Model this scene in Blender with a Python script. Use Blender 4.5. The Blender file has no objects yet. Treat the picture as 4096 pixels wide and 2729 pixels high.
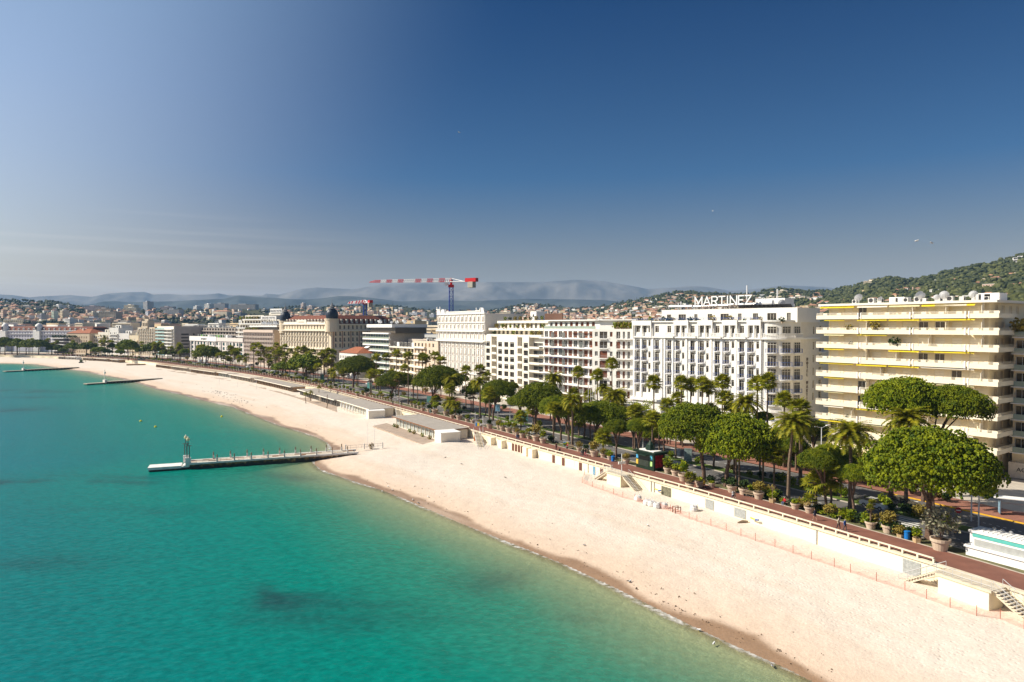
import bpy, bmesh, math, random
import numpy as np
from mathutils import Vector, Matrix, noise
R = math.radians
random.seed(7)
rnd = random.Random(11)
C = bpy.context.scene.collection
SC = bpy.context.scene
# ------------------------------------------------------------------ camera
F = 2731.0; PITCH = math.atan(59.5/F); CH = 28.0
cam_d = bpy.data.cameras.new('camera'); cam = bpy.data.objects.new('camera', cam_d); C.objects.link(cam)
cam.location = (0, 0, CH); cam.rotation_euler = (R(90)-PITCH, 0, 0)
cam_d.lens = 24.004; cam_d.sensor_width = 36.0; cam_d.clip_start = 0.5; cam_d.clip_end = 40000
SC.camera = cam
# ------------------------------------------------------------------ light
SUN_EL = R(40); SUN_AZ = R(-90)          # azimuth from +Y towards +X
sd = Vector((math.sin(SUN_AZ)*math.cos(SUN_EL), math.cos(SUN_AZ)*math.cos(SUN_EL), math.sin(SUN_EL)))
sun_d = bpy.data.lights.new('sun', 'SUN'); sun = bpy.data.objects.new('sun', sun_d); C.objects.link(sun)
sun_d.energy = 4.6; sun_d.angle = R(0.5); sun_d.color = (1.0, 0.92, 0.77)
sun.rotation_euler = sd.to_track_quat('Z', 'Y').to_euler()
sun.location = (0, 0, 400)
GLOW = (1.3, .75, .32)
w = bpy.data.worlds.new('World'); SC.world = w; w.use_nodes = True
nt = w.node_tree; N = nt.nodes; Lk = nt.links; N.clear()
out = N.new('ShaderNodeOutputWorld'); bg = N.new('ShaderNodeBackground'); sky = N.new('ShaderNodeTexSky')
sky.sky_type = 'NISHITA'; sky.sun_disc = False; sky.sun_elevation = SUN_EL; sky.sun_rotation = SUN_AZ
sky.altitude = 50; sky.air_density = 1.0; sky.dust_density = 0.6; sky.ozone_density = 5.0
# the blue deepens with height as through a polarising filter, and pales towards the sun
def nmath(op, a, b=None, clamp=False):
    q = N.new('ShaderNodeMath'); q.operation = op; q.use_clamp = clamp
    for i, x in enumerate((a, b)):
        if x is None: continue
        if isinstance(x, (int, float)): q.inputs[i].default_value = x
        else: Lk.new(x, q.inputs[i])
    return q.outputs[0]
tc = N.new('ShaderNodeTexCoord'); sep = N.new('ShaderNodeSeparateXYZ'); Lk.new(tc.outputs['Generated'], sep.inputs[0])
el = N.new('ShaderNodeMapRange'); el.inputs[1].default_value = 0; el.inputs[2].default_value = .5; Lk.new(sep.outputs['Z'], el.inputs[0])
tr_ = N.new('ShaderNodeValToRGB'); E_ = tr_.color_ramp.elements
SKYT = [(0.0, (.84, .52, .36)), (.17, (.62, .41, .31)), (.42, (.15, .29, .40)), (.88, (0, .15, .31))]
E_[0].position = SKYT[0][0]; E_[0].color = (*SKYT[0][1], 1); E_[1].position = SKYT[-1][0]; E_[1].color = (*SKYT[-1][1], 1)
for p_, c_ in SKYT[1:-1]:
    q = E_.new(p_); q.color = (*c_, 1)
Lk.new(el.outputs[0], tr_.inputs[0])
tint = N.new('ShaderNodeMix'); tint.data_type = 'RGBA'; tint.blend_type = 'MULTIPLY'; tint.inputs[0].default_value = 1
ds_ = N.new('ShaderNodeVectorMath'); ds_.operation = 'DOT_PRODUCT'; Lk.new(tc.outputs['Generated'], ds_.inputs[0]); ds_.inputs[1].default_value = (math.sin(R(-84))*math.cos(SUN_EL), math.cos(R(-84))*math.cos(SUN_EL), math.sin(SUN_EL))
pol = N.new('ShaderNodeMapRange'); pol.interpolation_type = 'SMOOTHSTEP'; pol.inputs[1].default_value = .50; pol.inputs[2].default_value = .90; Lk.new(nmath('SUBTRACT', 1.0, nmath('MULTIPLY', ds_.outputs['Value'], ds_.outputs['Value'])), pol.inputs[0])
un = N.new('ShaderNodeValToRGB'); un.color_ramp.elements[0].color = (1.0, .80, .62, 1); un.color_ramp.elements[1].position = .6; un.color_ramp.elements[1].color = (.80, .80, .78, 1); Lk.new(el.outputs[0], un.inputs[0])
pm_ = N.new('ShaderNodeMix'); pm_.data_type = 'RGBA'; Lk.new(pol.outputs[0], pm_.inputs[0]); Lk.new(un.outputs[0], pm_.inputs[6]); Lk.new(tr_.outputs[0], pm_.inputs[7])
Lk.new(sky.outputs[0], tint.inputs[6]); Lk.new(pm_.outputs[2], tint.inputs[7])
dt = N.new('ShaderNodeVectorMath'); dt.operation = 'DOT_PRODUCT'; Lk.new(tc.outputs['Generated'], dt.inputs[0]); dt.inputs[1].default_value = (math.sin(R(-72))*math.cos(R(20)), math.cos(R(-72))*math.cos(R(20)), math.sin(R(20)))
gw = N.new('ShaderNodeMapRange'); gw.interpolation_type = 'SMOOTHSTEP'; gw.inputs[1].default_value = .36; gw.inputs[2].default_value = .93; Lk.new(dt.outputs['Value'], gw.inputs[0])
gwp = nmath('POWER', gw.outputs[0], 1.35)
gcol = N.new('ShaderNodeVectorMath'); gcol.operation = 'SCALE'; gr_ = N.new('ShaderNodeMix'); gr_.data_type = 'RGBA'; gr_.inputs[6].default_value = (*[a*b for a, b in zip(GLOW, (1.22, 1.02, .80))], 1); gr_.inputs[7].default_value = (*[a*b for a, b in zip(GLOW, (.50, .85, 1.05))], 1); ge_ = N.new('ShaderNodeMapRange'); ge_.inputs[1].default_value = .03; ge_.inputs[2].default_value = .42; Lk.new(sep.outputs['Z'], ge_.inputs[0]); Lk.new(ge_.outputs[0], gr_.inputs[0]); Lk.new(gr_.outputs[2], gcol.inputs[0]); Lk.new(gwp, gcol.inputs['Scale'])
addg = N.new('ShaderNodeVectorMath'); addg.operation = 'ADD'; Lk.new(tint.outputs[2], addg.inputs[0]); Lk.new(gcol.outputs[0], addg.inputs[1])
# faint wisps of high cloud, stretched along the horizon
mp = N.new('ShaderNodeMapping'); mp.inputs['Scale'].default_value = (1.2, 1.2, 55)
nz = N.new('ShaderNodeTexNoise'); nz.inputs['Scale'].default_value = 1.7; nz.inputs['Detail'].default_value = 5
rp = N.new('ShaderNodeMapRange'); rp.inputs[1].default_value = .50; rp.inputs[2].default_value = .78; rp.inputs[4].default_value = .7
fall = N.new('ShaderNodeMapRange'); fall.inputs[1].default_value = 0.03; fall.inputs[2].default_value = 0.17; fall.inputs[3].default_value = 1; fall.inputs[4].default_value = 0
cl = N.new('ShaderNodeMix'); cl.data_type = 'RGBA'; cl.inputs[7].default_value = (6.2, 5.9, 5.4, 1)
Lk.new(tc.outputs['Generated'], mp.inputs[0]); Lk.new(mp.outputs[0], nz.inputs['Vector']); Lk.new(nz.outputs['Fac'], rp.inputs[0]); Lk.new(sep.outputs['Z'], fall.inputs[0])
Lk.new(nmath('MULTIPLY', nmath('MULTIPLY', rp.outputs[0], fall.outputs[0]), gw.outputs[0]), cl.inputs[0])
Lk.new(addg.outputs[0], cl.inputs[6]); Lk.new(cl.outputs[2], bg.inputs[0]); bg.inputs[1].default_value = 0.092
Lk.new(bg.outputs[0], out.inputs[0])
SC.view_settings.view_transform = 'Standard'; SC.view_settings.look = 'None'
SC.view_settings.exposure = 0.68; SC.view_settings.gamma = 1.0; SC.view_settings.use_curve_mapping = False
SC.cycles.max_bounces = 6; SC.cycles.diffuse_bounces = 4; SC.cycles.glossy_bounces = 2
SC.cycles.transparent_max_bounces = 12; SC.cycles.volume_bounces = 1; SC.cycles.transmission_bounces = 3

# ------------------------------------------------------------------ projection helpers (photo pixel <-> world)
_c, _s = math.cos(PITCH), math.sin(PITCH)
def ray(u, v):
    a = (u-2048)/F; b = -(v-1364.5)/F
    return (a, _c+b*_s, -_s+b*_c)
def W(u, v, z=0.0):
    d = ray(u, v); t = (z-CH)/d[2]; return (d[0]*t, d[1]*t)
def Zat(u, v, Y):
    d = ray(u, v); return CH+d[2]*Y/d[1]
def XatU(u, Y): return (u-2048)/F*Y
def Uof(x, y): return 2048+F*x/y
EDGEPX = [(3816, 2275), (3619, 2220), (3407, 2155), (3172, 2084), (2839, 1981), (2564, 1910), (2250, 1820), (1937, 1736), (1599, 1636),
          (1250, 1546), (1024, 1494), (740, 1468), (544, 1439), (435, 1433), (235, 1423), (0, 1418)]
EDGE = [(74, 20), (62.5, 52)]+[W(u, v) for u, v in EDGEPX]+[(-640, 710), (-1000, 760), (-2500, 900)]
def catmull(P, n=6):
    o = []
    for i in range(len(P)-1):
        p0 = P[max(i-1, 0)]; p1 = P[i]; p2 = P[i+1]; p3 = P[min(i+2, len(P)-1)]
        for k in range(n):
            t = k/n; q = []
            for a in (0, 1):
                q.append(.5*((2*p1[a])+(-p0[a]+p2[a])*t+(2*p0[a]-5*p1[a]+4*p2[a]-p3[a])*t*t+(-p0[a]+3*p1[a]-3*p2[a]+p3[a])*t**3))
            o.append(tuple(q))
    o.append(tuple(P[-1])); return o
def smooth(P, it=2):
    P = [tuple(p) for p in P]
    for _ in range(it):
        P = [P[0]]+[tuple((P[i-1][a]+2*P[i][a]+P[i+1][a])/4 for a in (0, 1)) for i in range(1, len(P)-1)]+[P[-1]]
    return P
EDGE = catmull(smooth(EDGE, 1), 5)
def offs(P, o):
    r = []
    for i in range(len(P)):
        a = P[max(0, i-1)]; b = P[min(len(P)-1, i+1)]; dx, dy = b[0]-a[0], b[1]-a[1]; L = math.hypot(dx, dy) or 1
        r.append((P[i][0]+dy/L*o, P[i][1]-dx/L*o))
    return r
def colu(Q, u):
    a = (u-2048)/F
    for (x0, y0), (x1, y1) in zip(Q, Q[1:]):
        f0 = x0-a*y0; f1 = x1-a*y1
        if f0*f1 <= 0 and f0 != f1 and y0 > 15:
            t = f0/(f0-f1); return (x0+(x1-x0)*t, y0+(y1-y0)*t)
    return None
def at_off(u, o): return colu(offs(EDGE, o), u)
def tangent(x, y):
    best = 1e9; r = (0, 1)
    for (x0, y0), (x1, y1) in zip(EDGE, EDGE[1:]):
        d = math.hypot((x0+x1)/2-x, (y0+y1)/2-y)
        if d < best: best = d; L = math.hypot(x1-x0, y1-y0) or 1; r = ((x1-x0)/L, (y1-y0)/L)
    return r
WATPX = [(-500, 1452), (-200, 1453), (0, 1454), (130, 1457), (270, 1478), (348, 1487), (392, 1498), (478, 1513), (540, 1528), (631, 1557), (740, 1581), (826, 1605), (935, 1629), (1026, 1666),
         (1118, 1702), (1204, 1727), (1270, 1750), (1312, 1772), (1332, 1797), (1318, 1815), (1290, 1826), (1264, 1840), (1257, 1856), (1283, 1878), (1348, 1902), (1413, 1924), (1524, 1959), (1640, 2005), (1845, 2094), (2054, 2176), (2263, 2260),
         (2437, 2340), (2611, 2426), (2785, 2512), (2960, 2592), (3134, 2668), (3256, 2729), (3460, 2850), (3700, 3000)]
SEA = -4.0
WATER = [W(u, v, SEA) for u, v in WATPX][::-1]
WATER = [(60, 6), (53, 30)][:1]+WATER+[(-1000, 640), (-2500, 700)]
def npoly_sd(P, X, Y):
    """distance to polyline, signed + on its left side (seaward for EDGE)"""
    best = np.full(X.shape, 1e18); sg = np.ones(X.shape)
    for (x0, y0), (x1, y1) in zip(P, P[1:]):
        dx, dy = x1-x0, y1-y0; L2 = dx*dx+dy*dy+1e-12
        t = np.clip(((X-x0)*dx+(Y-y0)*dy)/L2, 0, 1)
        qx = X-(x0+t*dx); qy = Y-(y0+t*dy); d = qx*qx+qy*qy
        cr = dx*(Y-y0)-dy*(X-x0); m = d < best-1e-9
        best = np.where(m, d, best); sg = np.where(m, np.where(cr >= 0, 1, -1), sg)
    return np.sqrt(best)*sg

# ------------------------------------------------------------------ materials
MATS = {}
def M(name, rgb=(.5, .5, .5), rough=.8, var=.12, scale=1.5, bump=0.0, metal=0.0, spec=.3, rand=0.0, emit=None, world=False):
    if name in MATS: return MATS[name]
    m = bpy.data.materials.new(name); m.use_nodes = True; t = m.node_tree; n = t.nodes; l = t.links
    b = n['Principled BSDF']; b.inputs['Roughness'].default_value = rough; b.inputs['Metallic'].default_value = metal
    b.inputs['Specular IOR Level'].default_value = spec
    co = n.new('ShaderNodeTexCoord'); nz = n.new('ShaderNodeTexNoise'); nz.inputs['Scale'].default_value = scale; nz.inputs['Detail'].default_value = 5
    if world:
        ge = n.new('ShaderNodeNewGeometry'); l.new(ge.outputs['Position'], nz.inputs['Vector'])
    else: l.new(co.outputs['Object'], nz.inputs['Vector'])
    r = n.new('ShaderNodeMapRange'); r.inputs[1].default_value = .3; r.inputs[2].default_value = .7
    r.inputs[3].default_value = 1-var; r.inputs[4].default_value = 1+var; l.new(nz.outputs['Fac'], r.inputs[0])
    fac = r.outputs[0]
    if rand:
        oi = n.new('ShaderNodeObjectInfo'); r2 = n.new('ShaderNodeMapRange'); r2.inputs[3].default_value = 1-rand; r2.inputs[4].default_value = 1+rand
        l.new(oi.outputs['Random'], r2.inputs[0]); mm = n.new('ShaderNodeMath'); mm.operation = 'MULTIPLY'
        l.new(fac, mm.inputs[0]); l.new(r2.outputs[0], mm.inputs[1]); fac = mm.outputs[0]
    mx = n.new('ShaderNodeVectorMath'); mx.operation = 'SCALE'; mx.inputs[0].default_value = rgb; l.new(fac, mx.inputs['Scale'])
    l.new(mx.outputs[0], b.inputs['Base Color'])
    if bump:
        bp = n.new('ShaderNodeBump'); bp.inputs['Strength'].default_value = bump; bp.inputs['Distance'].default_value = .15
        l.new(nz.outputs['Fac'], bp.inputs['Height']); l.new(bp.outputs[0], b.inputs['Normal'])
    MATS[name] = m; return m
def foliage(name, c1, c2, scale=.8, rand=.22, trans=.12):
    if name in MATS: return MATS[name]
    m = bpy.data.materials.new(name); m.use_nodes = True; t = m.node_tree; n = t.nodes; l = t.links
    b = n['Principled BSDF']; b.inputs['Roughness'].default_value = .6; b.inputs['Specular IOR Level'].default_value = .2
    ge = n.new('ShaderNodeNewGeometry'); nz = n.new('ShaderNodeTexNoise'); nz.inputs['Scale'].default_value = scale; nz.inputs['Detail'].default_value = 4
    l.new(ge.outputs['Position'], nz.inputs['Vector'])
    mr = n.new('ShaderNodeMapRange'); mr.inputs[1].default_value = .35; mr.inputs[2].default_value = .65
    ad = n.new('ShaderNodeMath'); ad.operation = 'ADD'; ad.use_clamp = True
    mr2 = n.new('ShaderNodeMapRange'); mr2.inputs[3].default_value = -.25; mr2.inputs[4].default_value = .25
    l.new(ge.outputs['Random Per Island'], mr2.inputs[0]); l.new(nz.outputs['Fac'], mr.inputs[0]); l.new(mr.outputs[0], ad.inputs[0]); l.new(mr2.outputs[0], ad.inputs[1])
    mx = n.new('ShaderNodeMix'); mx.data_type = 'RGBA'; mx.inputs[6].default_value = (*c1, 1); mx.inputs[7].default_value = (*c2, 1); l.new(ad.outputs[0], mx.inputs[0])
    oi = n.new('ShaderNodeObjectInfo'); r2 = n.new('ShaderNodeMapRange'); r2.inputs[3].default_value = 1-rand; r2.inputs[4].default_value = 1+rand
    l.new(oi.outputs['Random'], r2.inputs[0]); sc = n.new('ShaderNodeVectorMath'); sc.operation = 'SCALE'
    l.new(mx.outputs[2], sc.inputs[0]); l.new(r2.outputs[0], sc.inputs['Scale']); l.new(sc.outputs[0], b.inputs['Base Color'])
    if trans:
        tr = n.new('ShaderNodeBsdfTranslucent'); l.new(sc.outputs[0], tr.inputs[0]); ms = n.new('ShaderNodeMixShader'); ms.inputs[0].default_value = trans
        l.new(b.outputs[0], ms.inputs[1]); l.new(tr.outputs[0], ms.inputs[2]); l.new(ms.outputs[0], n['Material Output'].inputs[0])
    MATS[name] = m; return m
def glassy(name, rgb, rough=.12):
    return M(name, rgb, rough=rough, var=.5, scale=.35, spec=.6, rand=.35)

# ------------------------------------------------------------------ mesh building
class MB:
    def __init__(s): s.v = []; s.f = []; s.m = []; s.mats = []; s.cur = 0
    def mat(s, m):
        if m not in s.mats: s.mats.append(m)
        s.cur = s.mats.index(m); return s
    def face(s, pts):
        b = len(s.v); s.v += [tuple(p) for p in pts]; s.f.append(tuple(range(b, b+len(pts)))); s.m.append(s.cur)
    def grid(s, vs, fs):
        b = len(s.v); s.v += [tuple(p) for p in vs]
        for f in fs: s.f.append(tuple(i+b for i in f)); s.m.append(s.cur)
    def box(s, x0, x1, y0, y1, z0, z1, bottom=True):
        vs = [(x0, y0, z0), (x1, y0, z0), (x1, y1, z0), (x0, y1, z0), (x0, y0, z1), (x1, y0, z1), (x1, y1, z1), (x0, y1, z1)]
        fs = [(4, 5, 6, 7), (0, 1, 5, 4), (1, 2, 6, 5), (2, 3, 7, 6), (3, 0, 4, 7)]
        if bottom: fs.append((3, 2, 1, 0))
        s.grid(vs, fs); return s
    def obox(s, o, d, x0, x1, y0, y1, z0, z1):
        """box in frame: origin o(2D), x dir d, y dir = left of d (inland)"""
        n = (-d[1], d[0]); P = lambda x, y, z: (o[0]+d[0]*x+n[0]*y, o[1]+d[1]*x+n[1]*y, z)
        vs = [P(x0, y0, z0), P(x1, y0, z0), P(x1, y1, z0), P(x0, y1, z0), P(x0, y0, z1), P(x1, y0, z1), P(x1, y1, z1), P(x0, y1, z1)]
        s.grid(vs, [(4, 5, 6, 7), (0, 1, 5, 4), (1, 2, 6, 5), (2, 3, 7, 6), (3, 0, 4, 7), (3, 2, 1, 0)]); return s
    def prism(s, poly, z0, z1, top=True, bot=True):
        n = len(poly); vs = [(p[0], p[1], z0) for p in poly]+[(p[0], p[1], z1) for p in poly]
        fs = [(i, (i+1) % n, n+(i+1) % n, n+i) for i in range(n)]
        if top: fs.append(tuple(range(n, 2*n)))
        if bot: fs.append(tuple(range(n-1, -1, -1)))
        s.grid(vs, fs); return s
    def tube(s, pts, rad, n=6, cap=True):
        pts = [Vector(p) for p in pts]; rad = rad if isinstance(rad, (list, tuple)) else [rad]*len(pts); rings = []
        for i, p in enumerate(pts):
            d = (pts[min(i+1, len(pts)-1)]-pts[max(i-1, 0)])
            d = d.normalized() if d.length > 1e-9 else Vector((0, 0, 1))
            a = d.cross(Vector((0, 0, 1)) if abs(d.z) < .95 else Vector((1, 0, 0))).normalized(); b = d.cross(a)
            rings.append([p+(a*math.cos(2*math.pi*k/n)+b*math.sin(2*math.pi*k/n))*rad[i] for k in range(n)])
        vs = [q for r in rings for q in r]; fs = []
        for i in range(len(pts)-1):
            for k in range(n): fs.append((i*n+k, i*n+(k+1) % n, (i+1)*n+(k+1) % n, (i+1)*n+k))
        if cap: fs.append(tuple(range(n-1, -1, -1))); fs.append(tuple((len(pts)-1)*n+k for k in range(n)))
        s.grid(vs, fs); return s
    def lathe(s, prof, n=16, c=(0, 0), cap=True):
        vs = [(c[0]+r*math.cos(2*math.pi*k/n), c[1]+r*math.sin(2*math.pi*k/n), z) for r, z in prof for k in range(n)]
        fs = [(i*n+k, i*n+(k+1) % n, (i+1)*n+(k+1) % n, (i+1)*n+k) for i in range(len(prof)-1) for k in range(n)]
        if cap: fs.append(tuple(range(n-1, -1, -1))); fs.append(tuple((len(prof)-1)*n+k for k in range(n)))
        s.grid(vs, fs); return s
    def bar(s, a, b, t=.05):
        return s.tube([a, b], t, 4)
    def mesh(s, name, smooth=False):
        me = bpy.data.meshes.new(name); me.from_pydata(s.v, [], s.f)
        for m in s.mats: me.materials.append(m)
        me.polygons.foreach_set('material_index', s.m)
        if smooth: me.polygons.foreach_set('use_smooth', [True]*len(s.f))
        me.update(); return me
def ob(name, me, parent=None, loc=(0, 0, 0), rz=0.0, scale=None, smooth=False):
    if isinstance(me, MB): me = me.mesh(name, smooth)
    o = bpy.data.objects.new(name, me); C.objects.link(o); o.location = loc
    if rz: o.rotation_euler = (0, 0, rz)
    if scale is not None: o.scale = scale if isinstance(scale, (tuple, list)) else (scale,)*3
    if parent is not None: o.parent = parent
    return o
LABELS = {}
def tag(o, label, cat, group=None):
    o['label'] = label; o['category'] = cat
    if group: o['group'] = group
    LABELS[label] = LABELS.get(label, 0)+1
    return o
def thing(name, label, cat, loc=(0, 0, 0), rz=0.0, group=None):
    o = bpy.data.objects.new(name, None); C.objects.link(o); o.location = loc; o.rotation_euler = (0, 0, rz); o.empty_display_size = .5
    return tag(o, label, cat, group)
def copy_tree(o, parent=None):
    c = o.copy(); C.objects.link(c)
    if parent is not None: c.parent = parent
    for ch in o.children: copy_tree(ch, c)
    return c
def struct(o): o['kind'] = 'structure'; return o
def stuff(o): o['kind'] = 'stuff'; return o
ORD = ['', 'first', 'second', 'third', 'fourth', 'fifth', 'sixth', 'seventh', 'eighth', 'ninth', 'tenth', 'eleventh', 'twelfth', 'thirteenth', 'fourteenth', 'fifteenth', 'sixteenth', 'seventeenth', 'eighteenth', 'nineteenth', 'twentieth']
TENS = {2: 'twenty', 3: 'thirty', 4: 'forty', 5: 'fifty', 6: 'sixty', 7: 'seventy'}
def orn(k):
    if k <= 20: return ORD[k]
    t, o = divmod(k, 10)
    return TENS[t]+'-'+ORD[o] if o else TENS[t][:-1]+'ieth'
def rel(us, landmarks, noun):
    """for photo columns us: text such as 'third NOUN left of LANDMARK', unique within the noun"""
    res = [None]*len(us); groups = {}
    for i, u in enumerate(us):
        L = min(landmarks, key=lambda q: abs(q[0]-u)); side = 'left' if u < L[0] else 'right'
        groups.setdefault((L, side), []).append(i)
    for (L, side), idx in groups.items():
        idx.sort(key=lambda i: abs(us[i]-L[0]))
        for k, i in enumerate(idx): res[i] = f'{orn(k+1)} {noun} {side} of {L[1]}'
    return res

# common materials
white = M('white_render', (.80, .77, .72), var=.05, scale=.25, rough=.75)
white2 = M('white_paint', (.82, .80, .77), var=.04, scale=.4, rough=.7)
cream = M('cream_render', (.80, .69, .50), var=.05, scale=.25)
creamp = M('cream_paint', (.83, .77, .66), var=.04, scale=.4)
beige = M('beige_render', (.62, .50, .36), var=.08, scale=.3)
grey = M('grey_render', (.42, .38, .35), var=.08, scale=.3)
concrete = M('pale_concrete', (.55, .47, .39), var=.1, scale=.5, bump=.2)
dgrey = M('dark_roofing', (.13, .13, .13), var=.2, scale=.6)
lgrey = M('roof_gravel', (.36, .34, .31), var=.15, scale=.5)
tile = M('terracotta_tiles', (.36, .12, .055), var=.25, scale=1.2, rand=.2)
tiled = M('red_brown_tiles', (.17, .055, .032), var=.25, scale=.8)
slate = M('dark_slate', (.03, .035, .05), var=.3, scale=1, rough=.45)
gl = glassy('window_glass', (.055, .05, .045)); gl2 = glassy('teal_glass', (.02, .09, .10)); glp = M('pale_glass', (.42, .46, .44), rough=.1, var=.2, rand=.1, spec=.6)
shut = M('brown_shutter', (.16, .055, .03), var=.15, scale=3, rand=.25)
shutw = M('white_shutter', (.74, .73, .70), var=.03, rand=.04)
framem = M('window_frame', (.70, .66, .58), var=.04)
blue_rail = M('blue_metal', (.04, .10, .35), rough=.5); dark = M('dark_metal', (.04, .04, .045), rough=.5, var=.1)
metal = M('grey_metal', (.45, .45, .45), rough=.4, metal=.5, var=.1); wmetal = M('white_metal', (.78, .78, .78), rough=.45, var=.04)
yel = M('yellow_awning', (.78, .62, .03), var=.08, rand=.1); wood = M('brown_wood', (.22, .10, .05), var=.3, scale=3)
dwood = M('weathered_wood', (.25, .18, .12), var=.3, scale=2)
trunkm = M('palm_bark', (.16, .11, .075), var=.35, scale=4, bump=.5); pinebark = M('pine_bark', (.14, .085, .06), var=.4, scale=4, bump=.6)
pinef = foliage('pine_needles', (.060, .105, .003), (.25, .28, .006), .9, trans=.36)
palmf = foliage('palm_fronds', (.11, .15, .008), (.36, .33, .02), 1.2, trans=.38)
datef = foliage('date_fronds', (.12, .15, .008), (.40, .35, .02), 1.2, trans=.38)
bushf = foliage('bush_leaves', (.09, .16, .006), (.33, .34, .012), 1.5, trans=.3)
bushy = foliage('yellow_bush_leaves', (.16, .13, .025), (.36, .27, .05), 1.5)
olivef = foliage('olive_leaves', (.13, .13, .085), (.26, .24, .16), 1.5)
darkf = foliage('dark_leaves', (.02, .04, .01), (.05, .085, .018), .6)
deadf = foliage('dry_fronds', (.12, .08, .03), (.24, .17, .06), 1.2)
woodf = foliage('woodland_leaves', (.020, .028, .010), (.075, .080, .022), .03, rand=.25, trans=0)
tile_far = M('faded_tiles', (.36, .19, .12), var=.2, scale=.3, rand=.25)
warmp = M('warm_balcony_paint', (.84, .755, .59), var=.04, scale=.4)
warm = M('warm_cream_paint', (.84, .72, .50), var=.04, scale=.4)
terrac = M('pot_stone', (.56, .44, .33), var=.12, scale=2, rand=.1)
soil = M('soil', (.12, .07, .04), var=.3, scale=2)
# ================================================================== TERRAIN
def prof(pts, u):
    xs = [p[0] for p in pts]; return np.interp(u, xs, [p[1] for p in pts])
RIDGE = [(-1500, 1225), (-600, 1205), (0, 1202), (100, 1206), (160, 1212), (200, 1206), (260, 1219), (310, 1231), (440, 1238), (700, 1243), (900, 1238), (1150, 1236),
         (1380, 1226), (1470, 1222), (1560, 1222), (1650, 1236), (1760, 1246), (1900, 1246), (2000, 1240), (2070, 1222), (2110, 1216), (2200, 1224), (2300, 1236), (2400, 1230), (2459, 1218),
         (2524, 1205), (2594, 1194), (2655, 1178), (2720, 1168), (2763, 1172), (2829, 1177), (2916, 1180), (2980, 1181), (3024, 1174), (3090, 1162), (3133, 1156), (3177, 1166), (3264, 1171),
         (3330, 1168), (3420, 1151), (3464, 1138), (3507, 1124), (3572, 1116), (3638, 1127), (3725, 1112), (3833, 1084), (3942, 1067), (4029, 1043), (4096, 1024), (4400, 985), (5000, 960), (5800, 960)]
RY = [(-1500, 2200), (0, 2200), (500, 2100), (900, 2300), (1500, 3000), (2300, 3200), (2720, 2900), (3133, 2400), (3400, 2000), (3700, 1700), (4096, 1500), (5800, 1500)]
SY = [(-1500, 1000), (0, 900), (700, 800), (1300, 750), (2000, 600), (2700, 520), (3300, 430), (4096, 380), (5800, 380)]
def groundz(u, Y):
    Yr = prof(RY, u); Ys = prof(SY, u); zr = CH+(1305-prof(RIDGE, u))/F*Yr
    t = np.clip((Y-Ys)/(Yr-Ys), 0, 1); s = t*t*(3-2*t)*.55+t*.45
    z = zr*s*np.clip(t*6, 0, 1)**.5
    e = np.clip((Y-Yr)/(Yr*.5), 0, 1); z = z*(1-.75*e*e*(3-2*e))
    return z
us = np.arange(-1500, 5801, 16.0); Ys = np.concatenate([np.linspace(45, 400, 50), np.geomspace(410, 4800, 90)])
UU, YY = np.meshgrid(us, Ys); XX = (UU-2048)/F*YY
ZZ = groundz(UU, YY)
rough_n = np.array([noise.noise(Vector((x*.006, y*.006, 3)))*9+noise.noise(Vector((x*.02, y*.02, 9)))*2.5 for x, y in zip(XX.ravel(), YY.ravel())]).reshape(XX.shape)
ZZ = ZZ+rough_n*np.clip((YY-prof(SY, UU)-100)/500, 0, 1)*np.clip(ZZ/40, 0, 1)-.25
dE = npoly_sd(EDGE, XX, YY)
def grid_mesh(name, X, Y, Z, mask, attrs={}, smooth=True):
    nr, nc = X.shape; idx = np.arange(nr*nc).reshape(nr, nc)
    q = np.stack([idx[:-1, :-1], idx[:-1, 1:], idx[1:, 1:], idx[1:, :-1]], -1).reshape(-1, 4)
    mk = mask.ravel(); q = q[mk[q].all(1)]
    used = np.zeros(nr*nc, bool); used[q.ravel()] = True; mp_ = np.cumsum(used)-1
    vs = np.stack([X.ravel(), Y.ravel(), Z.ravel()], -1)[used]
    me = bpy.data.meshes.new(name); me.from_pydata(vs.tolist(), [], mp_[q].tolist())
    for k, a in attrs.items():
        at = me.attributes.new(k, 'FLOAT', 'POINT'); at.data.foreach_set('value', a.ravel()[used].astype(np.float32))
    if smooth: me.polygons.foreach_set('use_smooth', [True]*len(me.polygons))
    me.update(); return me
def terrain_mat():
    m = bpy.data.materials.new('hill_ground'); m.use_nodes = True; n = m.node_tree.nodes; l = m.node_tree.links; b = n['Principled BSDF']
    b.inputs['Roughness'].default_value = .95; b.inputs['Specular IOR Level'].default_value = .05
    ge = n.new('ShaderNodeNewGeometry'); nz = n.new('ShaderNodeTexNoise'); nz.inputs['Scale'].default_value = .02; nz.inputs['Detail'].default_value = 9
    r = n.new('ShaderNodeValToRGB'); r.color_ramp.elements[0].position = .35; r.color_ramp.elements[0].color = (.025, .032, .012, 1)
    r.color_ramp.elements[1].position = .68; r.color_ramp.elements[1].color = (.10, .095, .05, 1)
    l.new(ge.outputs['Position'], nz.inputs['Vector']); l.new(nz.outputs['Fac'], r.inputs[0]); l.new(r.outputs[0], b.inputs['Base Color']); return m
hm = grid_mesh('hills', XX, YY, ZZ, (dE < -1.0) | (YY > 1400)); hm.materials.append(terrain_mat())
struct(ob('hills', hm))
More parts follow.
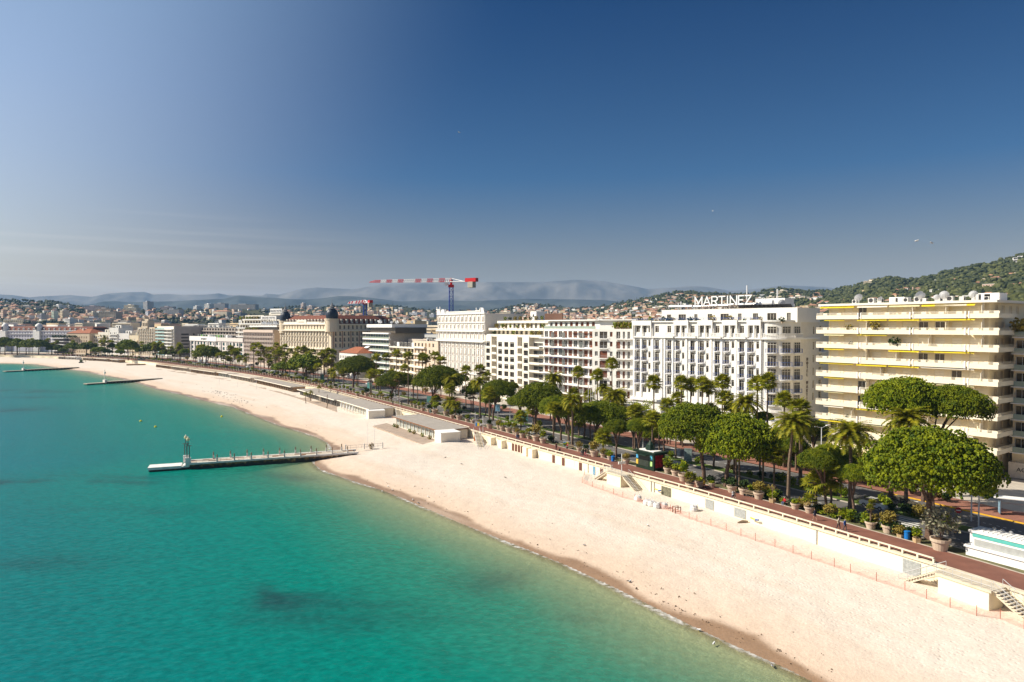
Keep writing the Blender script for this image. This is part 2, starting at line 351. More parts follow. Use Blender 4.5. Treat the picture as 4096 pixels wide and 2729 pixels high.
M1 = [(-1500, 1230), (0, 1228), (300, 1222), (370, 1217), (413, 1206), (457, 1204), (512, 1209), (560, 1208), (602, 1206), (689, 1205), (798, 1200), (896, 1195), (954, 1181), (1030, 1188), (1096, 1191), (1161, 1196), (1226, 1198), (1291, 1193), (1357, 1184),
      (1412, 1185), (1480, 1191), (1600, 1206), (1750, 1200), (1900, 1205), (2100, 1195), (2400, 1200), (2600, 1215), (3000, 1225), (5800, 1240)]
M2 = [(-1500, 1190), (-700, 1172), (-300, 1180), (0, 1178), (60, 1180), (120, 1188), (160, 1184), (280, 1180), (370, 1187), (430, 1175), (520, 1169), (580, 1167), (613, 1177), (678, 1175), (733, 1179), (820, 1179), (876, 1173), (918, 1181), (962, 1180),
      (1052, 1182), (1063, 1173), (1117, 1178), (1204, 1156), (1270, 1149), (1313, 1152), (1412, 1156), (1466, 1147), (1519, 1138), (1650, 1132), (1903, 1130), (2024, 1127), (2176, 1128), (2298, 1119), (2402, 1123), (2507, 1140), (2589, 1156), (2650, 1153), (2763, 1144),
      (2829, 1147), (2916, 1163), (3000, 1158), (3133, 1140), (3290, 1146), (3500, 1170), (4096, 1185), (5800, 1190)]
def mountain(name, P, Yc, Yf, Yb, amp, mat, fz):
    us = np.arange(-1500, 5801, 9.0); Ys = np.linspace(Yf, Yb, 70); U_, Y_ = np.meshgrid(us, Ys); X_ = (U_-2048)/F*Y_
    zr = CH+(1305-prof(P, U_))/F*Yc
    t = np.clip((Y_-Yf)/(Yc-Yf), 0, 1)
    n = np.array([noise.fractal(Vector((x*fz, y*fz, 1.7)), 1.0, 2.2, 6) for x, y in zip(X_.ravel(), Y_.ravel())]).reshape(X_.shape)
    z = zr*(t**1.25)+amp*n*np.clip(t*3, 0, 1)*np.clip((1-t)*6+.06, 0, 1)
    e = np.clip((Y_-Yc)/(Yb-Yc), 0, 1); z = z*(1-.6*e)-8*(1-t)
    # keep the slope in front of the crest below the sight line to it
    lim = CH+(1305-(prof(P, U_)+1.5))/F*Y_; z = np.where(Y_ < Yc*.985, np.minimum(z, lim), z)
    me = grid_mesh(name, X_, Y_, z, np.ones(X_.shape, bool)); me.materials.append(mat); return struct(ob(name, me))
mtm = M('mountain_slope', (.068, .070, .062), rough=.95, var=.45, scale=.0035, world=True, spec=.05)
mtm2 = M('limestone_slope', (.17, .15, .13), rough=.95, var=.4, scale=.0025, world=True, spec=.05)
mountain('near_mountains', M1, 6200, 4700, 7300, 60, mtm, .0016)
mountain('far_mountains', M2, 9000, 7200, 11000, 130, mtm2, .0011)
# ground plain far beyond
g = MB().mat(mtm); g.face([(-16000, 4600, -2), (16000, 4600, -2), (16000, 14000, -2), (-16000, 14000, -2)]); struct(ob('plain', g))

# ================================================================== HAZE
hz = MB(); hz.box(-15500, 15500, -600, 13500, -14, 690)
hv = bpy.data.materials.new('haze'); hv.use_nodes = True; n = hv.node_tree.nodes; n.clear(); o_ = n.new('ShaderNodeOutputMaterial'); pv = n.new('ShaderNodeVolumePrincipled')
pv.inputs['Color'].default_value = (.30, .55, .90, 1); pv.inputs['Density'].default_value = 0.00006; pv.inputs['Anisotropy'].default_value = 0.0
hv.node_tree.links.new(pv.outputs[0], o_.inputs['Volume']); hz.mat(hv); stuff(ob('haze', hz))

# ================================================================== BEACH
us = np.concatenate([np.arange(-1500, 0, 25.0), np.arange(0, 4900, 9.0), np.arange(4900, 9000, 60.0)])
Ys = np.concatenate([np.linspace(14, 60, 40), np.geomspace(60.4, 790, 300)])
U_, Y_ = np.meshgrid(us, Ys); X_ = (U_-2048)/F*Y_
dEb = npoly_sd(EDGE, X_, Y_); dW = -npoly_sd(WATER, X_, Y_)
n1 = np.array([noise.fractal(Vector((x*.09, y*.09, 1.7)), 1.0, 2.0, 4) for x, y in zip(X_.ravel(), Y_.ravel())]).reshape(X_.shape)
n2 = np.array([noise.noise(Vector((x*.55, y*.55, 5.7))) for x, y in zip(X_.ravel(), Y_.ravel())]).reshape(X_.shape)
t = np.clip(dW/np.maximum(dW+np.maximum(dEb, 0), .1), 0, 1)
h = SEA+1.75*np.clip(t*1.25, 0, 1)**.75+(n1*.16+n2*.05)*np.clip(dW/10, 0, 1)
h = np.where(dW < 0, SEA-np.minimum(-dW*.09, 5.0)-.02, h)
# spoil heap of sand at the foot of the restaurant block
px, py = W(1790, 1800, -3); h = h+.9*np.exp(-((X_-px)**2+(Y_-py)**2)/40)*np.clip(dW/8, 0, 1)
px, py = W(1300, 1850, -3.5); h = h+.5*np.exp(-((X_-px-10)**2+(Y_-py)**2)/120)*np.clip(dW/8, 0, 1)
bm_ = grid_mesh('beach', X_, Y_, h, (dEb > -1.6) & (dW > -90), {'dw': dW, 'de': dEb})
def sandmat():
    m = bpy.data.materials.new('sand'); m.use_nodes = True; n = m.node_tree.nodes; l = m.node_tree.links; b = n['Principled BSDF']
    at = n.new('ShaderNodeAttribute'); at.attribute_name = 'dw'; ge = n.new('ShaderNodeNewGeometry')
    def nzt(s, d=5):
        q = n.new('ShaderNodeTexNoise'); q.inputs['Scale'].default_value = s; q.inputs['Detail'].default_value = d; l.new(ge.outputs['Position'], q.inputs['Vector']); return q.outputs['Fac']
    big = nzt(.07, 6); med = nzt(.6, 5); fine = nzt(3.2, 6)
    ad = n.new('ShaderNodeMath'); ad.operation = 'MULTIPLY_ADD'; l.new(big, ad.inputs[0]); ad.inputs[1].default_value = 7; l.new(at.outputs['Fac'], ad.inputs[2])   # dw + 9*noise
    wet = n.new('ShaderNodeMapRange'); wet.inputs[1].default_value = 4.6; wet.inputs[2].default_value = 6.0; wet.interpolation_type = 'SMOOTHSTEP'; l.new(ad.outputs[0], wet.inputs[0])
    damp = n.new('ShaderNodeMapRange'); damp.inputs[1].default_value = 6; damp.inputs[2].default_value = 16; l.new(ad.outputs[0], damp.inputs[0])
    c1 = n.new('ShaderNodeMix'); c1.data_type = 'RGBA'; c1.inputs[6].default_value = (.62, .475, .36, 1); c1.inputs[7].default_value = (.665, .58, .495, 1); l.new(damp.outputs[0], c1.inputs[0])
    c2 = n.new('ShaderNodeMix'); c2.data_type = 'RGBA'; c2.inputs[6].default_value = (.29, .185, .115, 1); l.new(c1.outputs[2], c2.inputs[7]); l.new(wet.outputs[0], c2.inputs[0])
    sx = n.new('ShaderNodeSeparateXYZ'); l.new(ge.outputs['Position'], sx.inputs[0]); cx_ = n.new('ShaderNodeCombineXYZ')
    for i_, (src, k_) in enumerate(((at.outputs['Fac'], .22), (sx.outputs['X'], .03), (sx.outputs['Y'], .03))):
        q_ = n.new('ShaderNodeMath'); q_.operation = 'MULTIPLY'; q_.inputs[1].default_value = k_; l.new(src, q_.inputs[0]); l.new(q_.outputs[0], cx_.inputs[i_])
    sn = n.new('ShaderNodeTexNoise'); sn.inputs['Scale'].default_value = 1.0; sn.inputs['Detail'].default_value = 4; l.new(cx_.outputs[0], sn.inputs['Vector'])
    sr = n.new('ShaderNodeMapRange'); sr.inputs[1].default_value = .48; sr.inputs[2].default_value = .72; l.new(sn.outputs['Fac'], sr.inputs[0]); sf = n.new('ShaderNodeMapRange'); sf.inputs[1].default_value = 8; sf.inputs[2].default_value = 34; sf.inputs[3].default_value = .75; sf.inputs[4].default_value = .12; l.new(at.outputs['Fac'], sf.inputs[0])
    sm_ = n.new('ShaderNodeMath'); sm_.operation = 'MULTIPLY'; l.new(sr.outputs[0], sm_.inputs[0]); l.new(sf.outputs[0], sm_.inputs[1]); c3 = n.new('ShaderNodeMix'); c3.data_type = 'RGBA'; l.new(c2.outputs[2], c3.inputs[6]); c3.inputs[7].default_value = (.60, .47, .36, 1); l.new(sm_.outputs[0], c3.inputs[0])
    ub = n.new('ShaderNodeMapRange'); ub.inputs[1].default_value = 0; ub.inputs[2].default_value = -1.6; l.new(at.outputs['Fac'], ub.inputs[0]); c4 = n.new('ShaderNodeMix'); c4.data_type = 'RGBA'; l.new(c3.outputs[2], c4.inputs[6]); c4.inputs[7].default_value = (.56, .50, .34, 1); l.new(ub.outputs[0], c4.inputs[0]); c2 = c4
    v = n.new('ShaderNodeMapRange'); v.inputs[1].default_value = .32; v.inputs[2].default_value = .68; v.inputs[3].default_value = .95; v.inputs[4].default_value = 1.035; l.new(med, v.inputs[0])
    v2 = n.new('ShaderNodeMapRange'); v2.inputs[1].default_value = .3; v2.inputs[2].default_value = .7; v2.inputs[3].default_value = .93; v2.inputs[4].default_value = 1.05; l.new(fine, v2.inputs[0])
    mm = n.new('ShaderNodeMath'); mm.operation = 'MULTIPLY'; l.new(v.outputs[0], mm.inputs[0]); l.new(v2.outputs[0], mm.inputs[1])
    sc = n.new('ShaderNodeVectorMath'); sc.operation = 'SCALE'; l.new(c2.outputs[2], sc.inputs[0]); l.new(mm.outputs[0], sc.inputs['Scale']); l.new(sc.outputs[0], b.inputs['Base Color'])
    rr = n.new('ShaderNodeMapRange'); rr.inputs[3].default_value = .35; rr.inputs[4].default_value = .95; l.new(wet.outputs[0], rr.inputs[0]); l.new(rr.outputs[0], b.inputs['Roughness'])
    bp = n.new('ShaderNodeBump'); bp.inputs['Distance'].default_value = .10; bp.inputs['Strength'].default_value = .5; l.new(fine, bp.inputs['Height'])
    vo = n.new('ShaderNodeTexVoronoi'); vo.inputs['Scale'].default_value = 1.7; l.new(ge.outputs['Position'], vo.inputs['Vector']); vm = n.new('ShaderNodeMapRange'); vm.inputs[2].default_value = .35; l.new(vo.outputs['Distance'], vm.inputs[0]); vp = n.new('ShaderNodeMath'); vp.operation = 'MULTIPLY'; l.new(vm.outputs[0], vp.inputs[0]); l.new(damp.outputs[0], vp.inputs[1])
    b3 = n.new('ShaderNodeBump'); b3.inputs['Distance'].default_value = .07; b3.inputs['Strength'].default_value = .6; l.new(vp.outputs[0], b3.inputs['Height']); l.new(bp.outputs[0], b3.inputs['Normal']); bp = b3
    b2 = n.new('ShaderNodeBump'); b2.inputs['Distance'].default_value = .35; b2.inputs['Strength'].default_value = .3; l.new(med, b2.inputs['Height']); l.new(bp.outputs[0], b2.inputs['Normal']); l.new(b2.outputs[0], b.inputs['Normal'])
    b.inputs['Specular IOR Level'].default_value = .2
    return m
sand = sandmat(); bm_.materials.append(sand); struct(ob('beach', bm_))
_bx = X_[0]; 
def beachz(x, y):
    P = np.array([[x]]); Q = np.array([[y]])
    de = float(npoly_sd(EDGE, P, Q)[0, 0]); dw = -float(npoly_sd(WATER, P, Q)[0, 0])
    if dw < 0: return SEA
    t = min(1, max(0, dw/max(dw+max(de, 0), .1))); z = SEA+1.75*min(1, t*1.25)**.75
    v = noise.fractal(Vector((x*.09, y*.09, 1.7)), 1.0, 2.0, 4)*.22+noise.noise(Vector((x*.55, y*.55, 5.7)))*.07
    return z+v*min(1, dw/10)
def onbeach(u, v):
    z = -3.0
    for _ in range(4): x, y = W(u, v, z); z = beachz(x, y)
    return x, y, z

# ================================================================== SEA
us = np.concatenate([np.arange(-6000, -300, 60.0), np.arange(-300, 4600, 11.0), np.arange(4600, 9000, 80.0)])
Ys = np.concatenate([np.linspace(12, 60, 40), np.geomspace(60.4, 900, 240)])
U_, Y_ = np.meshgrid(us, Ys); X_ = (U_-2048)/F*Y_
dWs = npoly_sd(WATER, X_, Y_)
# patches of weed on the sea bed and cloudier water, given in the sea's own ground plan
PATCH = [(1120, 2358, 1.6, 9, .75), (1215, 2378, 1.5, 7, .7), (1320, 2420, 2.5, 5, .5), (1440, 2500, 3, 6, .4), (1600, 2668, 2, 3.2, .7), (1150, 1905, 3, 10, .75), (1240, 1912, 2.5, 8, .75), (1060, 1895, 2, 6, .5),
         (60, 1930, 1.6, 34, 1.3), (330, 1910, 1.4, 20, .8), (1280, 2400, 2, 12, .6), (1400, 2460, 2, 12, .5), (20, 1565, 7, 30, .9), (10, 1640, 9, 16, .7), (120, 1590, 5, 14, .5), (240, 2230, 3, 10, .35), (2150, 2290, 3.5, 7, .45), (2450, 2450, 2, 5, .45), (1480, 1690, 0.1, .1, 0), (520, 2040, 2, 20, .3)]
pt = np.zeros(X_.shape); nw = np.array([noise.fractal(Vector((x*.06, y*.06, 7.7)), 1.0, 2.0, 4) for x, y in zip(X_.ravel(), Y_.ravel())]).reshape(X_.shape)
for (u, v, ry, rx, a) in PATCH:
    x0, y0 = W(u, v, SEA); d = ((X_-x0+nw*5)/rx)**2+((Y_-y0+nw*4)/ry)**2; pt = np.maximum(pt, a*np.exp(-d*.8)*np.clip(.7+nw, 0, 1.4))
sm = grid_mesh('sea', X_, Y_, np.full(X_.shape, SEA), (dWs > -8), {'dw': dWs, 'patch': pt})
def seamat():
    m = bpy.data.materials.new('sea_water'); m.use_nodes = True; n = m.node_tree.nodes; l = m.node_tree.links; n.clear()
    o = n.new('ShaderNodeOutputMaterial'); at = n.new('ShaderNodeAttribute'); at.attribute_name = 'dw'; ap = n.new('ShaderNodeAttribute'); ap.attribute_name = 'patch'
    ge = n.new('ShaderNodeNewGeometry')
    def nzt(s, d=4, sc=(1, 1, 1)):
        mp = n.new('ShaderNodeMapping'); mp.inputs['Scale'].default_value = sc; mp.inputs['Rotation'].default_value = (0, 0, .5); l.new(ge.outputs['Position'], mp.inputs[0])
        q = n.new('ShaderNodeTexNoise'); q.inputs['Scale'].default_value = s; q.inputs['Detail'].default_value = d; l.new(mp.outputs[0], q.inputs['Vector']); return q.outputs['Fac']
    def mth(op, a, b_, c=None, clamp=False):
        q = n.new('ShaderNodeMath'); q.operation = op; q.use_clamp = clamp
        for i, x in enumerate((a, b_, c)):
            if x is None: continue
            if isinstance(x, (int, float)): q.inputs[i].default_value = x
            else: l.new(x, q.inputs[i])
        return q.outputs[0]
    big = nzt(.025, 5); wob = mth('MULTIPLY_ADD', mth('SUBTRACT', big, .5), 22, at.outputs['Fac'])
    d = mth('MAXIMUM', mth('MULTIPLY_ADD', mth('SUBTRACT', wob, at.outputs['Fac']), mth('DIVIDE', at.outputs['Fac'], 25, clamp=True), at.outputs['Fac']), 0)
    r = n.new('ShaderNodeValToRGB'); l.new(mth('DIVIDE', d, 120, clamp=True), r.inputs[0]); e = r.color_ramp.elements
    e[0].position = 0; e[0].color = (.30, .28, .16, 1); e[1].position = 1; e[1].color = (.0, .115, .165, 1)
    for p, c in ((.03, (.14, .27, .17, 1)), (.10, (.02, .22, .15, 1)), (.22, (.0, .18, .14, 1)), (.45, (.0, .14, .138, 1)), (.7, (.0, .13, .165, 1))):
        q = e.new(p); q.color = c
    # weed patches darken the body colour
    dk = n.new('ShaderNodeMix'); dk.data_type = 'RGBA'; dk.inputs[7].default_value = (.012, .055, .06, 1); l.new(r.outputs[0], dk.inputs[6]); l.new(mth('MULTIPLY', ap.outputs['Fac'], .95, clamp=True), dk.inputs[0])
    fn = nzt(.9, 6, (1, 1.7, 1)); vr = n.new('ShaderNodeMapRange'); vr.inputs[1].default_value = .35; vr.inputs[2].default_value = .65; vr.inputs[3].default_value = .86; vr.inputs[4].default_value = 1.14; l.new(fn, vr.inputs[0])
    sc = n.new('ShaderNodeVectorMath'); sc.operation = 'SCALE'; l.new(dk.outputs[2], sc.inputs[0]); l.new(vr.outputs[0], sc.inputs['Scale'])
    df = n.new('ShaderNodeBsdfDiffuse'); l.new(sc.outputs[0], df.inputs[0])
    tr = n.new('ShaderNodeBsdfTransparent'); tr.inputs[0].default_value = (.86, .95, .86, 1)
    op = mth('SUBTRACT', 1, mth('POWER', 2.718, mth('MULTIPLY', d, -.10))); mx = n.new('ShaderNodeMixShader'); l.new(op, mx.inputs[0]); l.new(tr.outputs[0], mx.inputs[1]); l.new(df.outputs[0], mx.inputs[2])
    # foam at the swash line
    fz = nzt(1.3, 6); fz2 = nzt(.09, 3)
    wd = mth('MULTIPLY_ADD', fz2, 3.6, -1.55)
    fo = n.new('ShaderNodeMapRange'); l.new(mth('SUBTRACT', at.outputs['Fac'], wd), fo.inputs[0]); fo.inputs[1].default_value = 0; fo.inputs[2].default_value = .55; fo.inputs[3].default_value = 1; fo.inputs[4].default_value = 0
    fm = mth('MULTIPLY', fo.outputs[0], mth('MULTIPLY_ADD', fz, 3, -1.1, clamp=True), clamp=True)
    fd = n.new('ShaderNodeBsdfDiffuse'); fd.inputs[0].default_value = (.78, .75, .70, 1); mf = n.new('ShaderNodeMixShader'); l.new(fm, mf.inputs[0]); l.new(mx.outputs[0], mf.inputs[1]); l.new(fd.outputs[0], mf.inputs[2])
    gl_ = n.new('ShaderNodeBsdfGlossy'); gl_.inputs['Roughness'].default_value = .18; fr = n.new('ShaderNodeFresnel'); fr.inputs[0].default_value = 1.33
    wv = nzt(.8, 6, (1, 1.6, 1)); wv2 = nzt(3.0, 5, (1, 1.5, 1))
    bp = n.new('ShaderNodeBump'); bp.inputs['Strength'].default_value = .5; bp.inputs['Distance'].default_value = .35; l.new(wv, bp.inputs['Height'])
    b2 = n.new('ShaderNodeBump'); b2.inputs['Strength'].default_value = .5; b2.inputs['Distance'].default_value = .10; l.new(wv2, b2.inputs['Height']); l.new(bp.outputs[0], b2.inputs['Normal'])
    for q in (gl_, fr): l.new(b2.outputs[0], q.inputs['Normal'])
    l.new(bp.outputs[0], df.inputs['Normal'])
    ms = n.new('ShaderNodeMixShader'); l.new(mth('MULTIPLY', fr.outputs[0], .42), ms.inputs[0]); l.new(mf.outputs[0], ms.inputs[1]); l.new(gl_.outputs[0], ms.inputs[2]); l.new(ms.outputs[0], o.inputs[0])
    return m
sm.materials.append(seamat()); struct(ob('sea', sm))

# ================================================================== STREETS
def strip(name, o0, o1, z, mat, x0=None, seg=None):
    a = offs(EDGE, o0); b = offs(EDGE, o1); m = MB().mat(mat); rng = range(len(a)-1) if seg is None else range(*seg)
    for i in rng: m.face([(*a[i], z), (*b[i], z), (*b[i+1], z), (*a[i+1], z)])
    return m
def kerbstrip(o0, o1, z0, z1, mat, rng=None):
    a = offs(EDGE, o0); b = offs(EDGE, o1); m = MB().mat(mat)
    for i in (rng or range(len(a)-1)):
        P = [a[i], a[i+1], b[i+1], b[i]]
        m.face([(*a[i], z1), (*b[i], z1), (*b[i+1], z1), (*a[i+1], z1)]); m.face([(*a[i], z0), (*a[i], z1), (*a[i+1], z1), (*a[i+1], z0)]); m.face([(*b[i], z1), (*b[i], z0), (*b[i+1], z0), (*b[i+1], z1)])
    return m
asph = M('asphalt', (.125, .118, .115), rough=.9, var=.22, scale=.25, world=True); redp = M('red_asphalt', (.20, .085, .06), rough=.9, var=.16, scale=.5, world=True)
redb = M('red_brick_paving', (.27, .12, .085), rough=.9, var=.15, scale=.8, world=True)
grass = M('grass', (.07, .11, .015), rough=.95, var=.4, scale=.5, world=True); kerbm = M('kerb_stone', (.42, .37, .31), var=.12, scale=1)
lane = M('lane_paint', (.6, .6, .57), var=.15, scale=2); yl = M('yellow_paint', (.65, .36, .02), var=.1)
pave = M('pale_paving', (.46, .41, .35), var=.12, scale=.4, world=True)
struct(ob('promenade', strip('p', .3, 5.6, 0, redp)))
struct(ob('planting_bed', strip('p', 5.8, 8.4, -.02, M('bed_soil', (.12, .115, .05), var=.5, scale=.5, world=True))))
struct(ob('kerb', kerbstrip(5.6, 5.8, -.1, .06, kerbm))); struct(ob('kerb', kerbstrip(8.4, 8.6, -.14, .04, kerbm)))
struct(ob('road', strip('p', 8.6, 16.3, -.12, asph))); struct(ob('kerb', kerbstrip(16.3, 16.5, -.14, .04, kerbm)))
struct(ob('median_lawn', strip('p', 16.5, 19.3, 0, grass))); struct(ob('kerb', kerbstrip(19.3, 19.5, -.14, .04, kerbm)))
struct(ob('road', strip('p', 19.5, 27.8, -.12, asph))); struct(ob('kerb', kerbstrip(27.8, 28.05, -.14, .04, yl, range(0, 26))))
struct(ob('pavement', strip('p', 28.05, 34, 0, redb))); struct(ob('forecourt', strip('p', 34, 46, .0, pave)))
# lane markings
for oo, zz in ((12.5, -.116), (23.6, -.116)):
    m = MB().mat(lane); P = offs(EDGE, oo)
    for i in range(4, 62):
        for k in (0.1, .55):
            x0 = P[i][0]+(P[i+1][0]-P[i][0])*k; y0 = P[i][1]+(P[i+1][1]-P[i][1])*k; x1 = P[i][0]+(P[i+1][0]-P[i][0])*(k+.22); y1 = P[i][1]+(P[i+1][1]-P[i][1])*(k+.22)
            L = math.hypot(x1-x0, y1-y0) or 1; nx, ny = -(y1-y0)/L*.08, (x1-x0)/L*.08
            m.face([(x0-nx, y0-ny, zz), (x1-nx, y1-ny, zz), (x1+nx, y1+ny, zz), (x0+nx, y0+ny, zz)])
    o = ob('lane_marking', m); struct(o)
for uu in (2120, 3640, 2700):  # zebra crossings
    m = MB().mat(lane)
    for o0 in [9+.95*k for k in range(8)]+[20+.95*k for k in range(8)]:
        a = at_off(uu, o0); tx, ty = tangent(*a)
        m.face([(a[0]-tx*1.5-ty*-.0, a[1]-ty*1.5, -.115), (a[0]+tx*1.5, a[1]+ty*1.5, -.115), (a[0]+tx*1.5+ty*.5, a[1]+ty*1.5-tx*.5, -.115), (a[0]-tx*1.5+ty*.5, a[1]-ty*1.5-tx*.5, -.115)])
    struct(ob('zebra_crossing', m))
# land fill behind the beach wall (street body)
struct(ob('street_bed', strip('p', .3, 60, -.2, pave)))

# ================================================================== BEACH WALL + BALUSTRADE
wallm = M('beach_wall_render', (.84, .75, .56), var=.05, scale=.3)
def segs(umin, umax):
    r = []
    for i in range(len(EDGE)-1):
        x, y = EDGE[i]; 
        if y < 15: continue
        u = Uof(*EDGE[i]); u2 = Uof(*EDGE[i+1])
        if u2 <= umax and u >= umin: r.append(i)
    return r
sw = thing('beach_wall', 'cream rendered beach wall under the red promenade, running along the sand', 'wall', (*EDGE[4], 0))
def rel_to(o, root): o.parent = root; o.location = (-root.location[0], -root.location[1], -root.location[2]); return o
rel_to(ob('wall', kerbstrip(0.0, .32, -5.6, -.25, wallm)), sw)
rel_to(ob('coping', kerbstrip(-.2, .42, -.2, .05, M('coping_stone', (.66, .57, .43), var=.1, scale=.8))), sw)
rl = thing('balustrade', 'low cream balustrade with square posts along the promenade edge above the beach wall', 'balustrade', (*EDGE[4], 0))
P = offs(EDGE, .12)
allp = []
for i in range(len(P)-1):
    L = math.hypot(P[i+1][0]-P[i][0], P[i+1][1]-P[i][1]); nn = max(1, round(L/3.0))
    for k in range(nn): allp.append((P[i][0]+(P[i+1][0]-P[i][0])*k/nn, P[i][1]+(P[i+1][1]-P[i][1])*k/nn))
railm_ = M('balustrade_concrete', (.72, .64, .50), var=.1, scale=1)
postm = MB().mat(railm_).box(-.10, .10, -.12, .12, 0, .46).mesh('post')
gaps = [(3790, 5000), (2455, 2575), (1880, 1960)]
cnt = 0
for i in range(len(allp)-1):
    a, b = allp[i], allp[i+1]
    if a[1] < 18: continue
    u = Uof(*a)
    if not (1150 < u < 4500) or any(g0 < u < g1 for g0, g1 in gaps): continue
    th = math.atan2(b[1]-a[1], b[0]-a[0]); L = math.hypot(b[0]-a[0], b[1]-a[1])
    rx = (a[0]-rl.location[0], a[1]-rl.location[1])
    ob('post', postm, rl, (*rx, .05), th)
    ob('rail', MB().mat(railm_).box(0.002, L-.002, -.13, .13, .512, .64), rl, (*rx, 0), th)
# ================================================================== BUILDING KIT
def wall_panel(mb, P0, d, L, z0, z1, ops, depth=.3, arch=()):
    """wall with real openings. P0, d: 2D start and unit direction, outward normal = (d.y,-d.x). ops: (xc,w,zb,h)"""
    nx, ny = d[1], -d[0]
    P = lambda x, z, t=0: (P0[0]+d[0]*x-nx*t, P0[1]+d[1]*x-ny*t, z)
    ops = [o for o in ops if o[0]-o[1]/2 > .02 and o[0]+o[1]/2 < L-.02 and o[2]+o[3] < z1-.01 and o[2] >= z0]
    rows = sorted({z0, z1} | {o[2] for o in ops} | {o[2]+o[3] for o in ops})
    for za, zb in zip(rows, rows[1:]):
        if zb-za < 1e-4: continue
        zm = (za+zb)/2; cut = sorted((o[0]-o[1]/2, o[0]+o[1]/2) for o in ops if o[2] < zm < o[2]+o[3]); x = 0
        for a, b in cut:
            if a > x+1e-4: mb.face([P(x, za), P(a, za), P(a, zb), P(x, zb)])
            x = max(x, b)
        if L > x+1e-4: mb.face([P(x, za), P(L, za), P(L, zb), P(x, zb)])
    for xc, w_, zb, h in ops:
        a, b, c, e = xc-w_/2, xc+w_/2, zb, zb+h
        mb.face([P(a, c), P(a, c, depth), P(a, e, depth), P(a, e)]); mb.face([P(b, c, depth), P(b, c), P(b, e), P(b, e, depth)])
        mb.face([P(a, c), P(b, c), P(b, c, depth), P(a, c, depth)]); mb.face([P(a, e, depth), P(b, e, depth), P(b, e), P(a, e)])
_wc = {}
def winmesh(w_, h, cols=2, fm=framem, gm_=gl, trans=True, t=.06, arch=False):
    """frame mesh (origin bottom centre, at the wall plane, glass set 0.22 m back) and pane mesh"""
    k = (round(w_, 2), round(h, 2), cols, fm.name, gm_.name, trans, arch)
    if k in _wc: return _wc[k]
    f = MB().mat(fm); y0, y1 = .17, .25; g_ = MB().mat(gm_); a = w_/2
    f.box(-a, -a+t, y0, y1, 0, h); f.box(a-t, a, y0, y1, 0, h); f.box(-a+t, a-t, y0, y1, 0, t); f.box(-a+t, a-t, y0, y1, h-t, h)
    for c in range(1, cols): x = -a+w_*c/cols; f.box(x-t/2, x+t/2, y0+.01, y1-.01, t, h-t)
    if trans: f.box(-a+t, a-t, y0+.005, y1-.005, h*.78, h*.78+t)
    g_.face([(-a, .27, 0), (a, .27, 0), (a, .27, h), (-a, .27, h)])
    r = (f.mesh('window_frame'), g_.mesh('pane')); _wc[k] = r; return r
_sc = {}
def shutmesh(w_, h, m, dep=.2):
    k = (round(w_, 2), round(h, 2), m.name, dep)
    if k not in _sc:
        b = MB().mat(m); n = max(3, int(h/.45))
        for i in range(n): b.box(-w_/2, w_/2, dep-.012*(i % 2), dep+.05, h*i/n, h*(i+1)/n-.015)
        _sc[k] = b.mesh('shutter')
    return _sc[k]
_bc = {}
def balcmesh(w_, d, kind, slabm, railm, hh=1.0):
    k = (round(w_, 2), round(d, 2), kind, slabm.name, railm.name, hh)
    if k in _bc: return _bc[k]
    s = MB().mat(slabm).box(-w_/2, w_/2, -d, -.003, -.18, 0); r = MB().mat(railm)
    if kind == 'curve':
        s = MB().mat(slabm); pts = [(-w_/2, -.003)]+[(-w_/2*math.cos(math.pi*i/8), -d*(.35+.65*math.sin(math.pi*i/8))) for i in range(9)]+[(w_/2, -.003)]
        s.prism(pts[::-1], -.18, 0); s.prism([(x*.6, y*.6) for x, y in pts[::-1]], -.42, -.181)
        for i in range(1, len(pts)-2):
            r.bar((*pts[i], hh), (*pts[i+1], hh), .035); r.bar((*pts[i], .1), (*pts[i+1], .1), .025)
        for i in range(1, len(pts)-1): r.bar((*pts[i], 0), (*pts[i], hh), .03)
    elif kind == 'bars':
        for z in (hh, .12): r.box(-w_/2+.05, w_/2-.05, -d+.05, -d+.09, z-.04, z)
        n = max(3, int(w_/.28))
        for i in range(n+1): x = -w_/2+.05+(w_-.14)*i/n; r.box(x, x+.03, -d+.055, -d+.085, .12, hh-.04)
        for x in (-w_/2+.05, w_/2-.09): r.box(x, x+.04, -d+.1, -.02, hh-.04, hh)
    elif kind == 'solid':
        r.box(-w_/2, w_/2, -d, -d+.1, .001, hh); r.box(-w_/2, -w_/2+.1, -d+.101, -.003, .001, hh); r.box(w_/2-.1, w_/2, -d+.101, -.003, .001, hh)
    elif kind == 'glass':
        r.box(-w_/2+.03, w_/2-.03, -d+.05, -d+.07, .05, hh)
    elif kind == 'cream':
        r.box(-w_/2, w_/2, -d, -d+.1, .001, hh*.5)
        for z in (.62, .78, .95): r.box(-w_/2+.02, w_/2-.02, -d+.03, -d+.07, hh*z, hh*z+.045)
        n = max(2, int(w_/1.2))
        for i in range(n+1): x = -w_/2+.02+(w_-.08)*i/n; r.box(x, x+.04, -d+.02, -d+.08, hh*.5, hh)
    _bc[k] = (s.mesh('balcony'), r.mesh('railing')); return _bc[k]
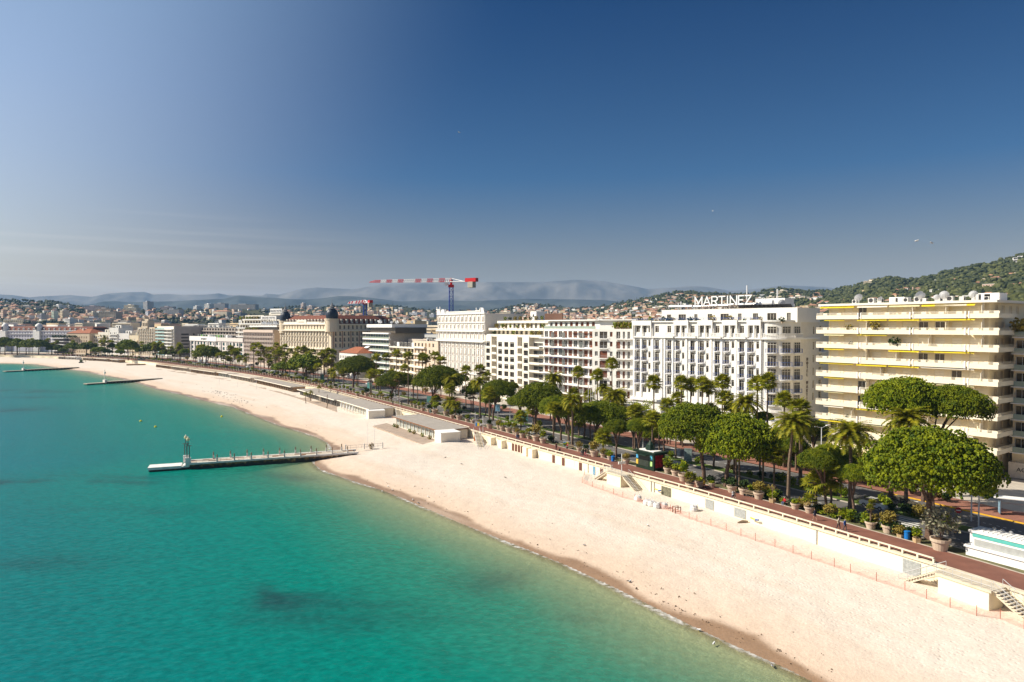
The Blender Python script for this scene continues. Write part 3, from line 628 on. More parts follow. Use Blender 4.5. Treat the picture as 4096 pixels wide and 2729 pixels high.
class Bld:
    def __init__(s, name, label, cat, A, B, depth=14, group=None):
        s.A, s.B = A, B; s.L = math.hypot(B[0]-A[0], B[1]-A[1]); s.th = math.atan2(B[1]-A[1], B[0]-A[0]); s.D = depth
        s.root = thing(name, label, cat, (*A, 0), s.th, group); s.mats = MB()
    def x(s, u):
        """local facade coordinate seen in photo column u"""
        a = (u-2048)/F; dx, dy = s.B[0]-s.A[0], s.B[1]-s.A[1]
        t = (a*s.A[1]-s.A[0])/(dx-a*dy); return t*s.L
    def z(s, v, x=0):
        Y = s.A[1]+(s.B[1]-s.A[1])*x/s.L; X = s.A[0]+(s.B[0]-s.A[0])*x/s.L
        return Zat(Uof(X, Y), v, Y)
    def add(s, name, m, loc=(0, 0, 0), rz=0): return ob(name, m, s.root, loc, rz)
    def sides(s, x0, x1, y0, y1):
        return {'f': ((x0, y0), (1, 0), x1-x0), 'r': ((x1, y0), (0, 1), y1-y0), 'l': ((x0, y1), (0, -1), y1-y0), 'b': ((x1, y1), (-1, 0), x1-x0)}
    def block(s, mat, x0, x1, y0, y1, z0, z1, ops={}, roof=lgrey, depth=.3, name='wall', roofname='roof', parapet=.5):
        sd_ = s.sides(x0, x1, y0, y1)
        m = MB().mat(mat)
        for k, (P0, d, L) in sd_.items(): wall_panel(m, P0, d, L, z0, z1, ops.get(k, []), depth)
        if parapet:   # parapet inner faces and cap
            t = .25
            for (a, b, c, e) in ((x0, x1, y0, y0+t), (x0, x1, y1-t, y1), (x0, x0+t, y0+t, y1-t), (x1-t, x1, y0+t, y1-t)):
                m.face([(a, c, z1), (b, c, z1), (b, e, z1), (a, e, z1)])
            q = [(x0+t, y0+t), (x1-t, y0+t), (x1-t, y1-t), (x0+t, y1-t)]
            for i in range(4): a, b = q[i], q[(i+1) % 4]; m.face([(*a, z1), (*b, z1), (*b, z1-parapet), (*a, z1-parapet)])
            s.add(roofname, MB().mat(roof).box(x0+t, x1-t, y0+t, y1-t, z1-parapet-.1, z1-parapet))
        else: s.add(roofname, MB().mat(roof).box(x0+.01, x1-.01, y0+.01, y1-.01, z1-.05, z1-.002))
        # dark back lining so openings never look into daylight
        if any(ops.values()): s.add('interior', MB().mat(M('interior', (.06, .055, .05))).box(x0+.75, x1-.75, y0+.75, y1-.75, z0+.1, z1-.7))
        return s.add(name, m)
    def win(s, side, box, ops, cols=2, fm=framem, gm_=gl, trans=True, shutter=None, sp=0.0, parts=True):
        P0, d, L = s.sides(*box)[side]; rz = math.atan2(d[1], d[0])
        for (xc, w_, zb, h) in ops:
            if not (xc-w_/2 > .02 and xc+w_/2 < L-.02): continue
            loc = (P0[0]+d[0]*xc, P0[1]+d[1]*xc, zb)
            if shutter is not None and rnd.random() < sp: ob('shutter', shutmesh(w_, h, shutter), s.root, loc, rz); continue
            f, g_ = winmesh(w_, h, cols, fm, gm_, trans); fo = ob('window', f, s.root, loc, rz)
            ob('pane', g_, fo)
    def balc(s, side, box, items, kind, slabm, railm, d=1.0, hh=1.0):
        P0, dd, L = s.sides(*box)[side]; rz = math.atan2(dd[1], dd[0])
        for (xc, w_, z) in items:
            a, b = balcmesh(w_, d, kind, slabm, railm, hh); o = ob('balcony', a, s.root, (P0[0]+dd[0]*xc, P0[1]+dd[1]*xc, z), rz); ob('railing', b, o)
    def band(s, name, mat, x0, x1, y0, y1, z0, z1): return s.add(name, MB().mat(mat).box(x0, x1, y0, y1, z0, z1))
def text_mesh(txt, size, mat, extrude=.05, spacing=1.0, align='CENTER', condensed=1.0):
    cu = bpy.data.curves.new('lettering', 'FONT'); cu.body = txt; cu.size = size; cu.extrude = extrude; cu.align_x = align; cu.space_character = spacing; cu.resolution_u = 2
    t = bpy.data.objects.new('tmp', cu); C.objects.link(t); dg = bpy.context.evaluated_depsgraph_get(); me = bpy.data.meshes.new_from_object(t.evaluated_get(dg))
    bpy.data.objects.remove(t); bpy.data.curves.remove(cu); me.materials.clear(); me.materials.append(mat); me.name = 'lettering'
    me.transform(Matrix.Rotation(R(90), 4, 'X')); me.transform(Matrix.Scale(condensed, 4, (1, 0, 0))); return me
def dish(mb, x, y, z, r, az=2.2):
    n = 12; c, s_ = math.cos(az), math.sin(az); el_ = .5
    f = Vector((c*math.cos(el_), s_*math.cos(el_), math.sin(el_))); a = Vector((-s_, c, 0)); b = f.cross(a); o = Vector((x, y, z+r*1.3))
    rings = [[o]*1]+[[o+f*(q*q*r*.35)+(a*math.cos(2*math.pi*k/n)+b*math.sin(2*math.pi*k/n))*q*r for k in range(n)] for q in (.5, 1)]
    vs = [o]+rings[1]+rings[2]; fs = [(0, 1+k, 1+(k+1) % n) for k in range(n)]+[(1+k, 1+n+k, 1+n+(k+1) % n, 1+(k+1) % n) for k in range(n)]
    mb.grid(vs, fs); mb.bar((x, y, z), tuple(o), r*.06+.02); mb.bar(tuple(o), tuple(o+f*r*.9), .03)
DISHES = {}
def add_dish(parent, x, y, z, r, az=2.2, m=None):
    k = (round(r, 1), round(az, 1))
    if k not in DISHES: b = MB().mat(M('dish_metal', (.62, .63, .65), rough=.5)); dish(b, 0, 0, 0, k[0], k[1]); DISHES[k] = b.mesh('satellite_dish')
    return ob('satellite_dish', DISHES[k], parent, (x, y, z))
ACM = None
def add_ac(parent, x, y, z, s_=1.0):
    global ACM
    if ACM is None:
        b = MB().mat(M('unit_casing', (.58, .57, .54))).box(-.5, .5, -.4, .4, 0, 1.0); b.mat(dark).lathe([(.0, -.0), (.36, .0), (.36, .02), (0, .02)], 12)
        b = MB().mat(M('unit_casing', (.58, .57, .54))).box(-.5, .5, -.4, .4, .08, 1.0); b.mat(dark)
        b.grid([(.38*math.cos(i*math.pi/6)*1, -.405, .55+.38*math.sin(i*math.pi/6)) for i in range(12)], [tuple(range(12))]); b.box(-.45, -.4, -.35, .35, 0, .08); b.box(.4, .45, -.35, .35, 0, .08)
        ACM = b.mesh('cooling_unit')
    return ob('cooling_unit', ACM, parent, (x, y, z), rnd.choice([0, 0, 1.57]), s_)
def leafcloud(mb, c, r, n, size, rg):
    for _ in range(n):
        while True:
            p = Vector((rg.uniform(-1, 1), rg.uniform(-1, 1), rg.uniform(-1, 1)))
            if .25 < p.length < 1: break
        q = Vector((c[0]+p.x*r[0], c[1]+p.y*r[1], c[2]+p.z*r[2])); a = Vector((rg.gauss(0, 1), rg.gauss(0, 1), rg.gauss(0, .7))).normalized()*size*rg.uniform(.6, 1.3)
        b = a.cross(Vector((rg.gauss(0, 1), rg.gauss(0, 1), rg.gauss(0, 1)))).normalized()*size*.5
        mb.face([q-b*.6, q+a*.5-b, q+a, q+a*.5+b])
_tp = []
def add_terrace_plant(parent, x, y, z, s_=1.0, i=None):
    if not _tp:
        for k, f_ in enumerate((bushf, bushy, darkf)):
            b = MB().mat(f_); leafcloud(b, (0, 0, .8), (.6, .6, .6), 70, .35, random.Random(k)); b.mat(terrac).lathe([(.2, 0), (.3, .35), (.25, .36)], 8); _tp.append(b.mesh('terrace_plant'))
    return ob('terrace_plant', _tp[rnd.randrange(3) if i is None else i], parent, (x, y, z), rnd.random()*6, s_)

# ================================================================== CREAM APARTMENTS (right, yellow awnings)
b = Bld('apartment_building', 'cream ten-storey apartment building with long white balconies and yellow awnings', 'apartment building', (XatU(3265, 149), 149), (86.4, 122), 20)
A1 = b; L = b.L; Zs = [29.6-3.08*k for k in range(9)]
box = (1.9, L-1.6, 1.7, 20)
ops = []
bays = [3.2+k*2.95 for k in range(int((L-6)/2.95)+1)]
fr = {}
for z in Zs+[5.0-3.08]:
    for bx in bays: ops.append((bx-1.9, 1.75, z+.2+.01, 2.15))
rops = []
for z in Zs+[1.9]:
    for yy in (3.5, 6.7, 10.5, 14.0): rops.append((yy, 1.5, z+.75, 1.5))
b.block(warm, *box, -.2, 32.3, {'f': ops, 'r': rops}, parapet=0)
# white roller shutters mostly closed, a few dark openings
P0, d, LL = b.sides(*box)['f']
for (xc, w_, zb, h) in ops:
    if not (xc-w_/2 > .02 and xc+w_/2 < LL-.02 and zb > -.1): continue
    loc = (P0[0]+xc, P0[1], zb)
    if rnd.random() < .9: ob('shutter', shutmesh(w_, h, warmp, .1), b.root, loc)
    else: f, g_ = winmesh(w_, h, 2, wmetal, gl, False); fo = ob('window', f, b.root, loc); ob('pane', g_, fo)
P0, d, LL = b.sides(*box)['r']
for (xc, w_, zb, h) in rops: ob('shutter', shutmesh(w_, h, M('beige_shutter', (.70, .58, .40), var=.03), .1), b.root, (P0[0], P0[1]+xc, zb), math.pi/2)
for z in (1.9,): b.win('r', box, [(17.5, 1.2, .9, 2.2)], 2)
b.band('roof_slab', creamp, .3, L+.1, .2, 20, 32.303, 32.75)
xs = [0, b.x(3437), b.x(3646), b.x(3868), L+.5]
for k, z in enumerate(Zs):
    for i in range(4):
        x0, x1 = xs[i]+(.22 if i else 0), xs[i+1]-(.22 if i < 3 else 0)
        s_ = MB().mat(warmp).box(x0, x1, 0, 1.698, z-.02, z+.18)
        if i == 3:  # wraps the corner
            s_.box(L-1.598, L+.5, 1.70, 8.5, z-.02, z+.18)
        so = b.add('balcony', s_); r = MB().mat(warmp).box(x0, x1, -.02, .1, z-.12, z+.72)
        if i == 0: r.box(-.02, .1, .101, 1.9, z-.12, z+.72)
        if i == 3: r.box(L+.4, L+.52, .101, 8.5, z-.12, z+.72)
        for zz in (.84, .98, 1.14):
            r.box(x0+.03, x1-.03, .02, .07, z+zz, z+zz+.05)
            if i == 3: r.box(L+.43, L+.48, .12, 8.4, z+zz, z+zz+.05)
        n = int((x1-x0)/1.5)
        for q in range(n+1): x = x0+.05+(x1-x0-.15)*q/n; r.box(x, x+.05, .01, .09, z+.72, z+1.19)
        for q in range(3 if i else 2): x = x0+(x1-x0)*(q+.5)/3; r.box(x, x+.9, -.03, .12, z+.72, z+1.12)
        ob('railing', r, so)
    for i in (1, 2, 3):   # paired rounded dividers
        for sx in (-.45, .12): b.add('divider', MB().mat(white2).lathe([(.17, z-.15), (.17, z+1.12), (.12, z+1.16)], 8, (xs[i]+sx+.16, .05)))
    # party screens with a stepped top edge
    for q in range(3):
        x = rnd.choice(bays)+1.5
        b.add('screen', MB().mat(creamp).box(x, x+.08, .3, 1.69, z+.18, z+2.2).box(x, x+.08, .85, 1.69, z+2.2, z+2.9))
aw = [(.02, .24, 0), (.26, .44, 1), (.45, .62, 1), (.63, .9, 1), (.05, .18, 1), (.7, .86, 0)]
for k, z in enumerate([32.3]+Zs[:-1]):
    for (a, c, must) in aw:
        if rnd.random() < (.75 if must else .4):
            m = rnd.choice([yel, yel, yel, creamp, M('pale_yellow_awning', (.72, .66, .38))])
            x0, x1 = a*L, c*L; q = MB().mat(m); dd = rnd.choice([.15, .3, .5])
            q.grid([(x0, .9, z-.06), (x1, .9, z-.06), (x1, .25-dd*.3, z-.22-dd*.25), (x0, .25-dd*.3, z-.22-dd*.25), (x0, .25-dd*.3, z-.42-dd*.25), (x1, .25-dd*.3, z-.42-dd*.25)], [(0, 1, 2, 3), (3, 2, 5, 4)])
            b.add('awning', q)
for (x, y, r) in ((7.2, 4, .95), (18.5, 6, 1.0), (19.8, 4, .8), (23.5, 4.5, .9), (22.5, 3.6, .6), (29, 3, .8), (12, 3.4, .6)): add_dish(b.root, x, y, 32.75, r, 2.4+rnd.uniform(-.5, .5))
for k in range(17): add_ac(b.root, 6.5+k*1.5+rnd.uniform(-.3, .3), 3.5+rnd.random()*4, 32.75, rnd.uniform(.7, 1.25))
b.block(white2, 27.5, 31.5, 8, 12, 32.76, 34.3, {'f': [(2.0, 1.0, 33.0, 1.1)]}, parapet=0, name='stair_head', roofname='stair_roof')
b.block(white2, 12.5, 15.5, 6, 9, 32.76, 34.0, {}, parapet=0, name='lift_head', roofname='lift_roof')
for (k, fx, sc_) in ((1, .37, 1.5), (2, .48, 1.6), (1, .21, 1.1), (7, .2, .8), (1, .56, .8), (2, .22, .8)): add_terrace_plant(b.root, fx*L, .5, Zs[k]+.2, sc_)
b.band('ground_wall', M('ochre_render', (.55, .40, .18)), 1.88, 12, 1.4, 1.697, 0, 1.6)

# ================================================================== GLASS BALCONY BLOCK at the right edge
b = Bld('apartment_building', 'pale apartment block with glass balcony fronts at the far right edge', 'apartment building', (92.5, 126.5), (108, 106), 14)
L = b.L; box = (0, L, 1.5, 14); ops = []
zs = [26.0-3.05*k for k in range(8)]
for z in zs:
    for k in range(6): ops.append((1.8+k*3.9, 2.9, z+.15, 2.3))
b.block(warm, *box, -.2, 28.3, {'f': ops}, parapet=0); b.win('f', box, ops, 3, wmetal, gl, False)
for z in zs[1:]: b.balc('f', box, [(L/4-.1, L/2-.3, z), (3*L/4, L/2-.3, z)], 'glass', white2, M('rail_glass', (.30, .36, .30), rough=.1, spec=.6), 1.6, 1.0)
b.balc('f', box, [(L/4, L/2-.3, zs[0]+.0)], 'glass', white2, M('rail_glass'), 1.6, 1.0)
for k in range(4): add_terrace_plant(b.root, 1+k*1.3, .6, zs[0]+.1, 2.2 if k == 0 else 1.2, 1)
b.band('fascia', M('stone_fascia', (.60, .52, .42)), -.1, L, -.1, 1.495, -.1, 2.8)
ob('lettering', text_mesh('ACE', 1.1, dark, .05), b.root, (2.2, -.14, 1.2))

# ================================================================== MARTINEZ HOTEL
A = (XatU(2532, 200), 200.); B = (62.5, 170.)
b = Bld('hotel_building', 'white grand hotel with a rooftop MARTINEZ sign and small blue balconies', 'hotel', A, B, 16); MZ = b; L = b.L
zf = [25.3, 21.4, 18.1, 14.8, 11.5, 8.4]
bx = [b.x(u) for u in (2552, 2579, 2628, 2677, 2711, 2770, 2807, 2869, 2907, 2967, 3005)]
sm_ = [b.x(u) for u in (2598, 2733, 2830, 2932, 3031)]
archx = [b.x(u) for u in (2711, 2807, 2907, 3005)]
ops = []; sops = []; aops = []; bal = []
for i, z in enumerate(zf):
    for x in bx:
        if i == 0: ops.append((x, 1.25, z+.9, 1.9))
        elif i == 5: ops.append((x, 1.3, z+.5, 1.9))
        else: ops.append((x, 1.35, z+.1, 2.55)); bal.append((x, 1.9 if i > 1 else 1.6, z))
    for x in sm_: sops.append((x, .75, z+(.9 if i < 5 else .6), 1.75 if i else 1.9))
box = (0, L, 0, 16)
gops = [(2+k*3.3, 2.0, .4, 3.2) for k in range(int(L/3.3))]
b.block(white, *box, -.2, 29.1, {'f': ops+sops+gops}, depth=.32)
b.win('f', box, ops, 2, framem, gl); b.win('f', box, sops, 1, framem, gl); b.win('f', box, gops, 3, framem, gl)
b.balc('f', box, bal, 'curve', white2, blue_rail, .75, .95)
# giant order: projecting piers between window pairs, cornices and balustrades
pier_u = [2538, 2566, 2612, 2648, 2660, 2692, 2747, 2760, 2790, 2845, 2857, 2888, 2945, 2955, 2987, 3043]
for i, u in enumerate(pier_u):
    x = b.x(u); b.band('pier', white2, x-.28, x+.28, -.28, -.003, 7.6, 24.7)
b.band('cornice', white2, -.2, L+.1, -.55, -.003, 24.703, 25.1); b.band('cornice', white2, -.2, L+.1, -.5, -.003, 29.103, 29.45); b.band('plinth', white2, -.4, L+.1, -.6, -.003, 6.6, 7.3)
for u0, u1 in ((2665, 2700), (2745, 2790), (2845, 2890), (2945, 2990)):
    bal_m = MB().mat(white2); x0, x1 = b.x(u0), b.x(u1); bal_m.box(x0, x1, -1.0, -.56, 24.75, 25.15); bal_m.box(x0, x1, -.98, -.8, 26.05, 26.2)
    n = int((x1-x0)/.3)
    for k in range(n): xx = x0+.1+k*(x1-x0-.2)/n; bal_m.box(xx, xx+.13, -.95, -.83, 25.15, 26.05)
    b.add('balustrade', bal_m)
for x in archx:   # arched hoods
    m = MB().mat(white2); n = 8
    for k in range(n):
        a0, a1 = math.pi*k/n, math.pi*(k+1)/n; r0, r1 = .72, .95; zc = 24.0
        m.grid([(x+r0*math.cos(a0), -.12, zc+r0*math.sin(a0)), (x+r1*math.cos(a0), -.12, zc+r1*math.sin(a0)), (x+r1*math.cos(a1), -.12, zc+r1*math.sin(a1)), (x+r0*math.cos(a1), -.12, zc+r0*math.sin(a1)),
                (x+r1*math.cos(a0), -.003, zc+r1*math.sin(a0)), (x+r1*math.cos(a1), -.003, zc+r1*math.sin(a1))], [(0, 1, 2, 3), (1, 4, 5, 2)])
    b.add('arch_hood', m)
# top loggia blocks standing proud
for (u0, u1) in ((2534, 2610), (2700, 2758), (2795, 2855), (2893, 2953), (2992, 3048)):
    x0, x1 = b.x(u0), b.x(u1); m = MB().mat(white2)
    m.box(x0, x1, -.75, -.31, 28.2, 29.6); m.box(x0, x0+.35, -.75, -.31, 25.15, 28.2); m.box(x1-.35, x1, -.75, -.31, 25.15, 28.2); m.box((x0+x1)/2-.18, (x0+x1)/2+.18, -.7, -.35, 25.15, 28.2)
    b.add('loggia', m)
# set-back penthouse
px0, px1, py0, py1 = 7.5, L+7, 3.6, 16
pops = []
for k in range(9): pops.append((2.5+k*4.4, [1.4, 2.4, 1.0][k % 3], 29.2, 2.1))
b.block(white, px0, px1, py0, py1, 28.95, 32.6, {'f': pops}, parapet=.3, name='penthouse_wall', roofname='penthouse_roof')
b.win('f', (px0, px1, py0, py1), pops, 3, framem, gl, False)
for k in range(22): add_terrace_plant(b.root, 1+k*2.1+rnd.uniform(-.6, .6), rnd.uniform(.7, 2.2), 28.7, rnd.uniform(.7, 1.5))
rr = MB().mat(blue_rail)
for z in (29.9, 30.2): rr.box(.1, L, -.2, -.16, z, z+.05)
for k in range(24): rr.box(.1+k*L/24, .15+k*L/24, -.2, -.16, 29.45, 30.2)
b.add('terrace_rail', rr)
# rounded corner bow and side wing
bowc = (L+.2, 6.4); rad = 6.4; n = 10
zbow = [(25.3, 1)]+[(z, 0) for z in zf[1:5]]+[(8.0, 0)]
m = MB().mat(white)
angs = [-math.pi/2+math.pi/2*k/n for k in range(n+1)]
for k in range(n):
    a0, a1 = angs[k], angs[k+1]; p0 = (bowc[0]+rad*math.cos(a0), bowc[1]+rad*math.sin(a0)); p1 = (bowc[0]+rad*math.cos(a1), bowc[1]+rad*math.sin(a1))
    d_ = math.hypot(p1[0]-p0[0], p1[1]-p0[1]); dd = ((p1[0]-p0[0])/d_, (p1[1]-p0[1])/d_); oo = []
    if k in (1, 4, 7): oo = []
    wall_panel(m, p0, dd, d_, -.2, 29.1, oo)
m.mat(lgrey); m.face([(bowc[0]+rad*math.cos(a), bowc[1]+rad*math.sin(a), 29.1) for a in angs]+[bowc+(29.1,)])
b.add('bow_wall', m)
for ang in (-72, -42, -14):
    a = R(ang); cx, cy = bowc[0]+(rad-.03)*math.cos(a), bowc[1]+(rad-.03)*math.sin(a)
    for z in zf:
        h = 2.4; f = MB().mat(gl).box(-1.0, 1.0, -.04, .1, .1 if z < 25 else .9, 2.55); f.mat(framem)
        for xx in (-1.06, -.36, .30, 1.0): f.box(xx, xx+.07, -.12, -.041, .1 if z < 25 else .9, 2.6)
        f.box(-1.06, 1.07, -.12, -.041, 2.55, 2.68); f.box(-1.06, 1.07, -.11, -.041, 2.0, 2.08)
        k_ = ('bw', z > 25)
        if k_ not in _bc: _bc[k_] = f.mesh('bow_window')
        o = ob('window', _bc[k_], b.root, (cx, cy, z), a+math.pi/2)
        if z < 25: aa, bb = balcmesh(2.9, .9, 'curve', white2, blue_rail, 1.0); o2 = ob('balcony', aa, b.root, (cx, cy, z), a+math.pi/2); ob('railing', bb, o2)
m = MB().mat(white2)
for (z0, z1, e) in ((24.7, 25.2, .7), (29.1, 29.5, .4), (6.6, 7.3, .5)):
    pts = [(bowc[0]+(rad+e)*math.cos(a), bowc[1]+(rad+e)*math.sin(a)) for a in angs]+[(bowc[0]+(rad-.02)*math.cos(a), bowc[1]+(rad-.02)*math.sin(a)) for a in angs[::-1]]; m.prism(pts, z0, z1)
for k in range(26):
    a = -math.pi/2+math.pi/2*(k+.5)/26; m.obox((bowc[0]+(rad+.5)*math.cos(a), bowc[1]+(rad+.5)*math.sin(a)), (math.cos(a), math.sin(a)), -.07, .07, -.07, .07, 25.2, 26.1)
pts = [(bowc[0]+(rad+.6)*math.cos(a), bowc[1]+(rad+.6)*math.sin(a)) for a in angs]+[(bowc[0]+(rad+.4)*math.cos(a), bowc[1]+(rad+.4)*math.sin(a)) for a in angs[::-1]]; m.prism(pts, 26.1, 26.25)
b.add('bow_cornice', m)
sx = L+6.6; sbox = (L, sx, 6.4, 24)
so = []; so2 = []; sb = []
for i, z in enumerate(zf[:]):
    so.append((11.0, 1.7, z+.1 if i else z+.9, 2.5 if i else 1.9)); so2.append((7.2, .9, z+.6, 2.0)); 
    if 0 < i: sb.append((11.0, 2.5, z))
b.block(M('shade_tinted_render', (.76, .70, .60), var=.05), *sbox, -.2, 29.1, {'r': so+so2}, depth=.32, name='side_wall', roofname='side_roof')  # duller beige than the front render, with the side's shade put into the colour
b.win('r', sbox, so, 2); b.win('r', sbox, so2, 1); b.balc('r', sbox, sb, 'bars', white2, blue_rail, .9, 1.0)
b.band('side_cornice', white2, sx+.003, sx+.5, 6.4, 16, 24.7, 25.15); b.band('side_cornice', white2, sx+.003, sx+.35, 6.4, 16, 29.103, 29.45)
vt = 'HOTEL MARTINEZ'; vm = {}
for i, ch in enumerate(vt):
    if ch == ' ': continue
    if ch not in vm: vm[ch] = text_mesh(ch, 1.15, M('sign_letter_dark', (.12, .09, .07)), .06)
    ob('letter', vm[ch], b.root, (sx+.12, 6.4+3.4, 19.3-i*.98), math.pi/2)
# rooftop clutter: ducts, dishes, plant rooms
def duct(x0, x1, y, z, r=.35): b.add('duct', MB().mat(metal).tube([(x0, y, z-.6), (x0+.3, y, z), (x1-.3, y, z), (x1, y, z-.6)], r, 8))
duct(9, 17, 5, 33.6); duct(14, 27, 7, 33.5, .3); duct(28, 36, 6, 33.7, .45); duct(20, 33, 9, 33.8, .3); duct(33, 42, 8, 33.4, .3)
for k in range(16): add_ac(b.root, 12+k*2.0, rnd.uniform(6, 12), 32.4, rnd.uniform(.7, 1.2))
b.block(white2, 34, 42, 8, 13, 32.35, 35.2, {}, parapet=0, name='plant_room', roofname='plant_room_roof')
b.add('tank', MB().mat(wmetal).tube([(36, 6.8, 34.0), (39.5, 6.8, 34.0)], .75, 12))
for x, y, h in ((11.5, 6, 2.2), (12.4, 6, 2.6), (36.5, 7, 3.0), (37.3, 7, 2.8), (39.5, 9, 5.2), (31.0, 9, 6.5)): b.add('mast', MB().mat(wmetal).tube([(x, y, 32.4), (x, y, 32.4+h)], .16 if h < 7 else .06, 6))
for k in range(12): b.add('solar_panel', MB().mat(M('solar_panel', (.05, .05, .06), rough=.3)).box(-.9, .9, -.04, .04, 0, 1.3), (32+k*1.15, 5.0, 32.7), 0).rotation_euler = (.9, 0, 0)
add_dish(b.root, 42.5, 5.5, 32.6, .9)
# the rooftop sign, each letter a solid of its own on a lattice
sg = thing('rooftop_sign', 'white MARTINEZ letters on a steel lattice above the white hotel roof', 'sign', (0, 0, 0))
xs0, xs1 = b.x(2781)*1.0, b.x(3007)
ys0 = 4.6; mat_s = M('sign_letter_white', (.82, .82, .82), var=.03)
def toW(x, y): c, s_ = math.cos(b.th), math.sin(b.th); return (b.A[0]+c*x-s_*y, b.A[1]+s_*x+c*y)
def colx(u, y):   # local x on the line y=const seen at column u
    lo, hi = -20., 70.
    for _ in range(40):
        mid = (lo+hi)/2; X, Y = toW(mid, y)
        if Uof(X, Y) < u: lo = mid
        else: hi = mid
    return lo
xs0, xs1 = colx(2781, ys0), colx(3009, ys0); sg.location = (*toW(xs0, ys0), 32.5); sg.rotation_euler = (0, 0, b.th)
WL = xs1-xs0; zt = Zat(2900, 1184, toW(xs0+WL/2, ys0)[1])-32.5; zb_ = Zat(2900, 1222, toW(xs0+WL/2, ys0)[1])-32.5; Hh = zt-zb_
wd = {'M': 1.25, 'A': 1.15, 'R': 1.0, 'T': 1.0, 'I': .45, 'N': 1.1, 'E': .85, 'Z': 1.0}; word = 'MARTINEZ'; tot = sum(wd[c] for c in word)+.12*7; un = WL/tot; x = 0
STK = {'M': [((0, 0), (0, 1)), ((0, 1), (.5, .25)), ((.5, .25), (1, 1)), ((1, 1), (1, 0))], 'A': [((0, 0), (.5, 1)), ((.5, 1), (1, 0)), ((.2, .33), (.8, .33))],
       'R': [((0, 0), (0, 1)), ((0, 1), (.75, 1)), ((.75, 1), (1, .85)), ((1, .85), (1, .65)), ((1, .65), (.75, .48)), ((.75, .48), (0, .48)), ((.55, .48), (1, 0))],
       'T': [((0, 1), (1, 1)), ((.5, 1), (.5, 0))], 'I': [((.5, 0), (.5, 1))], 'N': [((0, 0), (0, 1)), ((0, 1), (1, 0)), ((1, 0), (1, 1))],
       'E': [((0, 0), (0, 1)), ((0, 1), (1, 1)), ((0, .52), (.85, .52)), ((0, 0), (1, 0))], 'Z': [((0, 1), (1, 1)), ((1, 1), (0, 0)), ((0, 0), (1, 0))]}
for ch in word:
    wch = wd[ch]*un; m = MB().mat(mat_s); sw_ = .30
    for si, ((ax, az), (bx_, bz)) in enumerate(STK[ch]):
        p = Vector((sw_/2+ax*(wch-sw_), 0, sw_/2+az*(Hh-sw_))); q = Vector((sw_/2+bx_*(wch-sw_), 0, sw_/2+bz*(Hh-sw_))); dv = (q-p).normalized()*sw_*.5; nv = Vector((-dv.z, 0, dv.x)); e = si*.004
        c4 = [p-dv-nv, q+dv-nv, q+dv+nv, p-dv+nv]; c4 = [v_.copy() for v_ in c4]
        f0 = [(v_.x, -.12-e, v_.z) for v_ in c4]; f1 = [(v_.x, .12+e, v_.z) for v_ in c4]
        m.grid(f0+f1, [(0, 1, 2, 3), (7, 6, 5, 4), (0, 4, 5, 1), (1, 5, 6, 2), (2, 6, 7, 3), (3, 7, 4, 0)])
    ob('letter', m, sg, (x, -.3, zb_)); x += wch+.12*un
lt = MB().mat(M('rusty_steel', (.40, .28, .20), var=.3, scale=2))
for k in range(10):
    xx = WL*k/9; lt.bar((xx, 0, 0), (xx, 0, zt+.15), .06); lt.bar((xx, 2.2, 0), (xx, 0, zt*.7), .05)
    if k < 9: lt.bar((xx, 0, 0), (WL*(k+1)/9, 0, zb_), .04); lt.bar((WL*(k+1)/9, 0, 0), (xx, 0, zb_), .04); lt.bar((xx, 0, zb_), (WL*(k+1)/9, 0, zt), .03)
for z in (zb_-.1, zt+.12, (zb_+zt)/2): lt.bar((0, .05, z), (WL, .05, z), .05)
ob('lattice', lt, sg)
# low front annex of the hotel with terrace and round canopy
an = Bld('annex_building', 'low cream hotel annex with a planted roof terrace behind the umbrella pines', 'annex', (XatU(2680, 176), 176), (XatU(3110, 143), 143), 9)
Lb = an.L; o2 = [(3+k*4.6, 3.0, .8, 2.4) for k in range(int(Lb/4.6))]
an.block(white, 0, Lb, 0, 9, -.2, 5.0, {'f': o2, 'r': [(3, 3.4, 1.2, 2.0)]}, parapet=.3); an.win('f', (0, Lb, 0, 9), o2, 3, framem, gl, False); an.win('r', (0, Lb, 0, 9), [(3, 3.4, 1.2, 2.0)], 3)
an.band('cornice', white2, -.3, Lb+.3, -.4, -.003, 4.4, 5.0)
for k in range(16): add_terrace_plant(an.root, 1+k*Lb/17, rnd.uniform(.8, 3), 4.7, rnd.uniform(.9, 1.5), rnd.choice([0, 2]))
for k in range(5): an.add('parasol_awning', MB().mat(wmetal).prism([(0, 0), (3, 0), (3, 2.5), (0, 2.5)], 0, .12), (4+k*6, 3.5, 7.0))
can = thing('entrance_canopy', 'round white entrance canopy in front of the white hotel, lettered MARTINEZ', 'canopy', (*at_off(2500, 41), 0))
pts = [(7*math.cos(2*math.pi*k/24), 4.5*math.sin(2*math.pi*k/24)) for k in range(24)]
ob('roof', MB().mat(white2).prism(pts, 5.0, 6.3).mat(white).prism([(x*.93, y*.93) for x, y in pts], 6.301, 6.5), can); can.rotation_euler = (0, 0, b.th)
for k in range(6): ob('column', MB().mat(white2).lathe([(.35, 0), (.3, 4.99)], 10), can, (5*math.cos(k*math.pi/3), 3.2*math.sin(k*math.pi/3), 0))
ob('lettering', text_mesh('MARTINEZ', 1.0, dark, .05), can, (-3.2, -4.25, 5.3), -.35)

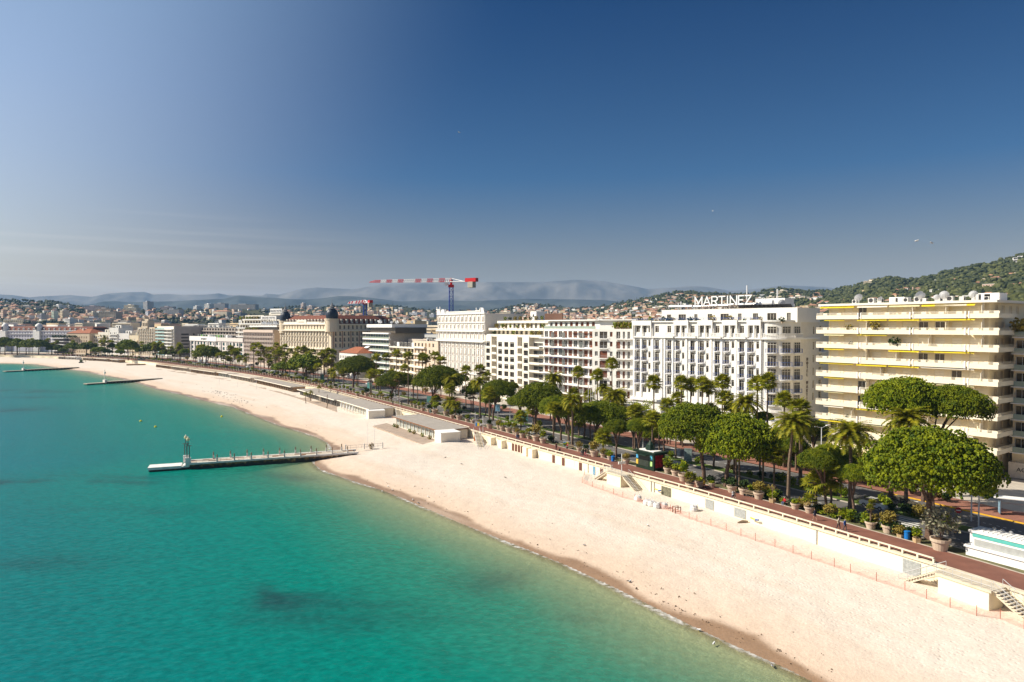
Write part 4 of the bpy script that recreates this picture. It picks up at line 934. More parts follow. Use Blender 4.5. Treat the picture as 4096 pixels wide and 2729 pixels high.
# ================================================================== WHITE FLATS WITH BROWN SHUTTERS
A = (10.0, 243.); B = (25.3, 218.)
b = Bld('apartment_building', 'white apartment building with long balconies and brown roller shutters', 'apartment building', A, B, 16); L = b.L
zs = [24.0-3.08*k for k in range(8)]; box = (0, L, 1.6, 18)
bays = [1.6+k*2.85 for k in range(int((L-2)/2.85)+1)]
ops = [(x, 2.2, z+.12, 2.2) for z in zs for x in bays]
b.block(white, *box, -.2, 27.1, {'f': ops}, parapet=.3); b.win('f', box, ops, 2, wmetal, gl, False, shut, .62)
for z in zs[:-1]:
    m = MB().mat(white2).box(-.6, L+.1, -.1, 1.597, z-.32, z+.02); so = b.add('balcony', m)
    r = MB().mat(metal); r.box(-.5, L, -.02, .02, z+.95, z+1.0); r.box(-.5, L, -.02, .02, z+.3, z+.34)
    for k in range(22): r.box(-.5+k*L/21, -.46+k*L/21, -.02, .02, z+.02, z+.95)
    ob('railing', r, so)
    for k in (2, 4, 7): b.add('screen', MB().mat(glp).box(k*L/9, k*L/9+.06, .2, 1.5, z+.02, z+1.9))
    for k in range(2):
        x0 = rnd.uniform(1, L-7); b.add('awning', MB().mat(rnd.choice([blue_rail, M('grey_awning', (.35, .36, .4))])).box(x0, x0+5, .05, .9, z+2.45, z+2.53))
pop = [(2+k*3.0, 1.6, 27.35, 2.0) for k in range(int(L/3))]
b.block(white, -.2, L+1, 3.6, 18, 26.85, 29.8, {'f': pop}, parapet=0, name='penthouse_wall', roofname='penthouse_roof'); b.win('f', (-.2, L+1, 3.6, 18), pop, 2, wmetal, gl, False, shut, .5)
b.band('roof_slab', white2, -.8, L+1, 2.4, 18, 29.803, 30.15); b.band('terrace_rail', M('rail_glass'), 0, L, 1.7, 1.75, 27.11, 28.0)
# angled wing toward the hotel
w2 = Bld('wing_building', 'angled white wing of flats with grey railings left of the white hotel', 'apartment wing', (25.6, 217.6), (37.2, 209.8), 14); L2 = w2.L
box = (0, L2, 0, 14); o1 = []
for z in zs:
    o1 += [(1.4, 1.0, z+.7, 1.5), (3.9, 2.7, z+.1, 2.2), (6.6, .9, z+.7, 1.5), (9.0, 1.4, z+.1, 2.2), (10.9, .8, z+.1, 2.2), (12.5, .9, z+.1, 2.2)]
w2.block(white, *box, -.2, 27.1, {'f': o1}, parapet=.3); w2.win('f', box, o1, 2, wmetal, gl, False, shut, .5)
w2.balc('f', box, [(11.0, 5.4, z) for z in zs[:-1]], 'bars', white2, metal, 1.2, 1.0); w2.balc('f', box, [(3.9, 3.0, z) for z in zs[:-1]], 'bars', white2, metal, .7, 1.0)
w2.block(white, 1, L2+.5, 3, 14, 26.85, 29.8, {}, parapet=0, name='penthouse_wall', roofname='penthouse_roof'); w2.band('roof_slab', white2, 0, L2+1, 2, 14, 29.803, 30.15)
for k in range(7): add_terrace_plant(w2.root, 7.5+k*.9, 1.2, 26.9, 1.6, 1 if k % 2 else 0)

# ================================================================== WHITE GRID BLOCK WITH ARCHES
A = (-10.6, 277.); B = (9.9, 244.5)
b = Bld('apartment_building', 'white apartment block of square window grids with arched top openings', 'apartment building', A, B, 15); L = b.L
zc = [20.9-2.84*k for k in range(7)]
def grp(us, y0, z1): return us
b.block(creamp, 0, L, 1.8, 15, -.2, 24.1, {}, parapet=.2, name='rear_wall')
cols = [((1938, 1966), [1952]), ((1987, 2070), [2000, 2025, 2048]), ((2089, 2116), [2103])]
for (u0, u1), wu in cols:
    x0, x1 = b.x(u0), b.x(u1); ww = 3.0
    o1 = [(b.x(u)-x0, ww, z-.95, 1.9) for z in zc for u in wu]
    b.block(creamp, x0, x1, 0, 1.797, -.2, 24.4, {'f': o1}, parapet=0, depth=.5, name='bay_wall', roofname='bay_roof')
    for (xc, w_, zb, h) in o1:
        if not(xc-w_/2 > .02 and xc+w_/2 < x1-x0-.02): continue
        f, g_ = winmesh(w_, h, 2, dark, gl, False); fo = ob('window', f, b.root, (x0+xc, .25, zb)); ob('pane', g_, fo)
        b.add('sill', MB().mat(white2).box(x0+xc-w_/2-.1, x0+xc+w_/2+.1, -.12, -.003, zb-.35, zb-.02))
        if rnd.random() < .3: b.add('awning', MB().mat(white2).box(x0+xc-w_/2, x0+xc+w_/2, -.25, -.005, zb+h-.45, zb+h-.4))
for (u0, u1) in ((1968, 1985), (2071, 2088), (2118, 2157)):
    x0, x1 = b.x(u0), b.x(u1)
    for z in zc:
        b.add('balcony', MB().mat(creamp).box(x0, x1, -.1, 1.79, z-1.2, z-1.0).box(x0, x1, -.1, 0, z-.999, z-.35))
        b.add('window', MB().mat(gl).box(x0+.3, x1-.3, 1.7, 1.795, z-1, z+1.0).mat(framem).box((x0+x1)/2-.04, (x0+x1)/2+.04, 1.62, 1.699, z-1, z+1))
for z, x0, y in ((26.7, 0, 1.2), (24.25, 0, .2)):
    b.add('terrace', MB().mat(creamp).box(x0, L+.6, y, 3.0, z-.4, z+.55))
pop = [(1.8+k*3.3, 1.9, 24.5, 1.9) for k in range(int(L/3.3))]
b.block(creamp, .3, L, 3.0, 15, 24.1, 26.9, {'f': pop}, parapet=0, name='upper_wall', roofname='upper_roof'); b.win('f', (.3, L, 3.0, 15), pop, 2, framem, gl, False)
pop = [(1.5+k*3.0, 1.6, 27.2, 1.9) for k in range(int((L-6)/3.0))]
b.block(creamp, 4, L+.5, 4.5, 15, 26.9, 29.6, {'f': pop}, parapet=0, name='penthouse_wall', roofname='penthouse_roof'); b.win('f', (4, L+.5, 4.5, 15), pop, 2, framem, gl, False)
b.band('terrace', creamp, 3, L+1, 3.6, 4.49, 29.2, 30.1)
for k in range(18): add_terrace_plant(b.root, 1+k*2.1, rnd.choice([.9, 1.9, 4.2]), rnd.choice([24.5, 27.2]), rnd.uniform(.8, 1.3))
for k in range(8): add_terrace_plant(b.root, 6+k*3.7, 5.5, 30.1, 1.2)
b.block(white2, 22, 26, 7, 12, 29.6, 33.6, {'f': [(2, 1, 31.5, 1)]}, parapet=0, name='roof_cabin', roofname='cabin_roof', roof=tile); b.band('lattice_screen', M('rust_screen', (.12, .06, .04)), 33, 44, 6, 6.3, 30.0, 32.6)

# ================================================================== ORNATE WHITE BUILDING
A = (-34.0, 314.); B = (-10.9, 277.5)
b = Bld('ornate_building', 'ornate white belle epoque building with corner turrets and a balustraded roofline', 'apartment building', A, B, 18); L = b.L
zf = [29.8, 26.2, 22.0, 18.7, 15.4, 12.1, 8.8, 5.5, 1.0]; box = (0, L, 0, 18); ops = []; bal = []
nb = 12
for i, z in enumerate(zf):
    for k in range(nb):
        x = 1.6+k*(L-3.2)/(nb-1); ops.append((x, 1.35, z+.15, 2.2 if i else 2.0))
        if i > 2 and i < 8: bal.append((x, 1.9, z))
b.block(M('warm_white_render', (.83, .76, .68), var=.05), *box, -.2, 33.2, {'f': ops}, parapet=.4); b.win('f', box, ops, 2, white2, M('pale_curtained_glass', (.42, .38, .34), rough=.2, rand=.5, spec=.5))
b.balc('f', box, bal, 'curve', white2, M('pale_iron', (.45, .40, .36)), .7, .9)
for z, e in ((25.8, 1.1), (21.5, 1.2), (33.2, .5), (7.9, .5)): b.band('cornice', white2, -.3, L+.2, -e, -.003, z-.15, z+.25)
for z in (26.05, 21.75):
    m = MB().mat(white2).box(-.2, L, -1.05, -.9, z+.75, z+.9); [m.box(k*L/70, k*L/70+.25, -1.04, -.92, z, z+.75) for k in range(70)]; b.add('balustrade', m)
for k in range(nb+1):
    x = max(.02, min(L-.5, .9+(k-.5)*(L-3.2)/(nb-1)-.1)); b.band('pilaster', white2, x, x+.45, -.3, -.003, 8.2, 21.3)
    b.add('column', MB().mat(white2).lathe([(.22, 22.25), (.18, 25.6)], 8, (x+.22, -.7)))
for k in range(nb+1): x = max(.02, min(L-.4, .9+(k-.5)*(L-3.2)/(nb-1)-.1)); b.band('pilaster', white2, x, x+.3, -.22, -.003, 26.1, 33.0)
for z in (29.3,): b.band('cornice', white2, -.1, L+.1, -.45, -.003, z, z+.25)
b.balc('f', box, [(1.6+k*(L-3.2)/(nb-1), 1.7, 29.75) for k in range(nb)], 'curve', white2, M('pale_iron'), .5, .8)
m = MB().mat(white2).box(8, L-6, -.2, 0.1, 34.2, 34.45)
for k in range(60): m.box(8+k*(L-14)/60, 8.25+k*(L-14)/60, -.15, .05, 33.46, 34.2)
b.add('parapet', m)
for x0, w_, zt_ in ((-.3, 3.2, 36.0), (L-6.6, 3.4, 34.8)):
    t = MB().mat(white2).box(x0, x0+w_, -.5, 2.8, 33.46, zt_-.6); t.box(x0-.2, x0+w_+.2, -.7, 3.0, zt_-.6, zt_-.25)
    for xx in (x0, x0+w_): t.lathe([(.3, zt_-.25), (.15, zt_+.1), (.32, zt_+.45), (.05, zt_+.9)], 8, (xx, -.4))
    b.add('turret', t)
for xg in (5.2, L-2.6):   # curved gables
    m = MB().mat(white2); n = 10
    pts = [(xg+2.1*math.cos(math.pi*k/n), 33.46+2.1*math.sin(math.pi*k/n)) for k in range(n+1)]
    m.grid([(x, -.3, z) for x, z in pts]+[(x, .3, z) for x, z in pts], [tuple(range(n, -1, -1)), tuple(range(n+1, 2*n+2))]+[(k, k+1, n+2+k, n+1+k) for k in range(n)]); b.add('gable', m)
b.add('finial', MB().mat(white2).lathe([(.25, 33.46), (.15, 34.6), (.3, 35), (.05, 35.6)], 8, (8, -.1))); b.add('finial', MB().mat(white2).lathe([(.25, 33.46), (.15, 34.6), (.3, 35), (.05, 35.6)], 8, (L-6.9, -.1)))

# ================================================================== BEIGE STEPPED BLOCK, MODERN WHITE BLOCK, SMALL WHITE HOUSE
A = at_off(1556, 46); B = at_off(1752, 47)
b = Bld('apartment_building', 'beige stepped apartment block with wide balconies behind tall fan palms', 'apartment building', A, B, 18); L = b.L; xm = b.x(1654)
zz = [17.6-3.1*k for k in range(6)]
o1 = [(2+k*4.2, 2.8, z+.1, 2.2) for z in zz for k in range(int(xm/4.2))]
b.block(cream, 0, xm, 2, 18, -.2, 17.4, {'f': o1}, parapet=.2, name='left_wall', roofname='left_roof'); b.win('f', (0, xm, 2, 18), o1, 2, white2, gl, False, shutw, .2)
b.balc('f', (0, xm, 2, 18), [(xm/2, xm-.3, z) for z in zz[1:]], 'solid', creamp, creamp, 1.9, .75); b.band('terrace', creamp, -.5, xm, .2, 2, 17.0, 17.6)
o1 = [(2+k*3.6, 1.6, z+.6, 1.7) for z in [17.6-3.1*q for q in range(6)] for k in range(int((L-xm)/3.6))]
b.block(M('pinkish_beige_render', (.66, .54, .42)), xm+.01, L, 0, 18, -.2, 21.0, {'f': o1}, roof=lgrey, name='right_wall', roofname='right_roof'); b.win('f', (xm+.01, L, 0, 18), o1, 2, framem, gl, False, M('tan_shutter', (.35, .22, .12)), .5)
b.balc('f', (xm+.01, L, 0, 18), [((L-xm)*.28, (L-xm)*.5, z) for z in zz], 'solid', creamp, creamp, 1.1, .7)
for k in range(14): add_ac(b.root, xm-3+k*1.7, rnd.uniform(3, 8), 20.5 if k > 2 else 17.2, rnd.uniform(.9, 1.6))
b.block(M('grey_beige_wall', (.52, .45, .38)), 2, L, 10, 17, 17, 21.4, {}, name='back_wall', roofname='back_roof'); add_dish(b.root, xm+9, 3, 20.6, .8)
A = at_off(1452, 46); B = at_off(1554, 46)
b = Bld('apartment_building', 'modern white building with glazed floors, white slabs and a bare beige side wall', 'apartment building', A, B, 22); L = b.L
zz = [24.3-3.12*k for k in range(8)]; box = (0, L-1.5, 1.4, 22); o1 = [(1.8+k*3.3, 3.0, z-3.0, 2.6) for z in zz for k in range(int((L-2)/3.3))]
b.block(M('side_wall_render', (.50, .44, .37)), *box, -.2, 24.2, {'f': o1}, parapet=.1); b.win('f', box, o1, 2, wmetal, gl2, False)
for z in zz:
    so = b.add('balcony', MB().mat(white2).box(-.6, L, 0, 1.397, z-.5, z+.25)); ob('railing', MB().mat(M('rail_glass')).box(-.5, L-.1, .03, .07, z+.25, z+1.1), so) if z < 24 else None
b.block(M('bronze_glass_wall', (.10, .08, .06), rough=.3), 3.5, L+2, 3, 21, 24.25, 27.3, {}, parapet=0, name='penthouse_wall', roofname='penthouse_roof'); b.band('roof_slab', white2, 2.3, L+1.5, 1.2, 22, 27.303, 29.0)
for k in range(9): add_dish(b.root, 5+k*3.0, rnd.uniform(3, 19), 29.0, rnd.uniform(.7, 1.2), rnd.uniform(1.5, 3))
b.add('awning', MB().mat(white2).grid([(3, 1.3, 17.2), (8, 1.3, 17.2), (8, -1.2, 16.0), (3, -1.2, 16.0)], [(0, 1, 2, 3)]) or None) if False else b.add('awning', (lambda q: (q.grid([(3, 1.3, 17.2), (8, 1.3, 17.2), (8, -1.2, 16.0), (3, -1.2, 16.0)], [(0, 1, 2, 3)]), q)[1])(MB().mat(white2)))
def hiproof(mb, x0, x1, y0, y1, z, h, e=.4, ridge=.5):
    x0 -= e; x1 += e; y0 -= e; y1 += e; ins = min((x1-x0), (y1-y0))*ridge
    if x1-x0 > y1-y0: r0, r1 = (x0+ins, (y0+y1)/2, z+h), (x1-ins, (y0+y1)/2, z+h)
    else: r0, r1 = ((x0+x1)/2, y0+ins, z+h), ((x0+x1)/2, y1-ins, z+h)
    a, b_, c, d = (x0, y0, z), (x1, y0, z), (x1, y1, z), (x0, y1, z)
    if x1-x0 > y1-y0: mb.grid([a, b_, c, d, r0, r1], [(0, 1, 5, 4), (1, 2, 5), (2, 3, 4, 5), (3, 0, 4), (3, 2, 1, 0)])
    else: mb.grid([a, b_, c, d, r0, r1], [(0, 1, 4), (1, 2, 5, 4), (2, 3, 5), (3, 0, 4, 5), (3, 2, 1, 0)])
    return mb
A = at_off(1357, 38); B = at_off(1428, 38)
b = Bld('villa', 'small white villa with a hipped terracotta roof below the domed hotel', 'villa', A, B, 14); L = b.L
o1 = [(1.5+k*2.3, 1.1, 9.8, 1.8) for k in range(int(L/2.3))]+[(2+k*3.4, 1.3, 5, 2.4) for k in range(int(L/3.4))]
b.block(white, 0, L, 0, 14, -.2, 13.2, {'f': o1}, parapet=0); b.win('f', (0, L, 0, 14), o1, 2); b.add('tiled_roof', hiproof(MB().mat(tile), 0, L, 0, 14, 13.2, 3.2)); b.band('band', white2, -.2, L+.2, -.2, -.003, 8.6, 9.0)

# ================================================================== DOMED HOTEL (CARLTON)
A = (-162., 477.); B = (-115.5, 436.)
b = Bld('hotel_building', 'cream belle epoque hotel with two dark pointed domes and a red mansard roof', 'hotel', A, B, 50); L = b.L
cm = M('carlton_render', (.74, .62, .46), var=.06); zf = [25.7, 21.6, 17.8, 14.0, 9.6, 5.4, .8]; nb = 17; ops = []; bal = []
for i, z in enumerate(zf):
    for k in range(nb):
        x = 2.2+k*(L-4)/nb; ops.append((x, 1.25, z+.3, 2.5)); 
        if i in (1, 2): bal.append((x, 1.9, z))
rops = [(3.5+k*3.3, 1.25, z+.3, 2.5) for z in zf for k in range(14)]
box = (0, L, 0, 52); b.block(cm, *box, -.2, 29.2, {'f': ops, 'r': rops}, parapet=.3); cg = M('curtained_glass', (.30, .27, .22), rough=.2, rand=.6, spec=.5)
b.win('f', box, ops, 2, framem, cg, False); b.win('r', box, rops, 2, framem, gl, False); b.balc('f', box, bal, 'curve', creamp, dark, .8, .9)
b.balc('r', box, [(3.5+k*3.3, 1.9, z) for z in (21.6, 17.8) for k in range(0, 14, 1)], 'bars', creamp, dark, .7, .9)
for z, e in ((25.1, 1.3), (29.2, .8), (13.2, .8)):
    b.band('cornice', creamp, -.5, L+.3, -e, -.003, z-.2, z+.3); b.band('cornice', creamp, L+.003, L+e, .3, 52, z-.2, z+.3)
for k in range(nb+1): b.band('pilaster', creamp, .7+k*(L-4)/nb, 1.1+k*(L-4)/nb, -.3, -.003, 13.6, 24.8)
for k in range(0, 14, 2): b.band('brick_quoin', M('brick_quoin', (.36, .18, .13)), L+.003, L+.15, 1.6+k*3.3, 2.1+k*3.3, 13.6, 24.8)
b.add('parapet', MB().mat(creamp).box(-.3, L-5, -.4, .1, 29.5, 30.9)); b.add('name_panel', MB().mat(creamp).box(L*.36, L*.55, -.6, -.41, 29.5, 32.2))
m = MB().mat(tiled)   # mansard: two slopes
def mansard(x0, x1, y0, y1, z0, z1, z2, i1, i2):
    a = [(x0, y0, z0), (x1, y0, z0), (x1, y1, z0), (x0, y1, z0)]; c = [(x0+i1, y0+i1, z1), (x1-i1, y0+i1, z1), (x1-i1, y1-i1, z1), (x0+i1, y1-i1, z1)]; e = [(x0+i2, y0+i2, z2), (x1-i2, y0+i2, z2), (x1-i2, y1-i2, z2), (x0+i2, y1-i2, z2)]
    return a+c+e, [(k, (k+1) % 4, 4+(k+1) % 4, 4+k) for k in range(4)]+[(4+k, 4+(k+1) % 4, 8+(k+1) % 4, 8+k) for k in range(4)]+[(8, 9, 10, 11)]
m.grid(*mansard(1.5, L-1.2, 1.5, 51.5, 29.3, 32.8, 35.2, .8, 5)); b.add('mansard_roof', m)
dm = MB().mat(creamp).box(-.7, .7, -.2, 1.6, 0, 2.6).mat(gl).box(-.45, .45, -.24, -.201, .3, 2.2).mat(creamp).box(-.06, .06, -.28, -.241, .3, 2.2).mesh('dormer')
for k in range(15): b.add('dormer', dm, (3+k*(L-6)/14.5, 1.3, 30.0))
for k in range(12): b.add('dormer', dm, (L-1.0, 5+k*3.9, 30.0), math.pi/2)
for k in range(5): b.add('skylight', MB().mat(M('roof_vent', (.30, .11, .06))).box(0, 3, 0, 1.5, 0, .6), (6+k*9, 4.5, 33.7))
def carldome(x, y, zb, k, nm):
    o = MB().mat(cm).lathe([(4.2*k, zb-8), (4.2*k, zb-.3), (4.5*k, zb-.3), (4.5*k, zb+.4), (3.9*k, zb+.4)], 20, (x, y)); b.add('tower', o)
    dmm = M('dome_slate', (.022, .03, .05), var=.3, scale=.5, rough=.4)
    d_ = b.add('dome', MB().mat(dmm).lathe([(3.4*k, zb+.4), (3.7*k, zb+1.8), (3.75*k, zb+3.0), (3.5*k, zb+4.4), (2.9*k, zb+5.7), (2.2*k, zb+6.5), (2.0*k, zb+6.7)], 20, (x, y)), ) 
    ob('lantern', MB().mat(M('lead_grey', (.22, .22, .23))).lathe([(2.5*k, zb+6.7), (2.4*k, zb+7.1), (1.3*k, zb+7.3), (1.4*k, zb+8.1), (1.7*k, zb+8.2), (.9*k, zb+8.7), (.9*k, zb+9.2), (.3*k, zb+9.6), (.45*k, zb+10.2), (.12*k, zb+10.6), (.12*k, zb+12.6), (.01, zb+13)], 12, (x, y)), d_)
carldome(2.6, 2.6, 31.3, .95, 'a'); carldome(L-1.0, 1.4, 32.4, 1.05, 'b')
tx = text_mesh('CARLTON', 1.5, dark, .05, 1.25); 
ob('lettering', tx, b.root, (L-2.6, -3.35, 29.9), .35); ob('lettering', text_mesh('INTERCONTINENTAL', .7, M('gold_letter', (.4, .3, .15)), .03), b.root, (L*.455, -.63, 30.5))
for k, r in ((0, 1.2), (1, .9), (2, 1.4)): add_dish(b.root, L-8+k*3.5, 9+k*2, 35.0, r, 2.0)

# ================================================================== FURTHER FRONT BLOCKS ALONG THE BAY
A = at_off(971, 47); B = at_off(1092, 47)
b = Bld('office_building', 'pinkish concrete building with a square sunscreen grid left of the domed hotel', 'building', A, B, 20); L = b.L; pk = M('pinkish_concrete', (.62, .50, .42))
zz = [20.6-3.0*k for k in range(7)]; nb = 18; o1 = [(1.0+(k+.5)*(L-2)/nb, (L-2)/nb*.8, z+.2, 1.8) for z in zz for k in range(nb)]
b.block(pk, 0, L, .6, 20, -.2, 25.2, {'f': o1}, depth=.5); b.win('f', (0, L, .6, 20), o1, 1, dark, gl, False)
for z in zz:
    m = MB().mat(M('pink_white_screen', (.72, .62, .55)))
    for k in range(nb+1): x = 1+k*(L-2)/nb; m.box(x-.14, x+.14, 0, .58, z-1.0, z+2.0)
    m.box(1, L-1, .1, .3, z-1.0, z-.75); m.box(1, L-1, .1, .3, z-.25, z)
    b.add('sunscreen', m)
b.band('end_wall', M('tan_panel', (.50, .40, .30)), L+.003, L+.3, .6, 20, 0, 25); b.band('parapet', pk, 0, L, -.1, .59, 23.4, 25.3)
b.block(M('bronze_glass_wall'), 8, L-1, 4, 18, 25, 27.4, {}, parapet=0, name='penthouse_wall', roofname='penthouse_roof'); b.band('roof_slab', white2, 6, L+.5, 2.6, 20, 27.403, 28.5)
for k in range(10): add_dish(b.root, 10+k*2.4, rnd.uniform(5, 15), 28.5, rnd.uniform(.8, 1.5), rnd.uniform(1, 3))
for k in range(8): add_terrace_plant(b.root, 2+k*3, 1.8, 25, 1.4, k % 2)

A = (XatU(948, 572), 572); B = (XatU(1112, 548), 548)
b = Bld('hotel_building', 'white tiered hotel with GRAND HOTEL sign behind the pinkish grid building', 'hotel', A, B, 20); L = b.L
for i, (z, x0, x1) in enumerate(((19.5, 0, L), (23, 0, L), (26.5, 1, L), (30, 3, L), (33.5, 8, L*.62))):
    b.block(creamp, x0, x1, 1.5+i*.1, 20, z, z+3.45, {'f': [(2+k*3.4, 2.4, z+.3, 2.1) for k in range(int((x1-x0)/3.4))]}, parapet=0); b.win('f', (x0, x1, 1.5+i*.1, 20), [(2+k*3.4, 2.4, z+.3, 2.1) for k in range(int((x1-x0)/3.4))], 1, framem, gl, False); b.band('balcony', white2, x0-1, x1+.5, -.3, 1.45+i*.1, z-.5, z+.4)
b.block(white, 0, L, 1.5, 20, -.2, 19.45, {}, parapet=0, name='lower_wall', roofname='lower_roof')
xc = b.x(1048); m = MB().mat(white2).box(xc, L-.5, -1.2, -.5, 33.4, 36.2)
for k in range(7): xx = xc+k*(L-1-xc)/6; m.box(xx, xx+.4, -1.2, -.5, 22, 33.4)
b.add('portico', m); ob('lettering', text_mesh('GRAND HOTEL', 1.9, dark, .05, 1.2), b.root, ((xc+L)/2, -1.26, 34.1))
b.add('sign_board', MB().mat(white2).box(xc+4, L-1, 5, 5.4, 39, 42.2)); ob('lettering', text_mesh('GRAND HOTEL', 1.9, dark, .05), b.root, ((xc+L)/2+1.5, 4.94, 39.8)); b.block(creamp, xc+2, L, 5.5, 12, 36.9, 39.0, {}, parapet=0, name='sign_base', roofname='sign_base_roof')
for k in range(9): add_terrace_plant(b.root, 3+k*4, 1.5, 33.2, 2)

A = at_off(762, 47); B = at_off(974, 47)
b = Bld('hotel_building', 'low white hotel with teal glass strips and JW MARRIOTT lettering on its parapet', 'hotel', A, B, 25); L = b.L; xm = b.x(868)
zz = [1.5+3.6*k for k in range(4)]; nb = 16
o1 = [(1.2+(k+.5)*(L-2)/nb, (L-2)/nb*.55, z, 2.6) for z in zz for k in range(nb)]
b.block(M('pale_mauve_render', (.68, .62, .58)), 0, L, 0, 25, -.2, 18.2, {'f': o1}, depth=.5); b.win('f', (0, L, 0, 25), o1, 1, white2, gl2, False)
b.band('parapet_band', white2, -.5, xm, -.8, -.003, 15.5, 19.4); b.band('parapet_band', M('pale_mauve_render'), xm+.2, L, -.6, -.003, 15.8, 18.8)
for u in (766, 781, 833, 860, 885, 912, 934, 958): x = b.x(u); b.band('pier', white2, x-.35, x+.35, -.9, -.003, 0, 15.4)
ob('lettering', text_mesh('JW MARRIOTT', 1.9, dark, .05), b.root, (b.x(819), -.86, 16.6))
for k in range(14): b.add('terrace_post', MB().mat(white2).tube([(0, 0, 0), (0, 0, 3.2)], .4, 8), (7+k*5.2, 4, 18.0))
for k in range(4): b.add('terrace_box', MB().mat([M('green_panel', (.15, .38, .05)), white2][k % 2]).box(0, 6, 0, 4, 0, 2.8), (9+k*17, 5, 17.8))
A = (XatU(742, 668), 668); B = (XatU(992, 560), 560)
b = Bld('apartment_building', 'long grey-brown block with dark balcony bands behind the low white hotel', 'apartment building', A, B, 16); L = b.L; gb = M('grey_brown_render', (.36, .31, .27))
for k in range(8):
    z = 24-3.2*k; n = 22; oo = [(2+q*(L-3)/n, (L-3)/n*.7, z-.1, 2.1) for q in range(n)]
    if k < 4: b.block(gb, 0, L, 1.4, 16, z-.6, z+2.5, {'f': oo}, parapet=0, roofname='floor_slab'); b.win('f', (0, L, 1.4, 16), oo, 1, gb, gl, False); so = b.add('balcony', MB().mat(gb).box(-.5, L+.5, 0, 1.38, z-.8, z+.1))
    else: b.block(gb, 0, L, 1.4, 16, z-.8, z+2.38, {}, parapet=0, roofname='floor_slab')
for k in range(30): add_ac(b.root, 3+k*(L-5)/30, rnd.uniform(3, 12), 26.5, rnd.uniform(1, 2.2))
A = (XatU(622, 642), 642); B = (XatU(688, 618), 618)
b = Bld('apartment_building', 'glazed balcony block with a blank grey side wall and ribbon windows', 'apartment building', A, B, 30); L = b.L
zz = [25-3.0*k for k in range(9)]; o1 = [(1.5+k*2.9, 2.3, z-2.6, 2.1) for z in zz for k in range(int(L/2.9))]; o2 = [(9, 7.0, z-2.3, 1.5) for z in zz[1:]]+[(17, 1.6, z-2.3, 1.5) for z in zz[1:]]
b.block(creamp, 0, L, 1.5, 2.5, -.2, 27.8, {'f': o1}, parapet=0, name='front_wall'); b.win('f', (0, L, 1.5, 3), o1, 2, wmetal, glp, False)
b.block(grey, 0.1, L+.1, 2.51, 30, -.2, 28, {'r': o2}); b.win('r', (.1, L+.1, 2.51, 30), o2, 4, dark, gl, False)
for z in zz: so = b.add('balcony', MB().mat(white2).box(-.5, L*.55, 0, 1.49, z-.2, z+.1).box(L*.58, L+.4, -.6, 1.49, z-.3, z+.3)); ob('railing', MB().mat(M('turquoise_glass', (.30, .52, .52), rough=.1)).box(-.45, L*.54, .02, .06, z+.1, z+1.1), so)
A = at_off(551, 50); B = at_off(620, 50)
b = Bld('ornate_building', 'beige art deco building with arched bays and a square central tower', 'apartment building', A, B, 20); L = b.L; bz = M('beige_stone', (.60, .50, .38))
o1 = [(1.5+k*3.1, 1.5, z, 2.0) for z in [2+3.1*q for q in range(8)] for k in range(int(L/3.1))]
b.block(bz, 0, L, 0, 20, -.2, 27, {'f': o1}); b.win('f', (0, L, 0, 20), o1, 1, framem, gl, False)
for k in range(int(L/3.1)+1): b.band('pilaster', creamp, .0+k*3.1, .5+k*3.1, -.6, -.003, 1, 25.5)
b.block(bz, L*.3, L*.62, -.8, 6, 26, 33, {'f': [(2.5+k*3, 1.8, 28, 3) for k in range(3)]}, name='tower', roofname='tower_roof'); b.block(bz, L*.36, L*.56, 1, 6, 33, 35, {}, name='tower_top', roofname='tower_top_roof')
for k in range(3):
    m = MB().mat(creamp); n = 8; xx = L*(.16, .46, .82)[k]; r_ = 2.4
    m.grid([(xx+r_*math.cos(math.pi*q/n), -.9, 24+r_*math.sin(math.pi*q/n)) for q in range(n+1)]+[(xx+r_*.75*math.cos(math.pi*q/n), -.9, 24+r_*.75*math.sin(math.pi*q/n)) for q in range(n+1)], [(q, q+1, n+2+q, n+1+q) for q in range(n)]); b.add('arch_hood', m)
A = at_off(388, 48); B = at_off(548, 48)
L = math.hypot(B[0]-A[0], B[1]-A[1])
LAB6 = ['tall white flats with stepped balconies left of the beige tower building', 'white apartment house with bowed balconies between pines and palms', 'low white house with green blinds beside the art deco tower', 'narrow cream balcony house with a flat terrace roof']
for i, (f0, f1, h) in enumerate(((0, .27, 22), (.29, .52, 26.5), (.53, .78, 21), (.79, 1, 19))):
    a = (A[0]+(B[0]-A[0])*f0, A[1]+(B[1]-A[1])*f0); c = (A[0]+(B[0]-A[0])*f1, A[1]+(B[1]-A[1])*f1)
    b = Bld('apartment_building', LAB6[i], 'apartment building', a, c, 16, None); l = b.L; m_ = [creamp, white, white, cream][i]
    nf = int(h/3.1); nb = int(l/3.4); o1 = [(1.9+k*3.3, 1.7, 1+3.1*q, 2.1) for q in range(nf-1) for k in range(nb)]
    b.block(m_, 0, l, 1.2, 16, -.2, h, {'f': o1}); b.win('f', (0, l, 1.2, 16), o1, 2, framem, gl, False, shutw, .35)
    b.balc('f', (0, l, 1.2, 16), [(l*.27 if q % 2 else l*.3, l*.45, .9+3.1*q) for q in range(1, nf-1)]+[(l*.75, l*.4, .9+3.1*q) for q in range(1, nf-1)], 'solid', m_, m_, 1.3, .8)
    b.block(m_, l*.3, l*.9, 5, 14, h-.3, h+2.6, {'f': [(l*.15, 2, h, 1.8), (l*.4, 2, h, 1.8)]}, name='penthouse_wall', roofname='penthouse_roof', parapet=0)
A = at_off(266, 44); B = at_off(358, 44)
b = Bld('apartment_building', 'beige rendered house with a low terracotta hipped roof and side terraces', 'apartment building', A, B, 20); L = b.L
o1 = [(2+k*3.6, 1.3, 1+3.6*q, 2.2) for q in range(5) for k in range(int(L/3.6))]
